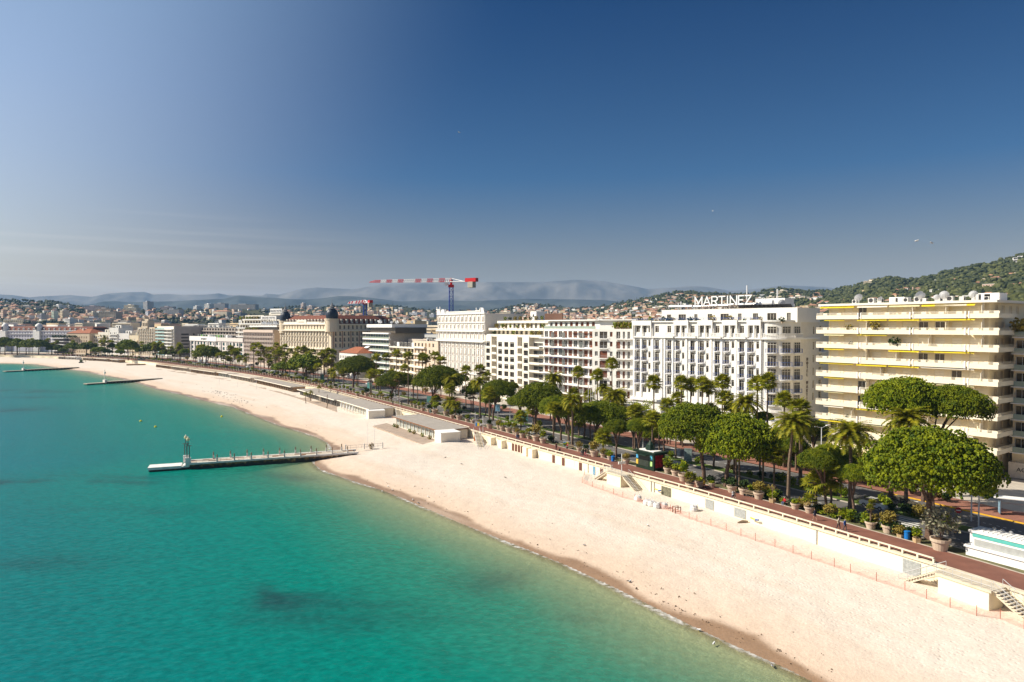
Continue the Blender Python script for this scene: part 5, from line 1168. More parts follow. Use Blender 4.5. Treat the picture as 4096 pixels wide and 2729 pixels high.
b.block(beige, 0, L, 0, 20, -.2, 20.8, {'f': o1}, parapet=0); b.win('f', (0, L, 0, 20), o1, 1, framem, M('tan_shutter'), False); b.add('tiled_roof', hiproof(MB().mat(tile), 0, L, 0, 20, 20.8, 4.5)); b.balc('f', (0, L, 0, 20), [(L*.12, L*.3, 4.5+3.6*q) for q in range(4)], 'solid', creamp, creamp, 2.5, .8)
b.add('chimney', MB().mat(creamp).box(0, 1.4, 0, 1.4, 0, 4), (L*.45, 6, 22)); b.block(cream, L+.01, L+10, 4, 20, -.2, 19.5, {'f': [(2+k*3, 1.4, 2+3.5*q, 1.9) for k in range(3) for q in range(5)]}, name='side_wing', roofname='side_wing_roof')
A = at_off(204, 40); B = at_off(262, 40)
b = Bld('apartment_building', 'white block of curved balcony tiers with planted roof near the far bay', 'apartment building', A, B, 18); L = b.L
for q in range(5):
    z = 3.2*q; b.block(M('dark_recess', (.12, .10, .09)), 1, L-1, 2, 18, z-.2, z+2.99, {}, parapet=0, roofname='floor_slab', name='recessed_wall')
    b.add('balcony', MB().mat(white2).prism([(-.5, 2), (0, .2), (2, -.8), (L-2, -.8), (L, .2), (L+.5, 2), (L, 17.9), (0, 17.9)], z+2.3, z+3.1 if q else z+3.1))
for k in range(9): add_terrace_plant(b.root, 1+k*4, 1.5, 15.6, 2.4, 2)

A = (XatU(-60, 775), 775); B = (XatU(372, 735), 735)
b = Bld('hotel_building', 'long white palace hotel with red mansard roof and two white cupolas, far left', 'hotel', A, B, 22); L = b.L; pw = M('lilac_white_render', (.62, .60, .66))
zz = [2+3.4*k for k in range(6)]; nb = 38; o1 = [(2+(k+.5)*(L-4)/nb, 1.5, z, 2.1) for z in zz[1:] for k in range(nb)]
b.block(pw, 0, L, 0, 22, -.2, 23.0, {'f': o1}, parapet=0); b.win('f', (0, L, 0, 22), o1, 1, white2, M('greyish_glass', (.16, .17, .22), rough=.2, rand=.5), False)
for z in (22.8, 19.2): b.band('cornice', white2, -.4, L+.4, -.9, -.003, z, z+.5)
m = MB().mat(tiled); m.grid(*mansard(.5, L-.5, .5, 21.5, 23.0, 26.4, 27.6, 1.2, 4)); b.add('mansard_roof', m)
for k in range(20): b.add('dormer', MB().mat(white2).box(-.9, .9, -.3, 2, 0, 2.6).mat(dark).box(-.5, .5, -.35, -.301, .4, 2.1), (5+k*(L-8)/20, .9, 23.3))
for uu in (18, 153):
    x = b.x(uu); b.add('cupola_tower', MB().mat(white2).box(x-4.4, x+4.4, -2.5, 6, -.1, 22.7)); d_ = b.add('cupola', MB().mat(white2).lathe([(3.7, 22.7), (3.7, 26.5), (3.3, 28.6), (2.3, 30.2), (.9, 31.2), (.05, 31.5)], 16, (x, 1))); ob('cupola_window', MB().mat(dark).box(x-.9, x+.9, -3.0, -2.55, 24, 27.5), d_)
# ================================================================== VEGETATION KIT
def tuft(mb, p, nrm, s, rg):
    t = nrm.cross(Vector((rg.gauss(0, 1), rg.gauss(0, 1), rg.gauss(0, 1)))).normalized(); q = nrm.cross(t)
    a = s*rg.uniform(.75, 1.25); vs = [p+nrm*a*.75, p-nrm*a*.5]; k = 4; ph = rg.random()*6
    ring = [p+(t*math.cos(ph+2*math.pi*i/k)+q*math.sin(ph+2*math.pi*i/k))*a*rg.uniform(.7, 1.15)+nrm*rg.uniform(-.15, .15)*a for i in range(k)]
    mb.grid(vs+ring, [(0, 2+i, 2+(i+1) % k) for i in range(k)]+[(1, 2+(i+1) % k, 2+i) for i in range(k)])
def crown_mesh(seed, lumps, per, ts, fol, flat=.5, name='crown', under=.28):
    rg = random.Random(seed); mb = MB().mat(fol); cs = []
    lob = [(rg.uniform(0, 6.28), rg.uniform(.05, .13), k) for k in (2, 3, 5)]
    def rad(a): return 1+sum(m*math.sin(k*a+ph) for ph, m, k in lob)*.55
    tries = 0
    while len(cs) < lumps and tries < lumps*60:
        tries += 1; a = rg.uniform(0, 6.283); e = math.asin(rg.uniform(-.5, 1)); R_ = rad(a)*rg.uniform(.8, .92)
        c = Vector((R_*math.cos(e)*math.cos(a), R_*math.cos(e)*math.sin(a), flat*.95*math.sin(e)*(1 if e > 0 else under*1.6)+rg.uniform(-.03, .03)))
        if all((c-o).length > .105 for o, _ in cs): cs.append((c, rg.uniform(.12, .19)))
    for c, r in cs:
        for _ in range(per):
            d = Vector((rg.gauss(0, 1), rg.gauss(0, 1), rg.gauss(.35, 1))).normalized()
            if d.z < -.6: continue
            tuft(mb, c+Vector((d.x*r, d.y*r, d.z*r*.75)), d, ts, rg)
    # inner shell in the foliage material, added to block light through the crown
    n, m = 14, 5
    vs = []; 
    for j in range(m+1):
        e = -math.pi/2*.55+(math.pi/2+math.pi/2*.55)*j/m
        for i in range(n): a = 2*math.pi*i/n; vs.append((rad(a)*.80*math.cos(e)*math.cos(a), rad(a)*.80*math.cos(e)*math.sin(a), flat*.84*math.sin(e)*(1 if e > 0 else under)))
    mb.grid(vs, [(j*n+i, j*n+(i+1) % n, (j+1)*n+(i+1) % n, (j+1)*n+i) for j in range(m) for i in range(n)])
    return mb.mesh(name)
PC = [crown_mesh(s, 200, 52, .026, pinef) for s in (1, 2, 3, 4)]
PCF = [crown_mesh(s, 90, 16, .075, pinef) for s in (5, 6, 7)]
def trunk_mesh(h, r0, lean, rg, taper=.7, n=7, mat=pinebark, wob=.15):
    pts = []; k = 6
    for i in range(k+1):
        t = i/k; pts.append((lean[0]*t*t+rg.gauss(0, wob)*t*(1-t)*2, lean[1]*t*t+rg.gauss(0, wob)*t*(1-t)*2, -.2+(h+.2)*t))
    return MB().mat(mat).tube(pts, [r0*(1.25 if i == 0 else 1)*(1-(1-taper)*i/k) for i in range(k+1)], n).mesh('trunk'), pts
def pine(u, v, uc0, uc1, vtop, label, group, near=True, i=0, z0=0.0, base=None, flat=None):
    x, y = base or W(u, v, z0); u = Uof(x, y) if base else u; px = F/y; Rr = (uc1-uc0)/2/px; top = Zat(u, vtop, y); rg = random.Random(int(u*7+v)); h = top-z0
    cx = ((uc0+uc1)/2-u)/px
    fl = flat or min(.62, max(.38, h*.55/Rr*.6)); ch = h-Rr*fl*1.12
    root = thing('umbrella_pine', label, 'pine tree', (x, y, z0), 0, group)
    tm, pts = trunk_mesh(ch+Rr*.05, max(.22, min(.5, Rr*.055)), (cx, 0), rg); ob('trunk', tm, root)
    top_ = pts[-1]; split = pts[3]
    for k in range(4 if near else 2):
        a = 6.28*k/4+rg.random(); e = (cx+Rr*.5*math.cos(a), Rr*.5*math.sin(a), ch+Rr*.12)
        mid = ((split[0]*.6+e[0]*.4), (split[1]*.6+e[1]*.4), split[2]*.45+e[2]*.55)
        ob('limb', MB().mat(pinebark).tube([split, mid, e], [.17, .12, .06], 5), root)
    ob('crown', (PC if near else PCF)[i % (4 if near else 3)], root, (cx, 0, ch), rg.random()*6.28, (Rr, Rr, Rr*fl/.5))
    return root
# --- fan palm
def fanleaf(mb, o, d, up, size, rg, n=9):
    d = d.normalized(); s = d.cross(up).normalized(); b = s.cross(d)
    pet = o+d*size*.5
    mb.face([o+s*.02, o-s*.02, pet-s*.02, pet+s*.02])
    for k in range(n):
        a0 = (k/n-.5)*3.6; a1 = ((k+1)/n-.5)*3.6; am = (a0+a1)/2; L = size*.62*(1-.12*abs(am))
        e = pet+(d*math.cos(am)+s*math.sin(am))*L-Vector((0, 0, 1))*L*.18*rg.uniform(.5, 2)+b*rg.uniform(-.05, .05)*size
        p0 = pet+(d*math.cos(a0)+s*math.sin(a0))*L*.6; p1 = pet+(d*math.cos(a1)+s*math.sin(a1))*L*.6
        mb.face([pet, p0, e, p1])
def frond_date(L, rg, mb, n=24):
    pts = []; 
    for i in range(9): t = i/8; pts.append(Vector((L*t*(1-.12*t), 0, L*(.62*t-1.0*t*t))))
    for a, b in zip(pts, pts[1:]): mb.face([a+Vector((0, .03, 0)), a-Vector((0, .03, 0)), b-Vector((0, .015, 0)), b+Vector((0, .015, 0))])
    for i in range(n):
        t = .1+.9*i/n; f = t*8; k = min(7, int(f)); p = pts[k].lerp(pts[k+1], f-k); dr = (pts[k+1]-pts[k]).normalized(); ll = L*.17*(math.sin(math.pi*min(1, t*1.02))**.5+.15)
        for s in (-1, 1):
            e = p+Vector((0, s, 0))*ll*.85+dr*ll*.55+Vector((0, 0, -.30*ll+.1*rg.random())); mb.face([p, p+dr*L*.05, e])
def palm_leafmesh(kind, seed):
    rg = random.Random(seed); mb = MB().mat(palmf if kind == 'fan' else datef)
    if kind == 'fan': fanleaf(mb, Vector((0, 0, 0)), Vector((1, 0, .15)), Vector((0, 0, 1)), 1.0, rg, 11)
    else: frond_date(1.0, rg, mb, 32)
    return mb.mesh('frond')
LEAF = {'fan': [palm_leafmesh('fan', s) for s in (1, 2)], 'date': [palm_leafmesh('date', s) for s in (1, 2)]}
def palm_crown_mesh(kind, seed, n):
    rg = random.Random(seed); mb = MB().mat(palmf if kind == 'fan' else datef)
    for k in range(n):
        a = rg.random()*6.283; e = rg.uniform(-.75, 1.35) if kind == 'fan' else rg.uniform(-.5, 1.4); rot = Matrix.Rotation(a, 4, 'Z') @ Matrix.Rotation(-e*(.8 if kind == 'date' else 1), 4, 'Y')
        sub = MB(); 
        if kind == 'fan': fanleaf(sub, Vector((0, 0, 0)), Vector((1, 0, .1)), Vector((0, 0, 1)), rg.uniform(.85, 1.1), rg, 7)
        else: frond_date(rg.uniform(.85, 1.05), rg, sub, 13)
        if kind == 'fan' and e < -.3: mb.mat(deadf)
        else: mb.mat(palmf if kind == 'fan' else datef)
        b0 = len(mb.v); mb.v += [tuple(rot @ Vector(q)) for q in sub.v]; mb.f += [tuple(i+b0 for i in f) for f in sub.f]; mb.m += [mb.cur]*len(sub.f)
    return mb.mesh('crown')
CROWN = {'fan': [palm_crown_mesh('fan', s, 40) for s in (1, 2, 3)], 'date': [palm_crown_mesh('date', s, 56) for s in (4, 5)]}
SKIRT = None
def palm(x, y, h, kind, Rr, label, group, near=False, z0=0.0, lean=0, tr=None):
    global SKIRT
    rg = random.Random(int(x*31+y*17)); root = thing('fan_palm' if kind == 'fan' else 'date_palm', label, 'palm tree', (x, y, z0), 0, group)
    tr = tr or (.19 if kind == 'fan' else .30)
    tm, pts = trunk_mesh(h, tr, (lean, 0), rg, .75, 7, trunkm, .08); ob('trunk', tm, root); top = (pts[-1][0], pts[-1][1], h)
    if near:
        n = 38 if kind == 'fan' else 58
        for k in range(n):
            a = k*2.39996+rg.uniform(-.2, .2); t = k/n
            e = (1.35-2.1*t) if kind == 'fan' else (1.25-1.75*t)
            o = ob('frond', LEAF[kind][k % 2], root, top, 0, Rr*rg.uniform(.85, 1.08)); o.rotation_euler = (rg.uniform(-.25, .25), -e*(.85 if kind == 'date' else 1), a)
        if kind == 'date':
            for k in range(3):
                c = MB().mat(M('date_clusters', (.55, .28, .03), var=.3, scale=6)); leafcloud(c, (0, 0, 0), (.35, .35, .5), 60, .14, rg); a = 2+k*1.3; ob('date_cluster', c, root, (top[0]+.9*math.cos(a), .9*math.sin(a), h-.4))
        if kind == 'fan':
            s_ = MB().mat(deadf); leafcloud(s_, (0, 0, -.15), (.42*Rr/2, .42*Rr/2, .6*Rr/2), 90, .4, rg); ob('dry_skirt', s_, root, (top[0], top[1], h-.35))
    else: ob('crown', CROWN[kind][rg.randrange(len(CROWN[kind]))], root, top, rg.random()*6, Rr)
    return root
# --- bushes and pots
def bush_mesh(seed, fol, r=.7, n=150, sz=.24, stems=True, tall=1.0):
    rg = random.Random(seed); mb = MB().mat(fol); leafcloud(mb, (0, 0, .55+r*.8*tall), (r, r, r*.8*tall), n, sz, rg); leafcloud(mb, (0, 0, .5+r*.8*tall), (r*.75, r*.75, r*.6*tall), n//2, sz*1.2, rg)
    if stems: mb.mat(pinebark); [mb.tube([(0, 0, 0), (rg.uniform(-.3, .3), rg.uniform(-.3, .3), .5+r)], .03, 4) for _ in range(3)]
    return mb.mesh('bush')
BUSH = {'green bush': bush_mesh(1, bushf), 'yellow-green bush': bush_mesh(2, bushy, .8, 220, .2), 'low green plant': bush_mesh(3, bushf, .6, 110, .22, False, .5), 'dark shrub': bush_mesh(4, darkf, .65, 170), 'grey-green olive shrub': bush_mesh(5, olivef, 1.15, 320, .2, True, 1.0), 'tall loose shrub': bush_mesh(6, bushf, .6, 170, .22, True, 1.5)}
POTR = MB().mat(terrac).lathe([(.46, 0), (.60, .62), (.68, .64), (.70, .86), (.62, .86), (.58, .78)], 18, cap=False).mesh('pot')
POTS = MB().mat(soil).lathe([(.0, .77), (.585, .78)], 18, cap=False).mesh('soil')
POTH = MB().mat(M('hex_pot_stone', (.50, .36, .20), var=.12)).lathe([(.50, 0), (.56, .6), (.48, .6), (.46, .52)], 6, cap=False).mesh('pot')
def potted(x, y, kind, label, s_=1.0, hexa=False, z0=0, group='planters along the promenade edge'):
    root = thing('planter', label, 'planter', (x, y, z0), rnd.random(), group)
    ob('pot', POTH if hexa else POTR, root, scale=s_); ob('soil', POTS, root, (0, 0, -.2*s_ if hexa else 0), scale=s_*.78 if hexa else s_); zt = (.5 if hexa else .72)*s_
    if kind == 'fan palm':
        tm, p = trunk_mesh(1.1, .13, (.1, 0), rnd, .8, 6, trunkm, .02); ob('trunk', tm, root, (0, 0, zt)); ob('crown', CROWN['fan'][rnd.randrange(3)], root, (.1, 0, zt+1.1), rnd.random()*6, 1.15)
    elif kind == 'twin yuccas':
        for dx, h in ((-.15, 2.1), (.15, 2.6)): tm, p = trunk_mesh(h, .12, (dx*2.2, 0), rnd, .7, 6, trunkm, .05); ob('trunk', tm, root, (dx, 0, zt)); ob('crown', CROWN['fan'][rnd.randrange(3)], root, (dx*3.2, 0, zt+h), 0, .6)
    elif kind == 'bare little tree':
        m = MB().mat(dwood); m.tube([(0, 0, 0), (0, 0, 1.2)], .04, 5)
        for k in range(26): a = k*2.4; m.bar((0, 0, 1.15), (.75*math.cos(a)*rnd.random(), .75*math.sin(a)*rnd.random(), 1.5+rnd.random()*.9), .012)
        ob('branches', m, root, (0, 0, zt))
    else: ob('bush', BUSH[kind], root, (0, 0, zt-.35), rnd.random()*6, s_*rnd.uniform(.9, 1.15))
    return root
LM = [(3900, 'the white kiosk'), (3290, 'the striding jogger'), (2615, 'the dark green kiosk'), (1925, 'the steep beach stairs'), (1590, 'the narrow stair gap'), (1347, 'the domed hotel corner tower'), (860, 'the low white hotel centre'), (320, 'the terracotta-roofed beige house')]
def X6(x, y): return (3072+x*.435, 1500+y*.435)
def X1(x, y): return (3172+x*.3925, 2000+y*.3925)
def X2(x, y): return (2250+x*.3925, 1600+y*.3925)
def X3(x, y): return (1250+x*.3925, 1450+y*.3925)
def X9(x, y): return (900+x*.435, 1050+y*.435)
pots = []
for x, y, k, s_, hx in ((40, 1172, 'bare little tree', 1, 1), (250, 1232, 'low green plant', 1.05, 0), (380, 1268, 'fan palm', 1.1, 0), (945, 1412, 'twin yuccas', 1.15, 0), (1105, 1452, 'yellow-green bush', 1.25, 0), (1215, 1496, 'yellow-green bush', .8, 1), (1370, 1540, 'tall loose shrub', 1.0, 1)): pots.append((*X6(x, y), k, s_, hx))
pots.append((*X1(1500, 508), 'grey-green olive shrub', 1.7, 0))
for x, y, k, s_ in ((170, 525, 'yellow-green bush', 1), (240, 540, 'dark shrub', 1), (325, 575, 'yellow-green bush', 1.5), (415, 587, 'yellow-green bush', 1), (482, 610, 'low green plant', .9), (650, 652, 'yellow-green bush', 1.1), (1073, 745, 'green bush', 1.25), (1150, 773, 'green bush', 1.2),
                    (1235, 825, 'tall loose shrub', 1.5), (1297, 905, 'fan palm', 1.15), (1395, 885, 'low green plant', 1.15), (1523, 890, 'low green plant', .9), (1727, 940, 'dark shrub', 1.3), (1845, 962, 'dark shrub', 1.2), (2000, 1008, 'yellow-green bush', 1.3)): pots.append((*X2(x, y), k, s_, 0))
for i, (x, y, s_) in enumerate(((2280, 800, 1.6), (2205, 780, .9), (2350, 822, 1.3), (2140, 765, 1.2), (2085, 748, 1), (2060, 730, 1), (2000, 713, 1.4), (1938, 697, 1.4), (1900, 678, 1.1), (1805, 672, 1.3), (1720, 648, .8), (1635, 620, 1.1), (1577, 605, 1), (1497, 585, 1.6), (1425, 570, 1.2), (1362, 540, 1.5), (1250, 522, 1.6), (1190, 508, 1.3), (1125, 493, 1.1), (1085, 470, 1),
                                (1045, 460, 1.1), (1010, 445, .9), (800, 393, .8), (770, 388, .8), (740, 382, .8), (717, 375, 1), (690, 370, .8), (660, 362, .8), (625, 357, 1.1), (600, 350, .8), (555, 345, 1.6), (510, 328, .9), (460, 345, 1.2), (420, 308, .9), (390, 305, .9), (355, 300, 1.1), (320, 285, 1), (280, 280, 1), (235, 262, 1), (180, 255, .9), (140, 250, .9), (100, 245, 1.4), (70, 230, 1), (35, 225, .9), (5, 220, .9))):
    pots.append((*X3(x, y), ['yellow-green bush', 'green bush', 'low green plant', 'tall loose shrub', 'green bush', 'fan palm', 'dark shrub'][(i*5+i//3) % 7], s_, 0))
u = 1240
PE = offs(EDGE, 5.2); acc = 0; fp = []
for i in range(len(PE)-1):
    L_ = math.hypot(PE[i+1][0]-PE[i][0], PE[i+1][1]-PE[i][1]); 
    while acc < L_:
        x = PE[i][0]+(PE[i+1][0]-PE[i][0])*acc/L_; y = PE[i][1]+(PE[i+1][1]-PE[i][1])*acc/L_; uu = Uof(x, y) if y > 50 else 9999
        if 250 < uu < 1240: fp.append((x, y, uu))
        acc += 4.4
    acc -= L_
kinds = [p[2] for p in pots]+[list(BUSH)[rnd.choice([0, 1, 2, 3, 5])] for _ in fp]
plist = [(*W(p[0], p[1]), p[0], p[3], p[4]) for p in pots]+[(x, y, uu, rnd.uniform(.9, 1.5), 0) for x, y, uu in fp]
byk = {}
for i, k in enumerate(kinds): byk.setdefault((k, plist[i][4]), []).append(i)
for (k, hx), idx in byk.items():
    tx = rel([plist[i][2] for i in idx], LM, ('hexagonal ' if hx else '')+f'pot with {k}')
    for i, t in zip(idx, tx): potted(plist[i][0], plist[i][1], k, t, plist[i][3], bool(hx))

# ------------------------------------------------------------------ umbrella pines
r2 = random.Random(5)
GP = 'umbrella pines along the seafront avenue'
pine(3716, 2157, 3462, 3962, 1722, 'largest umbrella pine, broad dark crown near the white kiosk', GP, True, 0, flat=.60)
pine(3737, 2085, 3640, 3800, 1850, 'slimmer umbrella pine trunk just behind the largest pine', GP, True, 1)
pine(0, 0, 3472, 3770, 1515, 'tall umbrella pine with wide crown in front of the yellow-awning flats', GP, True, 2, base=(62.5, 112), z0=0)
pine(0, 0, 3690, 3952, 1548, 'tall leaning umbrella pine beside the right end of the yellow-awning flats', GP, True, 3, base=(66, 109), z0=0)
pine(2902, 1945, 2784, 3108, 1662, 'dense round umbrella pine right of the dark green kiosk', GP, True, 1, flat=.66)
pine(2815, 1918, 2625, 2925, 1618, 'wide umbrella pine between the green kiosk and the dense round pine', GP, True, 2, flat=.6)
pine(2378, 1769, 2288, 2515, 1610, 'umbrella pine left of the green kiosk, beyond the first lane', GP, True, 3)
pine(2466, 1835, 2412, 2520, 1680, 'small thin-crowned pine with bare lower twigs, staked by the promenade', GP, True, 0)
pine(2556, 1851, 2505, 2610, 1675, 'small pine with wooden stakes right beside the green kiosk', GP, True, 1)
pine(2140, 1715, 2055, 2262, 1535, 'large umbrella pine in front of the square-grid white flats', GP, True, 2, flat=.62)
pine(2244, 1759, 2152, 2300, 1588, 'lower umbrella pine just right of the large one before the flats', GP, True, 3)
pine(1972, 1681, 1925, 2066, 1522, 'umbrella pine in front of the arched window flats, dark right side', GP, True, 0)
pine(1725, 1640, 1662, 1850, 1465, 'broad umbrella pine below the ornate white building', GP, True, 1, flat=.6)
pine(1565, 1602, 1510, 1660, 1488, 'low umbrella pine below the modern white slab building', GP, True, 2)
pine(1413, 1550, 1350, 1505, 1426, 'umbrella pine in front of the small red-roofed villa', GP, True, 3)
pine(1226, 1524, 1158, 1292, 1419, 'leaning umbrella pine below the domed hotel facade', GP, False, 0)
pine(1125, 1510, 1088, 1186, 1450, 'low umbrella pine below the left end of the domed hotel', GP, False, 1)
pine(822, 1468, 780, 878, 1387, 'umbrella pine in front of the low white hotel with lettering', GP, False, 2)
pine(628, 1437, 572, 655, 1373, 'umbrella pine below the glazed balcony block', GP, False, 0)
pine(513, 1441, 468, 550, 1362, 'umbrella pine below the beige art deco tower', GP, False, 1)
pine(395, 1428, 368, 428, 1388, 'low umbrella pine below the stepped white balconies', GP, False, 2)
pine(345, 1424, 308, 385, 1371, 'umbrella pine before the right end of the terracotta-roofed beige house', GP, False, 0)
pine(292, 1424, 262, 325, 1371, 'umbrella pine before the left end of the terracotta-roofed beige house', GP, False, 1)
pine(155, 1420, 120, 190, 1360, 'umbrella pine before the right cupola of the long white palace hotel', GP, False, 2)
for k, (u, lab) in enumerate(((20, 'leftmost dark tree in front of the palace hotel'), (70, 'dark tree between the two cupolas of the palace hotel, left one'), (105, 'dark tree between the two cupolas of the palace hotel, right one'))):
    pine(u, 1420, u-32, u+30, 1350+k*6, lab, GP, False, k)
far_trees = [(232, 1380), (448, 1375), (560, 1392), (690, 1400), (735, 1395), (900, 1405), (940, 1402), (0, 1372), (45, 1366), (205, 1384), (250, 1392), (430, 1398), (480, 1398), (655, 1402)]
for (u, vt), t in zip(far_trees, rel([q[0] for q in far_trees], LM, 'small dark round tree')): x, y = at_off(u, 16); pine(0, 0, u-18, u+18, vt, t, 'dark round trees far along the bay', False, u, base=(x, y))
mid_trees = [(u_+r2.uniform(-20, 20), r2.choice([17.8, 18.2, 31, 38, 42])) for u_ in range(1390, 3420, 64)]
for (u, o), t in zip(mid_trees, rel([q[0] for q in mid_trees], LM, 'smaller round-crowned tree')): x, y = at_off(u, o); hh = r2.uniform(6, 9); hw = r2.uniform(2.2, 3.6)*F/y; pine(0, 0, u-hw, u+hw, 1305+(CH-hh)*F/y, t, 'smaller round trees in the avenue beds', y < 200, int(u), base=(x, y))
u6 = X6(540, 1270); pine(*u6, X6(275, 0)[0], X6(620, 0)[0], X6(0, 690)[1], 'umbrella pine left of the largest pine, behind the strolling couple', GP, True, 2)
u6 = X6(790, 1310); pine(*u6, X6(640, 0)[0], X6(930, 0)[0], X6(0, 830)[1], 'small umbrella pine tucked under the left side of the largest pine', GP, True, 3)

# ------------------------------------------------------------------ palms
GF = 'fan palms along the seafront avenue'; GD = 'date palms along the seafront avenue'
fans = []   # (uc, vc, x, y)
def fan_at(uc, vc, off=None, base=None): 
    p = W(*base) if base else at_off(uc, off); fans.append((uc, vc, p[0], p[1]))
fan_at(2613, 1537, base=(2615, 1796))
for uc, vc, o in ((2448, 1459, 37), (2726, 1537, 33), (2765, 1546, 36), (2811, 1541, 33), (2837, 1558, 36), (2891, 1533, 33), (2900, 1600, 30), (3031, 1541, 33), (3072, 1533, 31), (3139, 1607, 30), (2313, 1494, 31), (2390, 1505, 30), (1689, 1433, 33), (1702, 1440, 30), (1739, 1426, 33), (1763, 1446, 31), (1863, 1486, 24), (1920, 1483, 22),
                  (1294, 1413, 24), (1313, 1408, 22), (1331, 1413, 24), (1544, 1432, 30), (1585, 1418, 26), (1690, 1432, 30), (2277, 1640, 11), (1104, 1384, 28), (1015, 1384, 24), (1031, 1382, 26), (1042, 1392, 22), (1055, 1398, 30), (1140, 1390, 20), (1160, 1408, 26), (1190, 1400, 24), (1215, 1398, 20), (1120, 1400, 18), (3204, 1640, 20)): fan_at(uc, vc, o)
fan_at(1505, 1433, base=(1505, 1560)); fan_at(1631, 1428, base=(1633, 1618))
for k in range(105):
    uc = r2.uniform(620, 1340); o = r2.choice([7.5, 10, 14, 18, 18, 22, 26, 30, 32]); p = at_off(uc, o)
    if p: hh = r2.uniform(5, 13); fans.append((uc, None, p[0], p[1], hh))
for k in range(34):
    uc = r2.uniform(10, 620); p = at_off(uc, r2.uniform(10, 34))
    if p: fans.append((uc, None, p[0], p[1], r2.uniform(8, 14)))
for k in range(64):
    uc = r2.uniform(1330, 3330); o = r2.choice([7.6, 11, 17.5, 18.3, 29.5, 31, 36, 40]); p = at_off(uc, o)
    if p: fans.append((uc, None, p[0], p[1], r2.uniform(3.5, 9.5)))
tx = rel([f[0] for f in fans], LM, 'fan palm')
for f, t in zip(fans, tx):
    h = f[4] if f[1] is None else Zat(f[0], f[1], f[3]); palm(f[2], f[3], h, 'fan', 2.3 if f[3] < 260 else 2.5, 'tall '+t if h > 9 else t, GF, near=f[3] < 215)
dates = [(3174, 1702, (3152, 2000), 3.9, 'date palm with arching fronds left of the strolling couple'), (3210, 1700, (3202, 1931), 3.0, 'date palm close behind and right of the one left of the couple'),
         (3407, 1744, None, 4.2, 'date palm with orange fruit clusters in front of the yellow-awning flats', 12), (3633, 1690, None, 4.3, 'dark date palm with orange fruit below the tall pines at the right', 22),
         (2215, 1518, None, 3.8, 'date palm before the brown-shuttered white flats', 26), (2459, 1590, None, 4.2, 'date palm before the round white canopy of the hotel', 27), (2416, 1555, None, 2.8, 'smaller date palm beside the flagpoles of the white hotel', 31),
         (1807, 1520, None, 4.0, 'date palm rising over the broad pine near the ornate building', 12), (1920, 1533, None, 3.6, 'date palm left of the arched window flats', 14), (2983, 1620, None, 4.2, 'dark date palm between the tall fan palms of the white hotel', 29),
         (2290, 1607, None, 3.4, 'date palm right of the large pine in front of the brown-shuttered flats', 9), (1802, 1612, None, 3.6, 'low date palm in the planting bed below the ornate building', 8), (1823, 1622, None, 2.6, 'short date palm beside the low one below the ornate building', 7),
         (1480, 1500, None, 3.0, 'short grey-green date palm below the modern white slab building', 9), (1335, 1500, None, 3.2, 'short grey-green date palm below the domed hotel corner', 9), (980, 1440, None, 3.2, 'short date palm left of the domed hotel by the promenade', 9), (418, 1350, None, 4, 'date palm standing before the stepped white flats, far left', 20)]
for d in dates:
    if d[2] is not None: x, y = W(*d[2])
    else: x, y = at_off(d[0], d[5])
    palm(x, y, Zat(d[0], d[1], y), 'date', d[3], d[4], GD, near=y < 215, lean=0 if d[2] is None else (d[0]-d[2][0])/F*y*.8)
# staked planting and shrubs in the beds, hedges
hedge = M('hedge', (.035, .07, .01), var=.4, scale=2, bump=.6)
def hedge_line(u0, u1, o, h, label):
    a, c = at_off(u0, o), at_off(u1, o); t = thing('hedge', label, 'hedge', (*a, 0), math.atan2(c[1]-a[1], c[0]-a[0])); L_ = math.hypot(c[0]-a[0], c[1]-a[1])
    m = MB().mat(bushf); rg = random.Random(int(u0)); 
    for k in range(int(L_*22)): leafcloud(m, (rg.uniform(0, L_), rg.uniform(-.35, .35), h*.55), (.35, .3, h*.5), 3, .25, rg)
    stuff(ob('leaves', m, t)); ob('trimmed_core', MB().mat(hedge).box(0, L_, -.3, .3, 0, h*.85), t)
hedge_line(3720, 3400, 36, 1.0, 'low trimmed hedge on the forecourt behind the largest pine'); hedge_line(3260, 3060, 35, 1.1, 'trimmed hedge beside the lawn before the hotel annex'); hedge_line(3990, 3830, 40, 1.6, 'hedge in front of the glass balcony block')
hedge_line(2140, 2030, 42, 2.2, 'tall dark hedge at the foot of the square-grid flats')
shr = []
for k in range(285):
    uu = r2.choice([r2.uniform(260, 3800), r2.uniform(3050, 3700)]); o = r2.choice([6.6, 7.2, 7.8, 17.8, 18.3, 30.5, 36, 39, 42, 44]); p = at_off(uu, o)
    if p and p[1] > 60: shr.append((uu, p, list(BUSH)[r2.choice([0, 1, 2, 3, 3, 5])], r2.uniform(.9, 2.0) if o > 30 else r2.uniform(.7, 1.2)))
byk = {}
for i, q in enumerate(shr): byk.setdefault(q[2], []).append(i)
for k, idx in byk.items():
    for i, t in zip(idx, rel([shr[j][0] for j in idx], LM, k+' in the ground')):
        q = shr[i]; tag(ob('shrub', BUSH[q[2]], None, (q[1][0], q[1][1], -.4), r2.random()*6, q[3]*1.15), t, 'shrub', 'shrubs in the avenue beds')
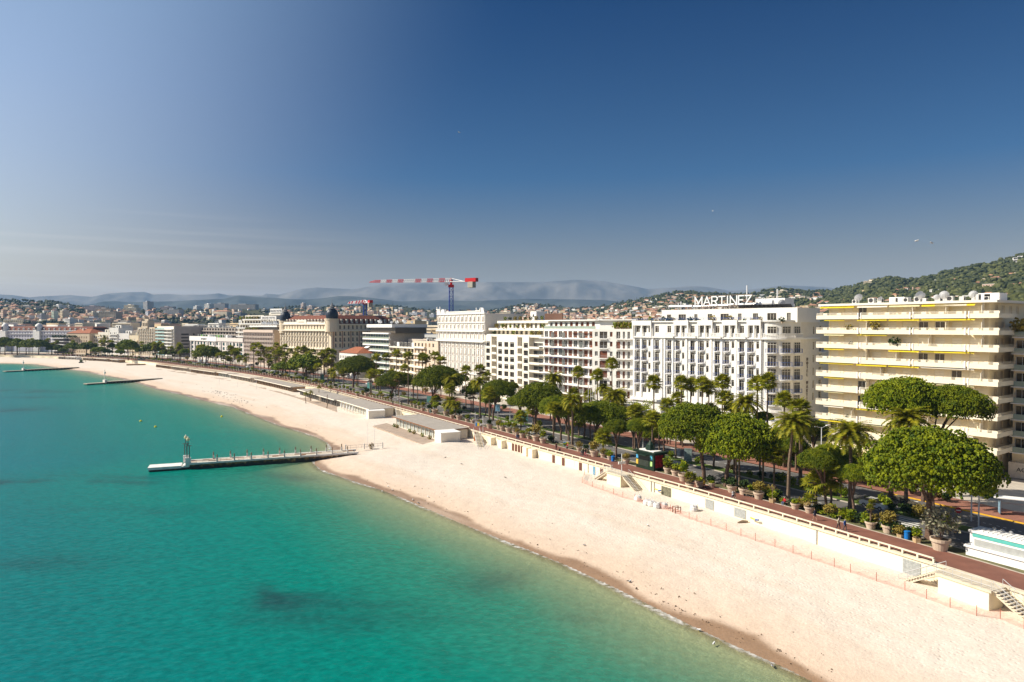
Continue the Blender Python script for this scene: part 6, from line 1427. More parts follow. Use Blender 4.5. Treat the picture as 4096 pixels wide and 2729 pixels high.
for k, (uu, o, hh) in enumerate(((2520, 40, 8), (2570, 38, 9), (2600, 43, 8.5), (2480, 37, 6), (2640, 36, 6), (1980, 33, 5.5), (3330, 36, 5), (3420, 40, 6), (3500, 34, 5))):
    p = at_off(uu, o); rg = random.Random(k); t = thing('deciduous_tree', f'{orn(k+1)} loose light-green tree from the left in front of the hotels', 'tree', (*p, 0), 0, 'loose leafy trees before the hotels')
    tm, pts = trunk_mesh(hh*.5, .15, (.3, 0), rg); ob('trunk', tm, t); c = MB().mat(bushf if k % 2 else M('x', ()) if False else bushf); 
    for q in range(14): leafcloud(c, (rg.uniform(-2, 2), rg.uniform(-2, 2), hh*.6+rg.uniform(-1.6, 2)), (1.1, 1.1, .9), 46, .34, rg)
    ob('crown', c, t)
lawn = MB().mat(M('bright_lawn', (.09, .17, .015), var=.25, scale=.6, world=True)); q = [at_off(3175, 37), at_off(3110, 37), at_off(3110, 43), at_off(3195, 43)]; lawn.face([(*p, .03) for p in q][::-1]); struct(ob('lawn', lawn))
# ================================================================== STREET FURNITURE
def lamp(x, y, h, label, rz=0, arms=2):
    t = thing('street_lamp', label, 'street lamp', (x, y, 0), rz, 'street lamps on the avenue'); ob('pole', MB().mat(wmetal).tube([(0, 0, 0), (0, 0, h)], [.11, .07], 8), t)
    for s in (-1, 1)[:arms]:
        ob('arm', MB().mat(wmetal).tube([(0, 0, h-.1), (s*1.5, 0, h+.25)], .045, 5), t); ob('lamp_head', MB().mat(wmetal).prism([(s*1.4, -.18), (s*2.5, -.14), (s*2.5, .14), (s*1.4, .18)][::s], h+.2, h+.34), t)
lps = [(2572, 1794, 8.5)]+[(u, None, 9) for u in (3290, 2040, 1640, 1370, 1180, 1100, 1000, 900, 800, 712, 610, 500, 400)]
for (u, v, h), t in zip(lps, rel([l[0] for l in lps], LM, 'double-armed street lamp')):
    p = W(u, v) if v else at_off(u, 17.8 if u != 3290 else 30); th = math.atan2(*tangent(*p)[::-1])+math.pi/2; lamp(p[0], p[1], h, t, th)
def signpole(u, v, h, label, plate=True, z=0):
    x, y = W(u, v, z); t = thing('sign_pole', label, 'sign pole', (x, y, z), .4, 'white poles with boxes on the promenade edge'); ob('pole', MB().mat(wmetal).tube([(0, 0, 0), (0, 0, h)], .07, 8), t)
    if plate: ob('sign_plate', MB().mat(white2).box(-.75, .75, -.08, .08, h*.45, h*.45+.45), t)
for (u, v, h, l) in ((2487, 1890, 3.6, 'white pole with a blank white plate above the double beach stairs'), (1901, 1709, 4.2, 'white pole with box left of the steep beach stairs'), (1932, 1733, 4.6, 'white pole with box right of the steep beach stairs'), (1580, 1619, 4.5, 'white pole left of the narrow stair gap'), (1599, 1622, 4.5, 'white pole right of the narrow stair gap'),
                     (1368, 1575, 4, 'left white pole of the pair by the roofed terrace'), (1383, 1577, 4, 'right white pole of the pair by the roofed terrace')): signpole(u, v, h, l)
for (u, v, vt, l) in ((3885, 2085, 1918, 'tall white camera pole left of the white kiosk'), (3914, 2120, 1935, 'tall white pole just behind the white kiosk'), (2591, 1700, 1640, 'white post in front of the hotel canopy')): x, y = W(u, v); tag(ob('pole', MB().mat(wmetal).tube([(0, 0, 0), (0, 0, Zat(u, vt, y))], .09, 8), None, (x, y, 0)), l, 'pole')
for (u, v, l) in ((3832, 2110, 'no-entry sign left of the tall white poles at the right'), (1968, 1655, 'no-entry sign left of the arched window flats'), (2571, 1785, 'round parking sign on the lamp post by the green kiosk')):
    x, y = W(u, v); t = thing('road_sign', l, 'road sign', (x, y, 0), -.35); ob('pole', MB().mat(metal).tube([(0, 0, 0), (0, 0, 2.6)], .04, 6), t); rdm = M('sign_red', (.45, .02, .03), var=.05)
    ob('sign_disc', MB().mat(rdm).grid([(.4*math.cos(k*math.pi/8), -.06, 2.4+.4*math.sin(k*math.pi/8)) for k in range(16)], [tuple(range(16))]) or (lambda m: (m.grid([(.4*math.cos(k*math.pi/8), -.06, 2.4+.4*math.sin(k*math.pi/8)) for k in range(16)]+[(.4*math.cos(k*math.pi/8), -.03, 2.4+.4*math.sin(k*math.pi/8)) for k in range(16)], [tuple(range(16)), tuple(range(31, 15, -1))]), m)[1])(MB().mat(rdm)), t); ob('white_bar', MB().mat(white2).box(-.28, .28, -.075, -.065, 2.33, 2.47), t)
def panel(u, v, w_, h, zb, label, col=(.10, .30, .28)):
    x, y = W(u, v); t = thing('advert_panel', label, 'advert panel', (x, y, 0), -.35); ob('frame', MB().mat(metal).box(-w_/2-.06, w_/2+.06, -.1, .1, zb, zb+h).box(-.1, .1, -.08, .08, 0, zb), t); ob('poster', MB().mat(M('poster_%d' % (col[0]*100), col, var=.45, scale=2.5)).box(-w_/2, w_/2, -.115, -.101, zb+.06, zb+h-.06), t)
panel(2098, 1700, 2.0, 3.0, .9, 'turquoise advert panel left of the large pine by the crossing'); panel(2752, 1850, 1.5, 2.6, .3, 'grey-green advert panel behind the pots right of the green kiosk', (.20, .26, .25)); panel(1991, 1678, 1.4, 2.2, 2.4, 'tall raised advert panel below the arched window flats', (.15, .30, .42)); panel(1718, 1615, 2.0, 2.4, .4, 'turquoise advert panel under the broad pine', (.08, .22, .2)); panel(1478, 1560, 2.2, 2.8, .4, 'turquoise advert panel right of the red-roofed villa pine', (.11, .33, .3)); panel(1289, 1522, 2.2, 2.8, .4, 'turquoise advert panel by the leaning pine', (.12, .31, .26))
for i, (u, v) in enumerate(((3628, 2157), (2452, 1846))):
    x, y = W(u, v); tag(ob('litter_bin', MB().mat(M('bin_blue', (.01, .16, .50), rough=.4, var=.06)).lathe([(.30, 0), (.34, .1), (.36, .95), (.40, .97), (.40, 1.1), (.12, 1.15)], 14), None, (x, y, 0)), ('bright blue bin between two hexagonal planters near the white kiosk', 'small blue bin left of the dark green kiosk')[i], 'bin')
for i, (u, v) in enumerate(((1911, 1705), (2267, 1785))):
    x, y = W(u, v); t = thing('recycling_bins', ('recycling bins with blue and yellow fronts beside the steep beach stairs pole', 'recycling bins with coloured fronts by the seated group')[i], 'bins', (x, y, 0), -.4); ob('casing', MB().mat(metal).box(-.8, .8, -.3, .3, 0, 1.2), t)
    for k, c in enumerate(((.02, .2, .5), (.7, .5, .02))): ob('front_panel', MB().mat(M('bin_front_%d' % k, c)).box(-.7+.72*k, -.1+.72*k, -.32, -.301, .1, 1.0), t)
def bench(u, v, label, rz=-.75):
    x, y = W(u, v); t = thing('bench', label, 'bench', (x, y, 0), rz, 'benches facing the sea')
    for k in range(3): ob('seat_slat', MB().mat(dwood).box(-.9, .9, -.25+k*.17, -.12+k*.17, .42, .46), t)
    for k in range(2): ob('back_slat', MB().mat(dwood).box(-.9, .9, .28, .32, .6+k*.2, .74+k*.2), t)
    for s in (-.75, .75): ob('leg', MB().mat(dark).box(s-.04, s+.04, -.25, .33, 0, .419), t)
for x, y, l in ((2330, 1080, 'bench where the person in red sits by the promenade'),): bench(*X2(x, y), l)
bench(*X2(1900, 985), 'empty bench between two large pots right of the dense round pine'); bench(*X6(620, 1315), 'empty bench row left of the strolling couple'); bench(*X2(75, 500), 'bench with a person in red near the recycling bins')
# green newspaper kiosk
x, y = W(*X2(925, 712)); gk = M('kiosk_green', (.012, .03, .018), rough=.35, var=.15); th = math.atan2(*tangent(x, y)[::-1])+math.pi
k_ = thing('newspaper_kiosk', 'dark green newspaper kiosk with a scalloped roof and small dome', 'kiosk', (x-.3, y+1.4, 0), th)
k_.scale = (1.05, 1.05, 1.18); ob('body', MB().mat(gk).box(-2.4, 2.4, -1.35, 1.35, 0, 2.7), k_); ob('shutter', MB().mat(M('kiosk_shutter', (.03, .04, .03), rough=.5)).box(-1.7, 1.0, -1.39, -1.352, .5, 2.5), k_)
rf = MB().mat(gk).prism([(-2.8, -1.7), (2.8, -1.7), (2.8, 1.7), (-2.8, 1.7)], 2.7, 3.0)
for k in range(22): rf.box(-2.75+k*.25, -2.6+k*.25, -1.78, -1.701, 2.62, 2.98); rf.box(-2.75+k*.25, -2.6+k*.25, 1.701, 1.78, 2.62, 2.98)
for k in range(13): rf.box(2.801, 2.87, -1.65+k*.25, -1.5+k*.25, 2.62, 2.98)
ob('roof', rf, k_); ob('roof_top', MB().mat(white2).box(-2.0, 2.0, -1.0, 1.0, 3.001, 3.12), k_); ob('dome', MB().mat(gk).lathe([(.95, 3.2), (.9, 3.4), (.7, 4.0), (.3, 4.4), (.12, 4.7), (.05, 5.2)], 8), k_)
for s, c in ((-1, (.1, .4, .7)), (1, (.6, .4, .05))):
    pass
for (xx, z0, z1, c, n_) in ((-2.1, 1.6, 2.4, (.08, .35, .6), 'a'), (-2.1, .6, 1.4, (.65, .45, .06), 'b'), (1.7, 1.7, 2.5, (.08, .4, .55), 'c'), (1.7, .7, 1.5, (.35, .55, .2), 'd')): ob('poster', MB().mat(M('kiosk_poster_'+n_, c, var=.4, scale=4)).box(xx-.28, xx+.28, -1.38, -1.353, z0, z1), k_)
ob('poster', MB().mat(M('kiosk_poster_red', (.30, .01, .02), var=.6, scale=2)).box(2.402, 2.43, -1.0, .9, .5, 2.5), k_); ob('awning', MB().mat(gk).prism([(-2.2, -2.5), (1.4, -2.5), (1.4, -1.75), (-2.2, -1.75)], 2.45, 2.55), k_)
# white snack kiosk
a = W(*X1(1800, 560)); c = W(*X1(2340, 705)); th = math.atan2(c[1]-a[1], c[0]-a[0]); L_ = math.hypot(c[0]-a[0], c[1]-a[1])+3.2
k_ = thing('snack_kiosk', 'white snack kiosk with a turquoise stripe at the right edge of the promenade', 'kiosk', (*a, 0), th); tq = M('turquoise_stripe', (.10, .42, .38), var=.1)
k_.scale = (1, 1, 1.22); ob('body', MB().mat(white2).box(0, L_, 0, 2.6, 0, 2.35), k_); ob('base_ledge', MB().mat(white2).prism([(-.5, -.5), (L_+.5, -.5), (L_+.5, 3.0), (-.5, 3.0)], .85, 1.05).prism([(-.3, -.3), (L_+.3, -.3), (L_+.3, 2.8), (-.3, 2.8)], .0, .84), k_)
ob('counter_shade', MB().mat(M('kiosk_shadow', (.35, .36, .35))).box(.5, L_-1.2, -.02, -.003, 1.06, 1.75), k_)  # flat grey panel, painted shade in place of a real counter opening
ob('stripe', MB().mat(tq).box(.3, L_-.9, -.06, -.021, 1.95, 2.3), k_); ob('roof', MB().mat(white2).box(-.15, L_+.15, -.15, 2.75, 2.351, 2.55), k_); ob('corner_panel', MB().mat(tq).box(L_-.8, L_-.3, -.06, -.021, 1.0, 2.3), k_)
for k in range(10): ob('roof_batten', MB().mat(white2).box(1.0+k*.5, 1.35+k*.5, .2, 2.4, 2.552, 2.66), k_)
for s in range(3): ob('roof_vent', MB().mat(metal).lathe([(.16, 2.55), (.16, 2.8), (.24, 2.85), (.05, 2.95)], 8, (1.8+s*.9, 1.9)), k_)
# bus shelter on the far pavement
x, y = W(*X6(2150, 1290)); t = thing('bus_shelter', 'bus shelter with flat white roof and blue poster by the far pavement hedge', 'bus shelter', (x, y, 0), -.5)
ob('roof', MB().mat(white2).box(-1, 4.5, -.3, 1.6, 2.5, 2.62), t); ob('end_panel', MB().mat(M('poster_blue', (.2, .32, .42), var=.4, scale=3)).box(-.3, -.2, -.1, 1.4, .2, 2.3), t); ob('back_panel', MB().mat(metal).box(-.2, 4.2, 1.4, 1.45, 1.5, 1.6).box(-.2, 4.2, 1.4, 1.45, .4, .5), t); [ob('leg', MB().mat(metal).box(q, q+.08, 1.3, 1.38, 0, 2.5), t) for q in (0, 4)]
# flagpoles at the hotel
for k, u in enumerate((2354, 2364, 2372, 2383)):
    p = at_off(u, 33); t = thing('flagpole', f'{orn(k+1)} white flagpole from the left before the round canopy', 'flagpole', (*p, 0), 0, 'flagpoles of the white hotel'); ob('pole', MB().mat(wmetal).tube([(0, 0, 0), (0, 0, 11.5)], .07, 6), t)
    if k in (0, 3): ob('flag', MB().mat(white2).grid([(0, 0, 11.3), (-.7, .1, 10.6), (-.75, .1, 8.2), (-.05, 0, 8.6)], [(0, 1, 2, 3)]), t)
# ------------------------------------------------------------------ cars
def car(x, y, rz, col, label, kind='car', van=False, z0=-.12):
    t = thing('parked_car' if not van else 'white_van', label, 'car' if not van else 'van', (x, y, z0), rz); pm = M('car_paint_%02d%02d%02d' % tuple(int(c*99) for c in col), col, rough=.25, var=.02, spec=.6)
    if van: pr = [(-2.4, .35), (-2.4, 1.9), (-2.2, 2.15), (1.2, 2.15), (1.9, 1.35), (2.4, 1.15), (2.45, .35)]
    else: pr = [(-2.1, .35), (-2.15, .85), (-1.95, 1.0), (-1.45, 1.12), (1.0, 1.0), (1.95, .82), (2.15, .6), (2.1, .33)]
    def ext(mb, P, w0, w1=None):
        w1 = w1 or w0; n = len(P); mb.grid([(px, -w0 if pz < 1.0 else -w1, pz) for px, pz in P]+[(px, w0 if pz < 1.0 else w1, pz) for px, pz in P], [tuple(range(n)), tuple(range(2*n-1, n-1, -1))]+[(i, n+i, n+(i+1) % n, (i+1) % n) for i in range(n)]); return mb
    ob('body', ext(MB().mat(pm), pr[::-1], .88), t)
    if not van:
        ob('cabin_glass', ext(MB().mat(gl), [(-1.75, 1.03), (-1.15, 1.46), (.15, 1.46), (.98, 1.01)][::-1], .80, .68), t); ob('roof_panel', MB().mat(pm).box(-1.12, .12, -.64, .64, 1.461, 1.49), t)
    else: ob('windscreen', MB().mat(gl).grid([(1.28, -.75, 2.08), (1.9, -.75, 1.40), (1.9, .75, 1.40), (1.28, .75, 2.08)], [(0, 1, 2, 3)]), t)
    wm = MB().mat(dark); rm = MB().mat(metal)
    wh = MB().mat(M('tyre', (.02, .02, .02))).lathe([(.2, -.1), (.33, -.1), (.33, .1), (.2, .1)], 14).mat(metal).lathe([(.19, -.105), (.19, .105)], 12).mesh('wheel')
    for sx in (-1.3, 1.35):
        for sy in (-.82, .82): o = ob('wheel', wh, t, (sx, sy, .33)); o.rotation_euler = (math.pi/2, 0, 0)
    for sy in (-.6, .6): ob('headlight', MB().mat(wmetal).box(2.02, 2.13, sy-.16, sy+.16, .62, .74), t)
def carat(u, v, col, label, van=False, flip=0):
    x, y = W(u, v); tx_, ty_ = tangent(x, y); car(x, y, math.atan2(ty_, tx_)+flip, col, label, van=van)
carat(3500, 2030, (.6, .62, .66), 'white police car behind the twin-yucca pot, half hidden by palm trunks', flip=math.pi); carat(3610, 2022, (.012, .013, .016), 'black car parked beyond the median, right of the white police car', flip=math.pi)
carat(2091, 1662, (.62, .64, .68), 'white police car at the crossing below the white grid flats'); carat(1480, 1532, (.03, .03, .035), 'dark car under the trees before the villa'); carat(1476, 1540, (.6, .6, .6), 'white car under the trees before the villa')
carat(990, 1470, (.6, .6, .6), 'white car below the pinkish grid building'); carat(1005, 1463, (.15, .15, .16), 'grey car below the pinkish grid building'); carat(1093, 1496, (.62, .62, .62), 'white van below the left end of the domed hotel', van=True)
carat(800, 1449, (.62, .62, .62), 'white van before the low white lettered hotel, left one', van=True); carat(822, 1450, (.62, .62, .62), 'white van before the low white lettered hotel, right one', van=True); carat(585, 1434, (.55, .55, .58), 'white car by the pine below the glazed block'); carat(622, 1437, (.5, .5, .52), 'silver car just right of the pine below the glazed block'); carat(1735, 1571, (.55, .56, .6), 'pale car under the broad pine below the ornate building')
# ------------------------------------------------------------------ people
def person(x, y, z, rz, label, top, low, hair=(.12, .08, .05), pose='walk', h=1.72, shorts=False, skin=(.45, .26, .17), dress=False):
    k = h/1.75; J = {}
    if pose in ('walk', 'stand'):
        st = .28 if pose == 'walk' else .05
        J = dict(pel=(0, 0, .95), ches=(.02, 0, 1.28), neck=(.03, 0, 1.48), head=(.06, 0, 1.62), top=(.06, 0, 1.72), hl=(0, .1, .92), kl=(st*.55, .11, .5), al=(st*.7-.0, .11, .09), tl=(st*.7+.16, .11, .04), hr=(0, -.1, .92), kr=(-st*.2, -.11, .5), ar=(-st, -.11, .13), tr=(-st+.13, -.11, .05),
                 sl=(.02, .19, 1.42), el=(-.08 if pose == 'walk' else 0, .25, 1.14), wl=(.04, .27, .92), fl=(.06, .27, .82), sr=(.02, -.19, 1.42), er=(.02, -.25, 1.14), wr=(.16, -.26, .93), fr=(.19, -.26, .84))
    else:
        J = dict(pel=(0, 0, .5), ches=(-.05, 0, .82), neck=(-.04, 0, 1.03), head=(0, 0, 1.16), top=(0, 0, 1.27), hl=(.03, .1, .48), kl=(.45, .13, .5), al=(.5, .13, .09), tl=(.65, .13, .04), hr=(.03, -.1, .48), kr=(.45, -.13, .5), ar=(.45, -.13, .09), tr=(.6, -.13, .04),
                 sl=(-.05, .19, .96), el=(.05, .24, .7), wl=(.28, .15, .62), fl=(.36, .1, .6), sr=(-.05, -.19, .96), er=(.05, -.24, .7), wr=(.28, -.15, .62), fr=(.36, -.1, .6))
    names = list(J); Rd = dict(pel=.14, ches=.15, neck=.06, head=.10, top=.07, hl=.095, kl=.065, al=.045, tl=.04, hr=.095, kr=.065, ar=.045, tr=.04, sl=.065, el=.045, wl=.032, fl=.035, sr=.065, er=.045, wr=.032, fr=.035)
    E = [('pel', 'ches'), ('ches', 'neck'), ('neck', 'head'), ('head', 'top'), ('pel', 'hl'), ('hl', 'kl'), ('kl', 'al'), ('al', 'tl'), ('pel', 'hr'), ('hr', 'kr'), ('kr', 'ar'), ('ar', 'tr'), ('ches', 'sl'), ('sl', 'el'), ('el', 'wl'), ('wl', 'fl'), ('ches', 'sr'), ('sr', 'er'), ('er', 'wr'), ('wr', 'fr')]
    me = bpy.data.meshes.new('s'); me.from_pydata([tuple(c*k for c in J[n]) for n in names], [(names.index(a), names.index(b)) for a, b in E], []); o = bpy.data.objects.new('s', me); C.objects.link(o)
    sk = o.modifiers.new('k', 'SKIN'); 
    for i, n in enumerate(names): me.skin_vertices[0].data[i].radius = (Rd[n]*k, Rd[n]*k)
    me.skin_vertices[0].data[0].use_root = True; sb = o.modifiers.new('b', 'SUBSURF'); sb.levels = 1; sb.render_levels = 1
    dg = bpy.context.evaluated_depsgraph_get(); m2 = bpy.data.meshes.new_from_object(o.evaluated_get(dg)); bpy.data.objects.remove(o); bpy.data.meshes.remove(me)
    ms = [M('skin_%d' % (skin[0]*100), skin, var=.05), M('cloth_%02d%02d%02d' % tuple(int(c*99) for c in top), top, var=.15, scale=6), M('cloth_%02d%02d%02d' % tuple(int(c*99) for c in low), low, var=.15, scale=6), M('hair_%02d' % int(hair[0]*99), hair, var=.2), M('shoe', (.5, .5, .5) if shorts else (.03, .03, .03))]
    m2.materials.clear(); [m2.materials.append(q) for q in ms]; zn = J['neck'][2]*k; zp = J['pel'][2]*k
    for p in m2.polygons:
        c = p.center; p.use_smooth = True; zz_ = c.z
        if zz_ > zn+.02*k: mi = 3 if (zz_ > zn+.19*k or c.x < J['head'][0]*k-.03) else 0
        elif zz_ < .1*k: mi = 4
        elif pose != 'sit' and abs(c.y) > .2*k and zz_ < .9*k: mi = 0
        elif (pose == 'sit' and c.x > .15*k and zz_ < .57*k) or (pose != 'sit' and zz_ < zp-.02*k): mi = 0 if (shorts and zz_ < .62*k and not (pose == 'sit')) else 2
        else: mi = 1
        p.material_index = mi
    t = thing('person', label, 'person', (x, y, z), rz, 'people on the promenade'); ob('body', m2, t); return t
sea_dir = lambda x, y: math.atan2(*tangent(x, y)[::-1])
def pers(u, v, label, top, low, flip=1, pose='walk', **k):
    x, y = W(u, v); person(x, y, 0, sea_dir(x, y)+(0 if flip > 0 else math.pi)+k.pop('rot', 0), label, top, low, pose=pose, **k)
pers(*X6(432, 1338), 'jogger in a dark top and shorts with white shoes on the promenade', (.03, .035, .06), (.02, .03, .06), 1, shorts=True)
pers(*X6(647, 1425), 'grey-haired person in a beige jacket, left one of the strolling couple', (.48, .40, .28), (.03, .03, .04), -1, hair=(.45, .42, .38)); pers(*X6(706, 1438), 'person in a blue jacket, right one of the strolling couple', (.02, .07, .25), (.07, .07, .08), -1, hair=(.3, .28, .26))
pers(*X2(1738, 1025), 'person in a white top walking below the dense round pine', (.6, .6, .62), (.05, .06, .12), 1); pers(*X2(1755, 1022), 'person in beige walking close beside the one in white', (.5, .4, .28), (.5, .42, .3), 1)
pers(*X2(1445, 908), 'cyclist-like person in yellow and black beside the green pots', (.55, .38, .03), (.02, .02, .02), 1); pers(*X2(213, 572), 'person in black pushing a dark pram on the promenade', (.02, .02, .02), (.02, .02, .02), 1, pose='stand'); pers(*X2(233, 575), 'person in pink trousers beside the one with the pram', (.03, .03, .03), (.55, .08, .15), 1)
pers(*X2(2262, 1070), 'person in red seated on a bench right of the bare little tree', (.45, .02, .03), (.15, .2, .35), 1, pose='sit', rot=1.57, hair=(.4, .35, .3)); pers(*X2(52, 492), 'person in red seated near the recycling bins', (.4, .03, .05), (.25, .25, .3), 1, pose='sit', rot=1.57)
pers(*X3(2085, 797), 'person in a dark blue jacket, left one of the pair by the wide pots', (.04, .08, .2), (.03, .05, .12), 1); pers(*X3(2100, 800), 'person in dark clothes, right one of the pair by the wide pots', (.04, .04, .06), (.05, .06, .15), 1)
pers(2204, 1762, 'person in pale clothes seated with friends by the wide planters', (.5, .45, .4), (.1, .1, .12), 1, pose='sit', rot=1.57); pers(2225, 1802, 'person in dark red pushing a wheelchair on the promenade', (.12, .02, .03), (.03, .03, .04), -1, pose='stand'); pers(2213, 1766, 'dark-clothed person seated beside the pale one', (.03, .03, .03), (.04, .04, .04), 1, pose='sit', rot=1.57)
pers(*X3(1200, 525), 'person in turquoise dress walking left of the wide pots', (.25, .5, .45), (.2, .45, .4), 1); pers(*X3(819, 440), 'dark-clothed person left of the narrow stair gap poles', (.03, .02, .03), (.03, .02, .04), 1); pers(*X3(909, 447), 'dark-clothed person right of the narrow stair gap poles', (.04, .03, .06), (.03, .03, .05), 1)
pers(1168, 1530, 'dark-clothed person under the leaning pine, left one', (.05, .05, .1), (.03, .03, .05), 1); pers(1182, 1533, 'dark-clothed person under the leaning pine, right one', (.1, .03, .03), (.03, .03, .05), 1); pers(*X6(2082, 1125), 'person in ochre by the small palms near the bus shelter', (.5, .25, .06), (.4, .25, .12), 1)
# pram and wheelchair
x, y = W(*X2(203, 565)); t = thing('pram', 'dark pram pushed by the person in black', 'pram', (x, y, 0), 1.9); ob('basket', MB().mat(dark).prism([(-.35, -.22), (.35, -.22), (.4, .22), (-.35, .22)], .45, .85), t); ob('frame', MB().mat(metal).tube([(-.35, 0, .1), (.4, 0, .9), (.6, 0, 1.05)], .03, 5), t)
wh_ = MB().mat(dark).lathe([(.05, -.03), (.18, -.03), (.18, .03), (.05, .03)], 10).mesh('wheel')
for sx in (-.3, .3):
    for sy in (-.24, .24): o = ob('wheel', wh_, t, (sx, sy, .18)); o.rotation_euler = (math.pi/2, 0, 0)
x, y = W(2235, 1812); t = thing('wheelchair', 'wheelchair with a dark seat in front of the person in dark red', 'wheelchair', (x, y, 0), 2.4); ob('seat', MB().mat(M('dark_red_cloth', (.1, .01, .02))).box(-.25, .25, -.25, .25, .42, .5), t); ob('backrest', MB().mat(dark).box(-.3, -.251, -.25, .25, .5, 1.0), t)
wh2 = MB().mat(dark).lathe([(.26, -.02), (.30, -.02), (.30, .02), (.26, .02)], 14, cap=False).mesh('wheel')
for sy in (-.3, .3): o = ob('wheel', wh2, t, (0, sy, .3)); o.rotation_euler = (math.pi/2, 0, 0)

# ================================================================== BEACH FURNITURE, STAIRS, PAVILIONS
stc = M('stair_concrete', (.60, .52, .40), var=.12, scale=1)
def flight(t, p0, p1, w_, n, nm='tread', side=True):
    """p0 top, p1 bottom (world); treads as parts"""
    l = Vector(t.location); d = Vector((p1[0]-p0[0], p1[1]-p0[1])); L_ = d.length; d.normalize(); th = math.atan2(d.y, d.x)-t.rotation_euler.z
    g = L_/n; dz = (p0[2]-p1[2])/n; tm = MB().mat(stc).box(0, g+.04, -w_/2, w_/2, -.12, 0).mesh('tread'); inv = Matrix.Rotation(-t.rotation_euler.z, 3, 'Z')
    for i in range(n):
        q = inv @ (Vector((p0[0]+d.x*g*i, p0[1]+d.y*g*i, p0[2]-dz*(i+1)+dz*.9))-l); ob(nm, tm, t, q, th)
    a = inv @ (Vector(p0)-l); b_ = inv @ (Vector(p1)-l); nn = Vector((-math.sin(th), math.cos(th), 0))*w_/2
    for s in (-1, 1):
        r = MB().mat(M('rail_metal', (.42, .38, .33), rough=.4, metal=.4)); r.bar(a+nn*s+Vector((0, 0, 1)), b_+nn*s+Vector((0, 0, 1)), .035); r.bar(a+nn*s+Vector((0, 0, .5)), b_+nn*s+Vector((0, 0, .5)), .02)
        for k in range(5): q = a.lerp(b_, k/4)+nn*s; r.bar(q-Vector((0, 0, .1)), q+Vector((0, 0, 1)), .025)
        ob('handrail', r, t)
    m = MB().mat(stc); e = nn*.8; m.grid([a-e-Vector((0, 0, .15)), a+e-Vector((0, 0, .15)), b_+e-Vector((0, 0, .15)), b_-e-Vector((0, 0, .15)), a-e-Vector((0, 0, .45)), a+e-Vector((0, 0, .45)), b_+e-Vector((0, 0, .45)), b_-e-Vector((0, 0, .45))], [(0, 1, 2, 3), (7, 6, 5, 4), (0, 3, 7, 4), (1, 5, 6, 2), (0, 4, 5, 1), (3, 2, 6, 7)]); ob('stringer', m, t)
def double_stairs(u0, u1, label, left=True, right=True, out=2.2, run=4.6, ul=None):
    a = at_off(u0, -.3); b_ = at_off(u1, -.3); th = math.atan2(b_[1]-a[1], b_[0]-a[0]); L_ = math.hypot(b_[0]-a[0], b_[1]-a[1]); t = thing('beach_stairs', label, 'stairs', (*a, 0), th)
    d = Vector((math.cos(th), math.sin(th))); n = Vector((d.y, -d.x))
    ob('landing', MB().mat(stc).box(0, L_, -out, 0, -.25, .02), t); ob('landing_wall', MB().mat(wallm).box(.3, L_-.3, -out+.15, -.02, -3.2, -.252), t)
    r = MB().mat(M('rail_metal')); 
    for z in (.5, 1.0): r.bar((0, -out, z), (L_, -out, z), .03)
    for k in range(7): r.bar((L_*k/6, -out, 0), (L_*k/6, -out, 1.0), .025)
    ob('handrail', r, t); P = lambda x, y: (a[0]+d.x*x+n.x*y, a[1]+d.y*x+n.y*y)
    if left: q = P(0, out*.55); e = P(-run, out*.55); flight(t, (*q, 0), (*e, -2.75), 1.7, 14)
    if right: q = P(L_, out*.55); e = P(L_+run, out*.55); flight(t, (*q, 0), (*e, -2.75), 1.7, 14)
double_stairs(2458, 2522, 'double beach stairs on a cream landing left of the green kiosk'); double_stairs(3810, 4040, 'double beach stairs on a cream landing at the lower right corner', out=2.6, run=4.6)
a = at_off(1905, -.2); b_ = at_off(1925, -6.2); t = thing('beach_stairs', 'steep narrow beach stairs beside the white box hut and orange canoe', 'stairs', (*a, 0), 0); flight(t, (*a, 0), (*b_, -2.6), 1.6, 14)
a = at_off(1590, -.2); b_ = at_off(1596, -4); t = thing('beach_stairs', 'short stairs down between the two restaurant roofs', 'stairs', (*a, 0), 0); flight(t, (*a, 0), (*b_, -2.0), 1.6, 9)
tag(ob('canoe', MB().mat(M('orange_hull', (.45, .13, .02), rough=.4)).tube([(0, 0, 0), (.1, 0, .6), (.15, 0, 2.2), (.1, 0, 2.9)], [.03, .25, .25, .03], 8), None, (*at_off(1897, -1.6), -2.5)), 'orange canoe standing upright against the wall by the steep stairs', 'canoe')
# wall openings, doors and boarded windows
WI = []
def walldoor(u, w_, z0, z1, mat, name, label=None, proud=.05):
    a = at_off(u, -.02); tx_, ty_ = tangent(*a); th = math.atan2(ty_, tx_)+math.pi; o = ob(name, MB().mat(mat).box(-w_/2, w_/2, -proud, -.002, z0, z1), None, (*a, 0), th); o.parent = sw; o.location = (a[0]-sw.location[0], a[1]-sw.location[1], -sw.location[2]+0); return o
door = M('brown_door', (.13, .05, .03), var=.2); bd = M('boarded_window', (.33, .34, .33), var=.2, scale=3)
for u in (1998, 2052, 2064, 2076, 2088, 2146, 2215, 2254, 2323, 2408): walldoor(u, 1.0, -2.5, -.5, door, 'door')
for u, w_, m_, z0, z1 in ((2283, 2.4, white2, -1.7, -.6), (2378, .8, M('blue_glass_blocks', (.15, .3, .42), var=.5, scale=5), -2.2, -.5), (2668, 2.4, M('rusted_hatch', (.16, .15, .10), var=.5, scale=3), -2.4, -.55), (2834, .9, bd, -2.1, -.6), (2850, 1.0, bd, -2.2, -.6), (2965, 2.3, bd, -2.0, -.6), (3659, 2.2, bd, -2.6, -.5)): walldoor(u, w_, z0, z1, m_, 'hatch')
for u in (1975, 2017, 2116, 2140): walldoor(u, 1.7, -3.4, -.26, wallm, 'buttress', proud=1.3)
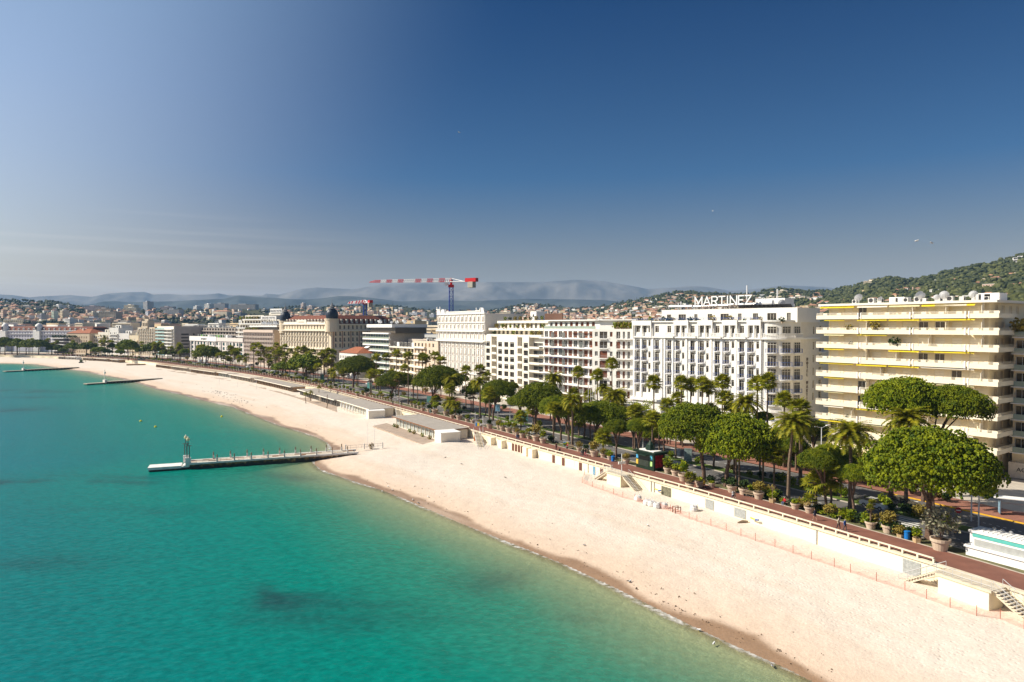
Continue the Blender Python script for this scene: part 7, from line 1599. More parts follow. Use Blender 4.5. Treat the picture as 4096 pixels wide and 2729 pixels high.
for u in (2354, 2608, 2620, 3275): walldoor(u, .12, -3, -.3, metal, 'drain_pipe', proud=.12)
for i, (x, y) in enumerate(((985, 940), (1980, 1245))):
    uu, vv = X2(x, y); a = at_off(uu, -.5); t = thing('wall_bracket', ('blue and yellow bracket on the beach wall right of the double stairs', 'blue and yellow bracket low on the bright beach wall')[i], 'bracket', (*a, -1.4), 2.1); ob('arm', MB().mat(yel).tube([(0, 0, 0), (.9, 0, .1)], .1, 6), t); ob('head', MB().mat(blue_rail).tube([(-.6, 0, .1), (0, 0, .0)], .14, 6), t)  # blue and yellow lifesaver fitting on the wall, not a lamp
# pavilions on the beach
tanwall = M('tan_board', (.34, .22, .13), var=.2, scale=1.5); zinc = M('grey_roof_felt', (.36, .32, .28), var=.12, scale=.8, world=True)
def pavilion(u0, u1, o, dep, label, roofm=zinc, wm=creamp, h=.55, glass=True, edge=wood, z0=-2.7, cat='beach restaurant'):
    A_ = at_off(u0, -o); B_ = at_off(u1, -o); b = Bld('beach_pavilion', label, cat, A_, B_, dep); L_ = b.L; n = max(2, int(L_/2.6)); w_ = L_/n
    pm = MB().mat(wm).box(-.08, .08, .9, 1.05, z0, h-.3).mesh('post')
    for k in range(n+1): b.add('post', pm, (k*w_, 0, 0))
    for k in range(n):
        if glass: f, g_ = winmesh(w_-.2, h-.35-z0, 2, wm, glp if wm is creamp else gl, True); fo = b.add('window', f, ((k+.5)*w_, .9, z0)); ob('pane', g_, fo)
    b.add('back_wall', MB().mat(wm).box(.05, L_-.05, dep-.6, dep-.3, z0, h-.31)); b.add('end_wall', MB().mat(wm).box(.05, .2, 1.1, dep-.61, z0, h-.31)); b.add('end_wall', MB().mat(wm).box(L_-.2, L_-.05, 1.1, dep-.61, z0, h-.31)); b.add('floor', MB().mat(concrete).box(-.3, L_+.3, -.5, dep, z0-1.2, z0))
    b.add('roof', MB().mat(roofm).box(-.4, L_+.4, -.2, dep-.2, h-.05, h).mat(edge).box(-.5, L_+.5, -.3, dep-.15, h-.3, h-.051)); return b
b = pavilion(1572, 1752, 9.5, 9, 'glazed beach restaurant with a long grey roof and brown timber edge, nearest one', edge=wood)
for k in range(6): add_terrace_plant(b.root, (3, 5.5, 15, 18.5, 24, 29)[k], -.9, -2.6, .9, k % 2)
b = pavilion(1350, 1474, 9.5, 9, 'long cream-edged beach restaurant roof with folded white parasols', edge=creamp, h=.45)
for k in range(5): b.add('folded_parasol', MB().mat(white2).lathe([(.08, -2.6), (.12, -1.8), (.4, -1.2), (.15, .1), (.02, .3)], 8, (8+k*3.2, -1.2)))
for (u0, u1, o, dp, lab, rm, wm_) in ((1190, 1335, 10, 8, 'grey-roofed beach pavilion with dark glazed front, left of the cream-edged one', zinc, M('grey_board', (.28, .27, .25))), (1018, 1162, 9, 7, 'beach pavilion with a curved dark end and bent grey roof', zinc, tanwall), (915, 1000, 9, 7, 'low pale beach hut with brown storage boxes', concrete, concrete),
                          (868, 908, 8, 6, 'beach hut with green glass panels on the sand', concrete, glp), (757, 857, 9, 7, 'beach pavilion with tan roof and round wicker end', M('tan_roof', (.42, .33, .23)), tanwall), (678, 748, 8, 7, 'beach hut with open grey posts under a sand-coloured roof', M('tan_roof'), concrete), (617, 674, 8, 6, 'brown boarded beach hut right of the white tent', tanwall, tanwall),
                          (440, 470, 8, 6, 'small dark beach hut left of the white tent', zinc, tanwall), (372, 425, 8, 6, 'flat pale-roofed beach hut on the far sand', M('tan_roof'), tanwall), (325, 366, 9, 6, 'tan beach hut beside the tracked digger', tanwall, tanwall), (262, 300, 8, 6, 'white-fronted beach hut on the far sand', white2, white2), (228, 255, 8, 6, 'leftmost beach hut with a dark opening', M('tan_roof'), grey)):
    pavilion(u0, u1, o, dp, lab, rm, wm_, h=.3, edge=creamp)
t = thing('beach_tent', 'white pointed tent over a brown beach shed', 'tent', (*at_off(540, -9), -2.6), .5); ob('canvas', MB().mat(white2).grid([(-8, -4, 1.2), (8, -4, 1.2), (8, 4, 1.2), (-8, 4, 1.2), (0, 0, 3.6), (-8, -4, 1), (8, -4, 1)], [(0, 1, 4), (1, 2, 4), (2, 3, 4), (3, 0, 4), (0, 5, 6, 1)]), t); ob('shed', MB().mat(tanwall).box(-6, 7, -3, 3, -1, 1.15), t)
def boxhut(pxl, pxr, hgt, dep, label, z=-2.55):
    a = W(*pxl, z); c = W(*pxr, z); th = math.atan2(c[1]-a[1], c[0]-a[0]); L_ = math.hypot(c[0]-a[0], c[1]-a[1]); t = thing('box_hut', label, 'hut', (*a, z), th); ob('wall', MB().mat(creamp).box(0, L_, 0, dep, -.6, hgt-.15), t); ob('lid', MB().mat(white2).box(-.12, L_+.12, -.12, dep+.12, hgt-.149, hgt), t); ob('door', MB().mat(creamp).box(L_*.3, L_*.3+1.0, -.03, -.003, .05, hgt-.5), t)
boxhut((1764, 1782), (1841, 1776), 3.2, 5, 'plain cream box hut at the end of the nearest beach restaurant'); boxhut((1474, 1678), (1540, 1675), 2.8, 5, 'plain cream box hut between the two restaurant terraces'); boxhut((1277, 1608), (1307, 1607), 2.2, 4, 'small white octagonal-roofed hut among bare palms'); 
m = MB().mat(M('terrace_concrete', (.40, .31, .24), var=.15, scale=.5, world=True)); P0_ = [at_off(u, -9.4) for u in (1545, 1620, 1700, 1790, 1850)]; P1_ = [at_off(u, -15.2) for u in (1490, 1560, 1630, 1700, 1750)]
for i in range(4): m.face([(*P1_[i], -2.3), (*P1_[i+1], -2.3), (*P0_[i+1], -2.3), (*P0_[i], -2.3)]); m.face([(*P1_[i], -4), (*P1_[i+1], -4), (*P1_[i+1], -2.3), (*P1_[i], -2.3)])
struct(ob('terrace', m))
m = MB().mat(M('terrace_concrete')); 
for (ua, ub) in ((1000, 1345), (600, 1000)):
    n = 8
    for i in range(n):
        u0, u1 = ua+(ub-ua)*i/n, ua+(ub-ua)*(i+1)/n; a, b_, c, d = at_off(u0, -14), at_off(u1, -14), at_off(u1, -1), at_off(u0, -1)
        m.face([(*a, -2.35), (*b_, -2.35), (*c, -2.35), (*d, -2.35)]); m.face([(*a, -3.6), (*b_, -3.6), (*b_, -2.35), (*a, -2.35)])
struct(ob('terrace', m))
for i, (u0, u1, o) in enumerate(((1375, 1448, 13.5), (1115, 1172, 13), (1020, 1098, 13.5), (548, 600, 14), (270, 318, 12))):   # curved glass wind screens
    a = at_off(u0, -o); c = at_off(u1, -o); t = thing('wind_screen', ('curved slatted wind screen before the cream-edged restaurant', 'grey curved wind screen right of the round dark end', 'long striped wind screen by the curved pavilion', 'white wind screen beside the pointed tent', 'white wind screen on the far left beach')[i], 'screen', (*a, -3.1), math.atan2(c[1]-a[1], c[0]-a[0])); L_ = math.hypot(c[0]-a[0], c[1]-a[1]); n = int(L_/.7)
    for k in range(n): ob('panel', MB().mat(M('screen_panel', (.48, .47, .44), rough=.4)).grid([(k*.7, 0, 0), (k*.7+.62, 0, 0), (k*.7+.62, .1, .7), (k*.7, .1, .7), (k*.7+.62, .6, 1.15), (k*.7, .6, 1.15)], [(0, 1, 2, 3), (3, 2, 4, 5)]), t)
    ob('base', MB().mat(concrete).box(0, L_, .0, .9, -.8, -.01), t)
# bare palms / poles on the sand
for i, (x, y, hh) in enumerate(((742, 1297, 4.2), (786, 1280, 4.0), (938, 1345, 5.4), (862, 1262, 5.5), (970, 1258, 5.5))):
    x_, y_ = W(*X9(x, y), -2.6); t = thing('bare_palm', f'{orn(i+1)} small wind-torn palm by the beach huts from the left', 'palm tree', (x_, y_, -2.8), 0, 'small palms among the beach huts'); tm, p = trunk_mesh(hh, .16, (.2, 0), rnd, .7, 6, trunkm); ob('trunk', tm, t)
    if i != 2: ob('crown', CROWN['date'][i % 2], t, (.2, 0, hh), i, 1.5)
def beachpole(u, v, h, label, r=.05): x, y, z = onbeach(u, v); tag(ob('pole', MB().mat(wmetal).tube([(0, 0, -.4), (0, 0, h)], [r, r*.7], 6), None, (x, y, z)), label, 'pole')
for (u, v, h, l) in ((1471, 1796, 6.5, 'left thin white pole at the landward end of the main pier'), (1498, 1801, 6.5, 'right thin white pole at the landward end of the main pier'), (877, 1535, 7, 'thin white pole on the sand left of the dark hut'), (950, 1548, 6.5, 'thin white pole on the sand before the brown storage boxes'), (1026, 1560, 7, 'thin white pole before the curved pavilion'), (1238, 1585, 6, 'thin white pole before the grey-roofed pavilion'), (1324, 1620, 6, 'thin white pole left of the cream-edged restaurant'), (816, 1512, 6, 'thin white pole before the wicker-ended pavilion')): beachpole(u, v, h, l)
# big bags, frame, seat debris
bagm = M('bag_fabric', (.66, .64, .62), var=.15, scale=3, bump=.4)
for i, (x, y) in enumerate(((768, 1028), (862, 1070), (908, 1083), (965, 1100), (1035, 1105), (1340, 1130))):
    px_, py_, pz_ = onbeach(*X2(x, y)); t = thing('rubble_bag', ('white rubble bag standing alone by the foot of the stairs', 'leftmost white rubble bag of the row of four', 'second white rubble bag of the row of four', 'third white rubble bag of the row of four', 'rightmost white rubble bag of the row of four', 'white rubble bag alone under the boarded windows')[i], 'bag', (px_, py_, pz_-.05), i, 'rubble bags on the sand')
    ob('sack', MB().mat(bagm).lathe([(.55, 0), (.68, .25), (.66, .7), (.5, .95), (.2, 1.0)], 10), t); [ob('strap', MB().mat(bagm).tube([(.35*sx, .35*sy, .85), (.42*sx, .42*sy, 1.2), (.2*sx, .3*sy, 1.0)], .05, 4), t) for sx, sy in ((1, 1), (-1, 1), (1, -1))]
px_, py_, pz_ = onbeach(*X2(1163, 1148)); t = thing('metal_frame', 'rusty red metal frame standing on the sand by the net fence', 'frame', (px_, py_, pz_), .3); rm_ = M('rust_red', (.22, .05, .02), var=.3, scale=4); [ob('leg', MB().mat(rm_).box(sx-.05, sx+.05, sy-.05, sy+.05, -.1, 1.0), t) for sx in (-.5, .5) for sy in (-.4, .4)]; [ob('crossbar', MB().mat(rm_).box(-.45, .45, sy-.04, sy+.04, z, z+.08), t) for sy in (-.4, .4) for z in (.3, .9)]
px_, py_, pz_ = onbeach(*X2(1840, 1255)); tag(ob('driftwood', MB().mat(dwood).tube([(-.9, 0, .1), (0, .1, .22), (.8, 0, .15)], [.1, .25, .2], 6), None, (px_, py_, pz_), .2), 'grey log lying on the sand below the broken window', 'log')
# orange net fence
net = bpy.data.materials.new('orange_net'); net.use_nodes = True; nn_ = net.node_tree.nodes; ll_ = net.node_tree.links; bb_ = nn_['Principled BSDF']; bb_.inputs['Base Color'].default_value = (.80, .38, .28, 1); bb_.inputs['Roughness'].default_value = .7
tb_ = nn_.new('ShaderNodeBsdfTransparent'); mx_ = nn_.new('ShaderNodeMixShader'); mx_.inputs[0].default_value = .27; ll_.new(tb_.outputs[0], mx_.inputs[1]); ll_.new(bb_.outputs[0], mx_.inputs[2]); ll_.new(mx_.outputs[0], nn_['Material Output'].inputs[0])
npx = [X2(*q) for q in ((225, 760), (200, 845), (305, 890), (412, 925), (520, 965), (615, 1000), (735, 1030), (860, 1075), (1000, 1110), (1100, 1135), (1290, 1215), (1370, 1240), (1512, 1285), (1668, 1335), (1818, 1385), (1965, 1435), (2165, 1500))]+[X1(*q) for q in ((0, 545), (187, 608), (420, 685), (585, 742), (850, 832), (1140, 925), (1360, 1010), (1600, 1098), (1870, 1182), (2112, 1215), (2354, 1318), (2560, 1400), (2800, 1500))]
npts = [onbeach(*q) for q in npx]; t = thing('net_fence', 'orange plastic net fence sagging between thin stakes along the sand', 'fence', npts[0]); o0 = Vector(npts[0]); m = MB().mat(net); stk = MB().mat(M('net_stake', (.35, .10, .06))).tube([(0, 0, -.2), (0, 0, 1.12)], .03, 5).mesh('stake')
for a, b_ in zip(npts, npts[1:]):
    a, b_ = Vector(a)-o0, Vector(b_)-o0; S = 6; prev = None
    for k in range(S+1):
        q = a.lerp(b_, k/S); sag = .22*math.sin(math.pi*k/S); off_ = Vector((.1*math.sin(k*2.3), 0, 0)); cur = (q+Vector((0, 0, .02)), q+off_+Vector((0, 0, .5-sag*.3)), q+Vector((0, 0, 1.0-sag)))
        if prev: m.grid(list(prev)+list(cur), [(0, 3, 4, 1), (1, 4, 5, 2)])
        prev = cur
ob('net', m, t)
for p in npts: ob('stake', stk, t, Vector(p)-o0)

# ================================================================== PIERS
sl1 = M('pier_slab_pale', (.52, .45, .36), var=.15, scale=1); sl2 = M('pier_slab_brown', (.20, .11, .06), var=.2, scale=2); pierw = M('pier_white', (.72, .70, .66), var=.12, scale=1)
pst = bpy.data.materials.new('pier_stained'); pst.use_nodes = True; n = pst.node_tree.nodes; l = pst.node_tree.links; ge = n.new('ShaderNodeNewGeometry'); sp_ = n.new('ShaderNodeSeparateXYZ'); l.new(ge.outputs['Position'], sp_.inputs[0]); nz_ = n.new('ShaderNodeTexNoise'); nz_.inputs['Scale'].default_value = 1.2; nz_.inputs['Detail'].default_value = 6; l.new(ge.outputs['Position'], nz_.inputs['Vector'])
rr_ = n.new('ShaderNodeValToRGB'); e = rr_.color_ramp.elements; e[0].position = .38; e[0].color = (.012, .016, .015, 1); e[1].position = .68; e[1].color = (.45, .38, .28, 1); q = e.new(.56); q.color = (.22, .12, .02, 1)
ad_ = n.new('ShaderNodeMath'); ad_.operation = 'MULTIPLY_ADD'; mr_ = n.new('ShaderNodeMapRange'); mr_.inputs[1].default_value = -4; mr_.inputs[2].default_value = -2.6; mr_.inputs[3].default_value = -.25; mr_.inputs[4].default_value = .14; l.new(sp_.outputs['Z'], mr_.inputs[0]); l.new(nz_.outputs['Fac'], ad_.inputs[0]); ad_.inputs[1].default_value = 1; l.new(mr_.outputs[0], ad_.inputs[2]); l.new(ad_.outputs[0], rr_.inputs[0]); l.new(rr_.outputs[0], n['Principled BSDF'].inputs['Base Color'])
a = W(759, 1854, -2.6); c = W(1409, 1811, -2.6); th = math.atan2(c[1]-a[1], c[0]-a[0]); PL = math.hypot(c[0]-a[0], c[1]-a[1])
pr = thing('pier', 'main concrete pier with paired white bollards reaching into the turquoise water', 'pier', (*a, 0), th); PW = 4.4
ob('hull', MB().mat(pst).box(0, PL+1, .15, PW-.15, -7, -2.95), pr); ob('edge_beam', MB().mat(pierw).box(-.1, PL+1.5, 0, .45, -2.949, -2.55), pr); ob('edge_beam', MB().mat(pierw).box(-.1, PL+1.5, PW-.45, PW, -2.949, -2.55), pr)
nx_ = int(PL/1.25)
s1 = MB().mat(sl1).box(.02, 1.23, .02, .86, -.3, 0).mesh('slab'); s2 = MB().mat(sl2).box(.02, 1.23, .02, .86, -.3, 0).mesh('slab')
for i in range(nx_+1):
    for j in range(4): ob('slab', s2 if (noise.noise(Vector((i*.45, j*.8, 2))) > .22) else s1, pr, (i*1.25, .46+j*.87, -2.6+rnd.uniform(-.012, .012)))
ob('platform', MB().mat(pierw).box(-8.4, -1.8, .3, PW-.3, -3.6, -3.05), pr); ob('platform_base', MB().mat(pst).box(-8.2, -.101, .5, PW-.5, -7, -3.601), pr)
for k in range(4): ob('step', MB().mat(pierw).box(-1.8+k*.42, -.1, .4, PW-.4, -3.6+.22*k+.1, -3.6+.22*(k+1)+.1), pr)
for k in range(9):
    for j, yy in enumerate((.25, PW-.25)):
        o = ob('bollard', MB().mat(pierw).box(-.16, .16, -.16, .16, -2.55, -1.75), pr, (5.6+k*3.62+j*-.9, yy, 0)); ob('finial', MB().mat(dwood).lathe([(.13, -1.749), (.11, -1.3), (.16, -1.2), (.03, -.95)], 8), o)
for j, (xx, yy) in enumerate(((-.2, .6), (-.9, PW-.5))):
    o = ob('lamp_post', MB().mat(M('lamp_green_grey', (.20, .24, .20), rough=.5)).box(xx-.5, xx-.3, yy-.1, yy+.1, -2.5, 1.2).box(xx+.0, xx+.2, yy-.1, yy+.1, -2.5, 1.2).box(xx-.9, xx+.6, yy-.06, yy+.06, 1.2, 1.35).box(xx-.25, xx-.05, yy-.08, yy+.08, 1.351, 2.3), pr)
    ob('lamp_pedestal', MB().mat(pierw).box(xx-.7, xx+.4, yy-.35, yy+.35, -2.95, -1.4), o); g_ = MB().mat(M('lamp_globe', (.72, .66, .40), rough=.3)); g_.lathe([(.05, 2.3), (.3, 2.42), (.38, 2.7), (.3, 2.98), (.1, 3.1)], 12, (xx-.15, yy)); ob('globe', g_, o); ob('gull_finial', MB().mat(white2).lathe([(.06, 3.1), (.12, 3.25), (.02, 3.4)], 8, (xx-.15, yy)), o)
# simple railing on the sand at the pier root
t = thing('pier_railing', 'light grey railing on the sand at the landward end of the main pier', 'railing', (*W(1385, 1802, -2.6), -2.7), th); r = MB().mat(metal)
for z in (.35, .95): r.bar((0, 2, z), (9.5, 2, z), .03)
for k in range(8): r.bar((k*1.35, 2, 0), (k*1.35, 2, .95), .03)
ob('rail', r, t); [ob('post', MB().mat(pierw).box(k*4.6, k*4.6+.25, 1.85, 2.15, -.2, 1.2), t) for k in range(3)]
px_, py_, pz_ = onbeach(1486, 1798); t = thing('dead_shrub', 'brown tangled dead shrub between the two thin poles by the pier', 'shrub', (px_, py_, pz_)); m = MB().mat(deadf); leafcloud(m, (0, 0, .9), (.8, .8, .8), 120, .3, rnd); ob('twigs', m, t); ob('stem', MB().mat(dwood).tube([(0, 0, 0), (0, 0, 1)], .05, 5), t)
def smallpier(p0, p1, label, wd_=4.5, z=-3.0, pole=None, piles=True):
    a = W(*p0, z); c = W(*p1, z); th = math.atan2(c[1]-a[1], c[0]-a[0]); L_ = math.hypot(c[0]-a[0], c[1]-a[1]); t = thing('pier', label, 'pier', (*a, 0), th); dk = M('dark_pier_concrete', (.13, .12, .10), var=.4, scale=.8)
    ob('platform', MB().mat(M('pier_top', (.38, .34, .27), var=.2)).box(0, L_*.27, 0, wd_, -3.6, -3.2), t); ob('platform_base', MB().mat(dk).box(.3, L_*.27, .3, wd_-.3, -7, -3.601), t); ob('deck', MB().mat(M('pier_top')).box(L_*.27+.01, L_+3, 0, wd_, -3.1, -2.75), t); ob('edge', MB().mat(dk).box(L_*.27+.01, L_+3, -.1, -.002, -3.25, -2.8), t)
    for k in range(14): ob('pile', MB().mat(dk).box(L_*(.28+.052*k), L_*(.28+.052*k)+.8, .2, wd_-.2, -7, -3.101), t)
    ob('lamp_post', MB().mat(pierw).box(L_*.25, L_*.25+1.2, 1, wd_-1, -3.2, -1.8).tube([(L_*.25+.6, wd_/2, -1.8), (L_*.25+.6, wd_/2, 3.8)], .16, 6).box(L_*.25+.2, L_*.25+1.0, wd_/2-.4, wd_/2+.4, 1.6, 2.6), t)
smallpier((348, 1534), (630, 1516), 'second concrete pier along the bay with a white lamp post'); smallpier((22, 1484), (300, 1471), 'farthest low pier at the left edge with a white lamp post')
# gulls and buoys, stones
def gull(x, y, z, label, fly=False, s_=1.0, rz=0, dark_=False):
    t = thing('seagull', label, 'seagull', (x, y, z), rz, 'seagulls'); wm_ = M('gull_white', (.75, .74, .72)) if not dark_ else M('gull_dark', (.18, .16, .15))
    ob('body', MB().mat(wm_).tube([(-.3*s_, 0, .16*s_), (-.15*s_, 0, .2*s_), (.12*s_, 0, .24*s_), (.24*s_, 0, .32*s_), (.34*s_, 0, .32*s_)], [.02*s_, .09*s_, .1*s_, .06*s_, .015*s_], 8), t)
    if fly:
        for s in (-1, 1): ob('wing', MB().mat(wm_).grid([(.1*s_, .05*s, .25*s_), (-.12*s_, .05*s, .25*s_), (-.05*s_, s*.4*s_, .42*s_), (.1*s_, s*.4*s_, .44*s_), (-.15*s_, s*.75*s_, .32*s_)], [(0, 1, 2, 3), (3, 2, 4)]), t)
    else:
        for s in (-1, 1): ob('wing', MB().mat(M('gull_grey', (.35, .35, .36))).box(-.28*s_, .08*s_, s*.09*s_-.01, s*.09*s_+.01, .15*s_, .26*s_), t); ob('leg', MB().mat(yel).box(-.01, .01, s*.04*s_, s*.04*s_+.015, 0, .12*s_), t)
for i, (u, v, Y) in enumerate(((3662, 970, 90), (3722, 978, 95), (2848, 848, 150), (1838, 533, 160))): gull(XatU(u, Y), Y, Zat(u, v, Y), ('left white gull of the pair flying above the right hills', 'right white gull of the pair flying above the right hills', 'tiny pale gull high in the sky above the rooftop sign', 'tiny gull highest in the sky near the picture centre')[i], True, 1.0, rnd.random()*6)
bg_ = [X3(*q) for q in ((770, 1272), (812, 1308), (710, 1322), (1022, 1407), (1077, 1440), (1178, 1378), (1965, 1180), (1518, 1042), (1355, 975))]+[(2515, 2330), (2520, 2330), (2855, 2580), (3088, 2668), (2795, 2525)]+[X2(865, 1285), X2(220, 1490)]
gu = [(onbeach(*q), q[0], q[1]) for q in bg_]
for (p, u, v), t in zip(gu, rel([g[1] for g in gu], [(1409, 'the main pier root'), (1925, 'the steep stairs'), (2552, 'the lone rubble bag'), (3088, 'the lowest gull')], 'gull standing')): gull(*p, t+' on the sand', False, .85, rnd.random()*6, rnd.random() < .5)
fl_ = []
for k in range(70): q_ = rnd.gauss(915, 55); fl_.append((q_, 1588+(q_-915)*.28+rnd.gauss(0, 9)))
st_ = MB().mat(M('gull_dark', (.18, .16, .15))); 
for q in fl_: p = onbeach(*q); st_.tube([(p[0]-.2, p[1], p[2]+.08), (p[0], p[1], p[2]+.2), (p[0]+.2, p[1], p[2]+.3)], [.03, .12, .04], 5)
stuff(tag(ob('gull_flock', st_), 'loose flock of small dark gulls resting on the far sand', 'flock'))
db = MB().mat(M('beach_litter', (.12, .08, .05), var=.3, scale=3))
for k in range(240):
    u_, v_ = rnd.choice([(rnd.uniform(1300, 2900), None), (rnd.uniform(1900, 4000), None), (rnd.uniform(1000, 1900), None)])
    wv_ = float(np.interp(u_, [p[0] for p in WATPX[24:]], [p[1] for p in WATPX[24:]])) if u_ > 1300 else float(np.interp(u_, [p[0] for p in WATPX[:17]], [p[1] for p in WATPX[:17]]))
    p = onbeach(u_, wv_-rnd.choice([30, 60, 110])*rnd.uniform(.6, 1.5)); leafcloud(db, (p[0], p[1], p[2]+.03), (.2, .2, .05), rnd.randint(1, 4), rnd.uniform(.08, .22), rnd)
stuff(tag(ob('seaweed_litter', db), 'thin scatter of dark weed and litter along the tide lines', 'litter'))
for i, (u, v) in enumerate(((563, 1686), (622, 1709), (887, 1668))): x, y = W(u, v, SEA); tag(ob('buoy', MB().mat(yel).lathe([(.1, -.3), (.4, 0), (.35, .3), (.08, .5)], 10), None, (x, y, SEA)), f'{orn(i+1)} small yellow buoy from the left, floating left of the main pier', 'buoy', 'yellow buoys')
x, y, z = onbeach(325, 1452); t = thing('digger', 'small dark tracked machine on the far beach', 'digger', (x, y, z), .4); ob('cab', MB().mat(M('machine_green', (.12, .14, .05))).box(-1, .8, -.8, .8, .8, 2.6), t); [ob('track', MB().mat(dark).box(-1.6, 1.6, s*.9-.25, s*.9+.25, 0, .8), t) for s in (-1, 1)]; ob('arm', MB().mat(M('machine_green')).tube([(.8, 0, 1.4), (2.4, 0, 2.8), (3.4, 0, .8)], .18, 5), t)

# ================================================================== CRANES
redc = M('crane_red', (.55, .015, .02), rough=.45, var=.08); whc = M('crane_white', (.75, .75, .75), rough=.45, var=.05); bluc = M('crane_blue', (.015, .06, .42), rough=.45, var=.08); cw = M('counterweight', (.45, .42, .35), var=.15)
def truss_box(mb, a, b, w_, n, t=.06):
    a, b = Vector(a), Vector(b); d = (b-a).normalized(); s = Vector((1, 0, 0)) if abs(d.z) > .9 else d.cross(Vector((0, 0, 1))).normalized(); q = d.cross(s).normalized(); cs = [s*w_/2+q*w_/2, s*w_/2-q*w_/2, -s*w_/2-q*w_/2, -s*w_/2+q*w_/2]
    for c in cs: mb.bar(a+c, b+c, t)
    for k in range(n):
        p0, p1 = a.lerp(b, k/n), a.lerp(b, (k+1)/n)
        for i in range(4): mb.bar(p0+cs[i], p1+cs[(i+1) % 4], t*.6); mb.bar(p1+cs[i], p0+cs[(i+1) % 4], t*.6) if i % 2 == 0 else None; mb.bar(p1+cs[i], p1+cs[(i+1) % 4], t*.5)
def crane(u, Y, vb, vt, ujib, vjib, ucj, label, mw, Yj=None, jw=1.6, Yc=None, ncol=14, t_=.1, counter=2.0):
    x = XatU(u, Y); zt = Zat(u, vt, Y); root = thing('tower_crane', label, 'crane', (x, Y, 0)); m = MB().mat(bluc); truss_box(m, (0, 0, 0), (0, 0, zt), mw, int(zt/mw/1.15), t_); ob('mast', m, root)
    zj = Zat(u, vjib, Y); Yj = Yj or Y; tip = Vector((XatU(ujib, Yj)-x, Yj-Y, Zat(ujib, vjib+2, Yj)))
    ob('slewing_unit', MB().mat(redc).box(-mw*.7, mw*.7, -mw*.7, mw*.7, zt+.01, zt+1.3).tube([(0, 0, zt+1.3), (0, 0, zj+.8)], mw*.35, 6), root); ob('cab', MB().mat(whc).box(-mw*1.6, -mw*.75, -mw*.5, mw*.5, zt+1.0, zj-.4).mat(gl).box(-mw*1.65, -mw*1.601, -mw*.4, mw*.4, zt+1.4, zj-.7), root)
    st = Vector((0, 0, zj)); n = ncol; H = 1.9*jw/1.6
    for k in range(n):
        a, b_ = st.lerp(tip, k/n), st.lerp(tip, (k+1)/n); f0, f1 = 1-.45*k/n, 1-.45*(k+1)/n
        if k == n-1: f1 = .1
        d = (b_-a).normalized(); s = d.cross(Vector((0, 0, 1))).normalized()*jw/2; m = MB().mat(redc if k in (1, 3, 5, 8, 10, 12, 13) else whc); up = Vector((0, 0, H)); q = 3
        for j in range(q):
            p, r_ = a.lerp(b_, j/q), a.lerp(b_, (j+1)/q); g0, g1 = f0+(f1-f0)*j/q, f0+(f1-f0)*(j+1)/q; mid = (p+r_)/2
            for sg_ in (-1, 1): m.bar(p+s*sg_*g0, r_+s*sg_*g1, t_*.8); m.bar(p+s*sg_*g0, mid+up*(g0+g1)/2, t_*.55); m.bar(r_+s*sg_*g1, mid+up*(g0+g1)/2, t_*.55)
            m.bar(p+up*g0, r_+up*g1, t_*.8); m.bar(p+s*g0, p-s*g0, t_*.5); m.bar(p+up*g0, p+s*g0, t_*.5)
        ob('jib_section', m, root)
    Yc = Yc or Y; ct = Vector((XatU(ucj, Yc)-x, Yc-Y, zj-.2)); d = (ct-st).normalized(); s = d.cross(Vector((0, 0, 1))).normalized()*jw/2; m = MB().mat(whc)
    for sg_ in (-1, 1): m.bar(st+s*sg_, ct+s*sg_, t_*1.6); m.bar(st+Vector((0, 0, H)), st.lerp(ct, .55)+s*sg_, t_*1.2)
    for k in range(8): m.bar(st.lerp(ct, k/8)+s, st.lerp(ct, (k+1)/8)-s, t_*.7)
    ob('counter_jib', m, root); th_ = math.atan2(d.y, d.x); ob('winch_housing', MB().mat(redc).obox((ct.x, ct.y), (math.cos(th_), math.sin(th_)), -5.2, 1.2, -1.1, 1.1, ct.z-.2, ct.z+1.6), root)
    for k in range(4): ob('counterweight', MB().mat(cw).obox((ct.x, ct.y), (math.cos(th_), math.sin(th_)), -3.4+k*.75, -2.75+k*.75, -1.4, 1.4, ct.z-3.0, ct.z-.21), root)
    # guy: A-frame cap
    ob('cap', MB().mat(redc).tube([(-.8, 0, zj+.2), (0, 0, zj+H+.3), (.9, 0, zj+.2)], .18, 5), root)
crane(1805, 338, 1250, 1150, 1479, 1128, 1900, 'red and white tower crane on a blue lattice mast rising behind the ornate building', 1.9, Yj=338*1.04, jw=1.5, Yc=330, ncol=14, t_=.13)
crane(1461, 470, 1262, 1218, 1392, 1213, 1484, 'shorter red and white tower crane seen end-on behind the domed hotel roof', 2.0, Yj=500, jw=1.8, Yc=452, ncol=12, t_=.16)
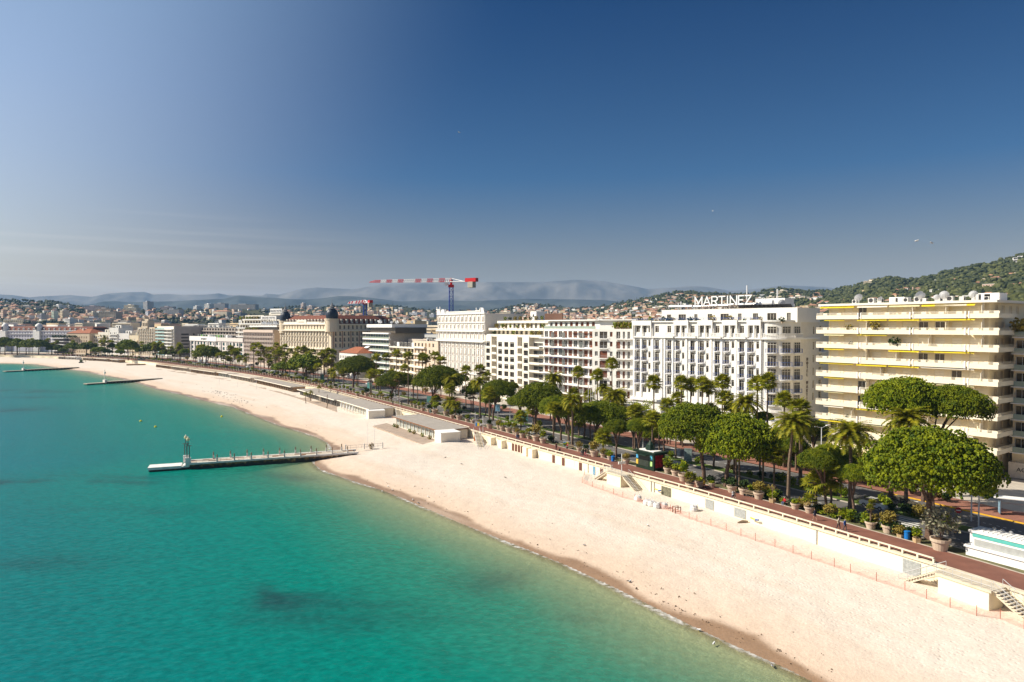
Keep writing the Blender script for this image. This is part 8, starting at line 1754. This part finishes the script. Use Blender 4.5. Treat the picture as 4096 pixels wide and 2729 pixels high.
# ================================================================== TOWN ON THE SLOPES
_ysc = np.geomspace(420, 3300, 400)
def solveY(u, v):
    Yr = float(prof(RY, u)); ys = _ysc[_ysc < Yr]; vv = 1305-(groundz(u, ys)-CH)*F/ys
    k = np.where(vv <= v)[0]; return float(ys[k[0]]) if len(k) else Yr
def townblock(u0, u1, vt, vb, col, label, nf=None, roof=None, name='apartment_block', cat='apartment block', Ymin=0, kind='band', grp='apartment blocks in the town behind'):
    uc = (u0+u1)/2; Y = max(Ymin, solveY(uc, vb)); w_ = (u1-u0)/F*Y; H = (vb-vt)/F*Y; zb = Zat(uc, vb, Y); X = XatU(uc, Y); lg = w_ > 42; rz = -rnd.uniform(.25, .4) if lg else -rnd.uniform(.5, .85); w_ *= .95 if lg else .84
    t = thing(name, label, cat, (X, Y, zb), rz, grp); d = min(w_*.6, 16); m = M('town_%02d%02d%02d' % tuple(int(c*99) for c in col), col, var=.06, scale=.2); x0, x1 = -w_/2, w_/2
    nf = nf or max(2, round(H/3.2)); fh = H/nf
    ob('wall', MB().mat(m).box(x0, x1, 0, d, -9, H), t)
    if kind == 'band':
        for k in range(nf):
            ob('window_band', MB().mat(gl).box(x0+.6, x1-.6, -.05, -.002, k*fh+fh*.42, k*fh+fh*.80), t)
            ob('balcony', MB().mat(m).box(x0-.2, x1+.2, -1.1, -.051, k*fh-.1, k*fh+fh*.36), t)
        q = MB().mat(m); n = max(2, int(w_/5)); [q.box(x0+w_*k/n-.15, x0+w_*k/n+.15, -1.0, -.052, 0, H-.01) for k in range(n+1)]; stuff(ob('partition', q, t))
    else:
        q = MB().mat(gl); n = max(2, int(w_/3.2))
        for k in range(nf):
            for j in range(n): xx = x0+w_*(j+.5)/n; q.box(xx-.55, xx+.55, -.06, -.002, k*fh+.6, k*fh+fh*.75)
        stuff(ob('window', q, t))
    if roof: ob('tiled_roof', hiproof(MB().mat(tile_far), x0, x1, 0, d, H+.002, min(3, d*.25)), t)
    else:
        ob('roof', MB().mat(white2 if col[0] > .5 else lgrey).box(x0-.3, x1+.3, -.9, d+.3, H+.002, H+.5), t); 
        if w_ > 16: ob('roof_cabin', MB().mat(m).box(x0+w_*.3, x0+w_*.6, 2, d*.7, H+.501, H+2.8), t)
cW, cC, cP, cG, cB, cM = (.76, .74, .72), (.74, .64, .48), (.62, .44, .34), (.46, .44, .43), (.46, .37, .30), (.48, .40, .42)
TB = [(45, 167, 1225, 1239, cG, 'long low grey-white block under the far left wooded hill', 3, None), (-4, 22, 1239, 1278, cP, 'old pink building at the far left edge', 5, tile, 'w'), (200, 228, 1245, 1280, (.60, .68, .58), 'pale green block above the palace hotel roof', 6, None), (227, 270, 1243, 1280, cC, 'cream block joined right of the pale green one', 6, None), (199, 257, 1222, 1239, cW, 'white flats on the left ridge above red roofs', 4, None),
      (257, 291, 1224, 1241, cG, 'grey flats right of the white ones on the left ridge', 4, None), (327, 413, 1226, 1243, cM, 'mauve long block under the row of cypresses', 4, None), (370, 459, 1235, 1248, cB, 'brown long block just below the mauve one', 3, None), (350, 384, 1250, 1270, cC, 'cream balconied flats left of the large grey-brown block', 4, None), (385, 478, 1248, 1285, (.40, .35, .29), 'large grey-brown balconied block of seven floors on the left', 7, None),
      (320, 413, 1272, 1290, (.42, .43, .50), 'bluish grey block with arches behind the palace hotel', 3, None), (135, 185, 1260, 1282, (.42, .41, .45), 'blue-grey block above the palace hotel centre', 4, None), (89, 130, 1262, 1282, cW, 'white house with red roof above the left cupolas', 3, tile, 'w'), (0, 113, 1279, 1296, cC, 'long white banded block directly behind the left cupolas', 3, None), (117, 198, 1283, 1297, cC, 'stepped pale block right behind the palace hotel roof', 3, None),
      (248, 298, 1276, 1293, cW, 'plain white block behind the palace hotel, right part', 3, None), (435, 560, 1288, 1310, (.48, .42, .35), 'long beige flats behind the front row, left of the art deco tower', 4, None), (474, 550, 1268, 1283, cP, 'long terracotta-topped building below the park trees', 3, tile, 'w'), (488, 554, 1232, 1245, cC, 'low cream flats left of the tower block', 3, None), (491, 546, 1221, 1233, cC, 'upper cream flats left of the tower block', 3, None),
      (559, 609, 1208, 1245, (.50, .50, .52), 'tall grey tower block standing above the town', 10, None), (568, 608, 1244, 1267, (.5, .5, .55), 'pale house with red roof below the tower block', 5, tile, 'w'), (635, 698, 1228, 1240, cM, 'pinkish long flats right of the tower block', 3, None), (648, 725, 1239, 1268, (.5, .5, .52), 'white-banded block of eight floors among park trees', 8, None), (758, 807, 1226, 1243, cW, 'bright white slab on the ridge, left one of two', 4, None),
      (809, 850, 1217, 1233, cW, 'bright white modern building on the ridge', 4, None), (848, 909, 1215, 1237, (.45, .45, .48), 'grey modern building with a white roof on the ridge', 5, None), (910, 1035, 1219, 1241, (.44, .43, .43), 'very long grey ridge block left of the tall trees', 5, None), (769, 828, 1249, 1259, cW, 'low white building in the park', 2, None), (749, 815, 1268, 1284, cB, 'brown terraced flats below the park', 4, None),
      (841, 918, 1246, 1270, cC, 'old cream hotel with red roof in the park', 5, tile, 'w'), (920, 980, 1254, 1272, (.20, .22, .27), 'dark blue-grey block right of the old cream hotel', 4, None), (872, 937, 1272, 1284, cG, 'grey flats below the old cream hotel', 3, None), (864, 898, 1279, 1297, cW, 'small white flats behind the low lettered hotel', 4, tile, 'w'), (578, 628, 1281, 1300, cC, 'beige balconied flats behind the art deco tower', 4, None), (629, 678, 1287, 1304, cG, 'grey flats behind the glazed block', 4, None),
      (1037, 1072, 1237, 1252, cG, 'grey block left of the rooftop hotel sign', 3, None), (1198, 1222, 1214, 1237, (.66, .55, .50), 'pink-white stepped flats beside the tall dark trees', 6, None), (1222, 1257, 1224, 1238, (.62, .52, .48), 'lower pink-white flats right of the stepped ones', 4, None), (1172, 1215, 1252, 1275, cC, 'cream flats between the two dark domes', 4, None), (1240, 1300, 1248, 1268, cG, 'grey flats behind the mansard roof between the domes', 3, None), (1467, 1502, 1245, 1266, cP, 'brownish flats just behind the shorter crane', 5, None),
      (1630, 1678, 1251, 1268, (.60, .61, .66), 'white and blue flats, left of three, behind the mansard roof end', 4, None), (1679, 1704, 1250, 1270, (.62, .60, .60), 'white flats in the middle of three behind the mansard roof end', 4, None), (1713, 1741, 1257, 1273, (.60, .62, .68), 'white and blue flats close left of the ornate turret', 4, None), (1611, 1708, 1270, 1284, cC, 'long cream building above the modern white slab roof', 3, None), (1989, 2052, 1248, 1276, cC, 'cream flats behind the roof of the ornate building', 5, None), (2063, 2098, 1243, 1261, cB, 'brown flats behind the square-grid block', 4, None),
      (2131, 2157, 1217, 1238, cB, 'brown tower on the middle hill', 6, None), (2172, 2222, 1234, 1248, (.50, .46, .45), 'grey-pink flats right of the brown tower', 3, None), (2520, 2581, 1249, 1265, (.45, .45, .48), 'grey-blue block left of the old hotel behind the white hotel', 4, None), (2581, 2624, 1243, 1265, cC, 'old cream hotel with red roof behind the white hotel penthouse', 5, tile, 'w'), (2615, 2672, 1228, 1243, cC, 'cream flats left of the rooftop sign', 4, None), (3103, 3150, 1163, 1181, cC, 'cream flats below the round hilltop right of the sign', 5, None),
      (3155, 3224, 1186, 1203, cC, 'long cream balconied flats above the hotel plant room', 4, None), (3063, 3098, 1187, 1205, cC, 'cream flats behind the letter Z', 4, None), (3020, 3058, 1192, 1206, cW, 'pale flats behind the letter E and Z', 3, None), (3450, 3520, 1124, 1141, cC, 'long cream hotel-like block on the right hill shoulder', 5, None), (4030, 4096, 1138, 1162, (.62, .46, .25), 'large yellow villa on the right hillside', 3, tile, 'w'), (4050, 4110, 1030, 1050, cW, 'white modern villa near the top of the right hill', 2, None), (4022, 4062, 1096, 1113, (.50, .22, .14), 'salmon villa on the upper right hillside', 3, tile, 'w'), (3916, 3958, 1148, 1166, cC, 'cream villa with terraces on the right hillside', 3, None), (3735, 3768, 1112+8, 1134, cW, 'white villa in the middle of the right hillside', 2, None)]
for r_ in TB: townblock(*r_[:5], r_[5], r_[6], r_[7], kind='band' if len(r_) < 9 else 'w')
# smaller houses, in view between the blocks
HV = {}
def housemesh(col, k):
    if (col, k) in HV: return HV[(col, k)]
    rg = random.Random(k*7+int(col[0]*50)); w_, d, h = rg.choice([(10, 8, 6), (13, 9, 6.4), (9, 8, 8.5), (16, 9, 9)]); m = MB().mat(M('town_%02d%02d%02d' % tuple(int(c*99) for c in col), col, var=.06, scale=.2)).box(-w_/2, w_/2, 0, d, -6, h)
    wn = MB().mat(gl); n = int(w_/2.8)
    for f in range(int(h/2.9)):
        for j in range(n): xx = -w_/2+w_*(j+.5)/n; wn.box(xx-.5, xx+.5, -.06, -.002, f*2.9+.8, f*2.9+2.2)
    HV[(col, k)] = (m.mesh('wall'), wn.mesh('window'), hiproof(MB().mat(tile_far), -w_/2, w_/2, 0, d, h+.002, 2.2).mesh('tiled_roof'), MB().mat(white2).box(-w_/2-.2, w_/2+.2, -.2, d+.2, h+.002, h+.35).mesh('flat_roof')); return HV[(col, k)]
HC = {'cream': (.70, .60, .45), 'white': (.76, .74, .70), 'pink': (.62, .44, .34), 'ochre': (.60, .46, .28)}
rh = random.Random(21); HL = []
def zone(n, u0, u1, f0, f1, tr=.75):
    for _ in range(n):
        u = rh.uniform(u0, u1); vr = float(prof(RIDGE, u)); f = rh.uniform(f0, f1); v = vr+(1296-vr)*f; HL.append((u, v, rh.choice(list(HC)), rh.random() < tr, rh.randrange(4)))
zone(58, 20, 620, .30, .98, .9); zone(14, 620, 1000, .35, 1, .7); zone(40, 1130, 1760, .25, .95, .75); zone(95, 1880, 2780, .12, .95, .7); zone(22, 2400, 3000, .15, .6, .5); zone(32, 2990, 3560, .12, .62, .35); zone(32, 3300, 4090, .25, .8, .5)
LT = [(100, 'the left cupolas'), (584, 'the tall grey tower block'), (879, 'the old cream park hotel'), (1141, 'the left dark dome'), (1461, 'the shorter crane'), (1805, 'the tall crane mast'), (2144, 'the brown hill tower'), (2602, 'the old cream hotel behind the sign'), (2900, 'the rooftop sign centre'), (3127, 'the cream flats under the round hilltop'), (3485, 'the long cream block on the hill shoulder'), (4050, 'the large yellow villa')]
kn = [f"small {h[2]} {'red-roofed' if h[3] else 'flat-roofed'} house" for h in HL]; byk = {}
for i, k in enumerate(kn): byk.setdefault(k, []).append(i)
for k, idx in byk.items():
    for i, tx_ in zip(idx, rel([HL[j][0] for j in idx], LT, k)):
        u, v, c, tr_f, kk = HL[i]; Y = solveY(u, v); a, wn, tr_, fl_ = housemesh(HC[c], kk); t = thing('town_house', tx_, 'house', (XatU(u, Y), Y, float(groundz(u, Y))+.5), rh.uniform(-1.1, -.3), 'small houses on the town slopes'); ob('wall', a, t); stuff(ob('window', wn, t)); ob('roof', tr_ if tr_f else fl_, t)
# beyond the first 300: the remaining small houses as one mass
dh = MB(); dm_ = [M('town_%02d%02d%02d' % tuple(int(c*99) for c in col), col) for col in HC.values()]
for _ in range(1150):
    u = rh.choice([rh.uniform(0, 1000), rh.uniform(1100, 1800), rh.uniform(1850, 2800), rh.uniform(1850, 2800), rh.uniform(2800, 4100)]); vr = float(prof(RIDGE, u)); f = rh.uniform(.12, 1) if u < 2800 else rh.uniform(.15, .8)
    if u > 3300 and rh.random() < .8: continue
    Y = solveY(u, vr+(1298-vr)*f); z = float(groundz(u, Y)); a = rh.uniform(-1.1, -.2); w_, d, h = rh.uniform(4, 8), rh.uniform(3.5, 5), rh.uniform(5, 9); x = XatU(u, Y); c, s_ = math.cos(a), math.sin(a); n0 = len(dh.v); sub = MB(); sub.box(-w_, w_, -d, d, -6, h, False)
    dh.mat(rh.choice(dm_)); dh.grid([(x+c*p[0]-s_*p[1], Y+s_*p[0]+c*p[1], z+p[2]) for p in sub.v], sub.f)
    if rh.random() < .5: sub = hiproof(MB(), -w_, w_, -d, d, h, 2.2); dh.mat(tile_far); dh.grid([(x+c*p[0]-s_*p[1], Y+s_*p[0]+c*p[1], z+p[2]) for p in sub.v], sub.f)
    dh.mat(gl)
    for q in range(3): xx = -w_+2*w_*(q+.5)/3; dh.grid([(x+c*px-s_*(-d-.05), Y+s_*px+c*(-d-.05), z+pz) for px, pz in ((xx-.6, 2.4), (xx+.6, 2.4), (xx+.6, 4.2), (xx-.6, 4.2))], [(0, 1, 2, 3)])
for _ in range(190):
    u = rh.choice([rh.uniform(-20, 980), rh.uniform(-20, 980), rh.uniform(1500, 2500)]); Y = rh.uniform(800, 1000) if u < 1000 else rh.uniform(620, 800); x = XatU(u, Y); a = rh.uniform(-.9, -.3); w_, d, h = rh.uniform(7, 15), rh.uniform(5, 8), rh.uniform(20, 33); c, s_ = math.cos(a), math.sin(a)
    f_ = lambda P: [(x+c*p[0]-s_*p[1], Y+s_*p[0]+c*p[1], p[2]) for p in P]; sub = MB().box(-w_, w_, -d, d, -1, h, False); dh.mat(rh.choice(dm_)); dh.grid(f_(sub.v), sub.f); dh.mat(gl); sub = MB()
    for k in range(int(h/3.1)): sub.box(-w_+.6, w_-.6, -d-.06, -d-.01, k*3.1+1.2, k*3.1+2.3); sub.box(-w_-.06, -w_-.01, -d+.6, d-.6, k*3.1+1.2, k*3.1+2.3)
    dh.grid(f_(sub.v), sub.f)
stuff(ob('distant_housing', dh))
# trees: singly where they stand out, the rest as woodland
def blob(mb, c, r, rg):
    p = (1+5**.5)/2; vs = [Vector(q).normalized() for q in ((-1, p, 0), (1, p, 0), (-1, -p, 0), (1, -p, 0), (0, -1, p), (0, 1, p), (0, -1, -p), (0, 1, -p), (p, 0, -1), (p, 0, 1), (-p, 0, -1), (-p, 0, 1))]
    fs = [(0, 11, 5), (0, 5, 1), (0, 1, 7), (0, 7, 10), (0, 10, 11), (1, 5, 9), (5, 11, 4), (11, 10, 2), (10, 7, 6), (7, 1, 8), (3, 9, 4), (3, 4, 2), (3, 2, 6), (3, 6, 8), (3, 8, 9), (4, 9, 5), (2, 4, 11), (6, 2, 10), (8, 6, 7), (9, 8, 1)]
    a = rg.random()*6; ca, sa = math.cos(a), math.sin(a); mb.grid([(c[0]+(q.x*ca-q.y*sa)*r*s_, c[1]+(q.x*sa+q.y*ca)*r*s_, c[2]+q.z*r*.8*s_) for q in vs for s_ in (rg.uniform(.8, 1.15),)], fs)
HT = []
for k in range(6):
    rg = random.Random(k+90); m = MB().mat(M('tree_bark', (.09, .06, .045))).tube([(0, 0, -3), (0, 0, 4)], [.4, .25], 5).mat(woodf)
    if k == 5:
        for j in range(7): blob(m, (0, 0, 2+j*1.5), 1.5-.17*j, rg)
    else:
        for j in range(16): a = rg.random()*6.28; r = rg.uniform(0, 3.4); blob(m, (r*math.cos(a), r*math.sin(a), 5.2+rg.uniform(-1.4, 2.2)-r*.3), rg.uniform(1.1, 1.9), rg)
    HT.append(m.mesh('tree'))
tr_ = []
for u in list(range(10, 330, 16)): tr_.append((u+rh.uniform(-6, 6), float(prof(RIDGE, u))+1, rh.randrange(5), rh.uniform(.9, 1.3)))
for u in list(range(330, 460, 7)): tr_.append((u+rh.uniform(-3, 3), 1235, 5, rh.uniform(.9, 1.3)))
for u in range(1100, 1260, 14): tr_.append((u, 1234+rh.uniform(-3, 3), rh.randrange(5), 1.7 if 1150 < u < 1200 else 1.2))
for u in range(1290, 2800, 21): tr_.append((u+rh.uniform(-9, 9), float(prof(RIDGE, u))+rh.uniform(0, 5), rh.choice([0, 1, 2, 3, 4, 5]), rh.uniform(1.0, 1.7)))
for u in range(2800, 4100, 17): tr_.append((u+rh.uniform(-8, 8), float(prof(RIDGE, u))+rh.uniform(0, 5), rh.choice([0, 1, 2, 3, 4]), rh.uniform(.9, 1.4)))
for (u, v) in ((3368, 1158), (3388, 1160), (3345, 1163), (3275, 1168), (3290, 1166)): tr_.append((u, v-6, 0, 1.5))
tx = rel([q[0] for q in tr_], LT, 'ridge tree')
for (u, v, k, s_), t in zip(tr_, tx):
    Y = solveY(u, v+2); tag(ob('hillside_tree', HT[k], None, (XatU(u, Y), Y, float(groundz(u, Y))-.5), rh.random()*6, s_), t, 'tree', 'trees standing out on the ridges')
wd_ = MB().mat(woodf); rg = random.Random(77)
def wood(n, u0, u1, f0, f1, s0=1.0, thr=-.1, fs=.004):
    c = 0
    while c < n:
        c += 1; u = rg.uniform(u0, u1); vr = float(prof(RIDGE, u)); f = rg.uniform(f0, f1); Y = solveY(u, vr+(1300-vr)*f); x = XatU(u, Y)
        if noise.noise(Vector((x*fs, Y*fs, 4))) < thr: continue
        z = float(groundz(u, Y)); s_ = s0*rg.uniform(.7, 1.3)
        for j in range(3): blob(wd_, (x+rg.uniform(-3, 3)*s_, Y+rg.uniform(-3, 3)*s_, z+(3.2+rg.uniform(-.6, 2.4))*s_), rg.uniform(2.0, 3.4)*s_, rg)
wood(420, -60, 330, 0, .42, 1.1, -2); wood(300, 0, 650, .3, 1, .9, .02); wood(420, 560, 1120, .0, .98, 1.1, -.12); wood(330, 1120, 1800, .0, .9, 1.0, -.1); wood(1200, 1850, 2800, 0, .8, 1.15, -.15); wood(480, 2450, 3000, 0, .4, 1.3, -2); wood(1000, 2950, 3600, 0, .7, 1.2, -.3); wood(2700, 3300, 4200, 0, .8, 1.25, -.7)
stuff(ob('woodland', wd_))
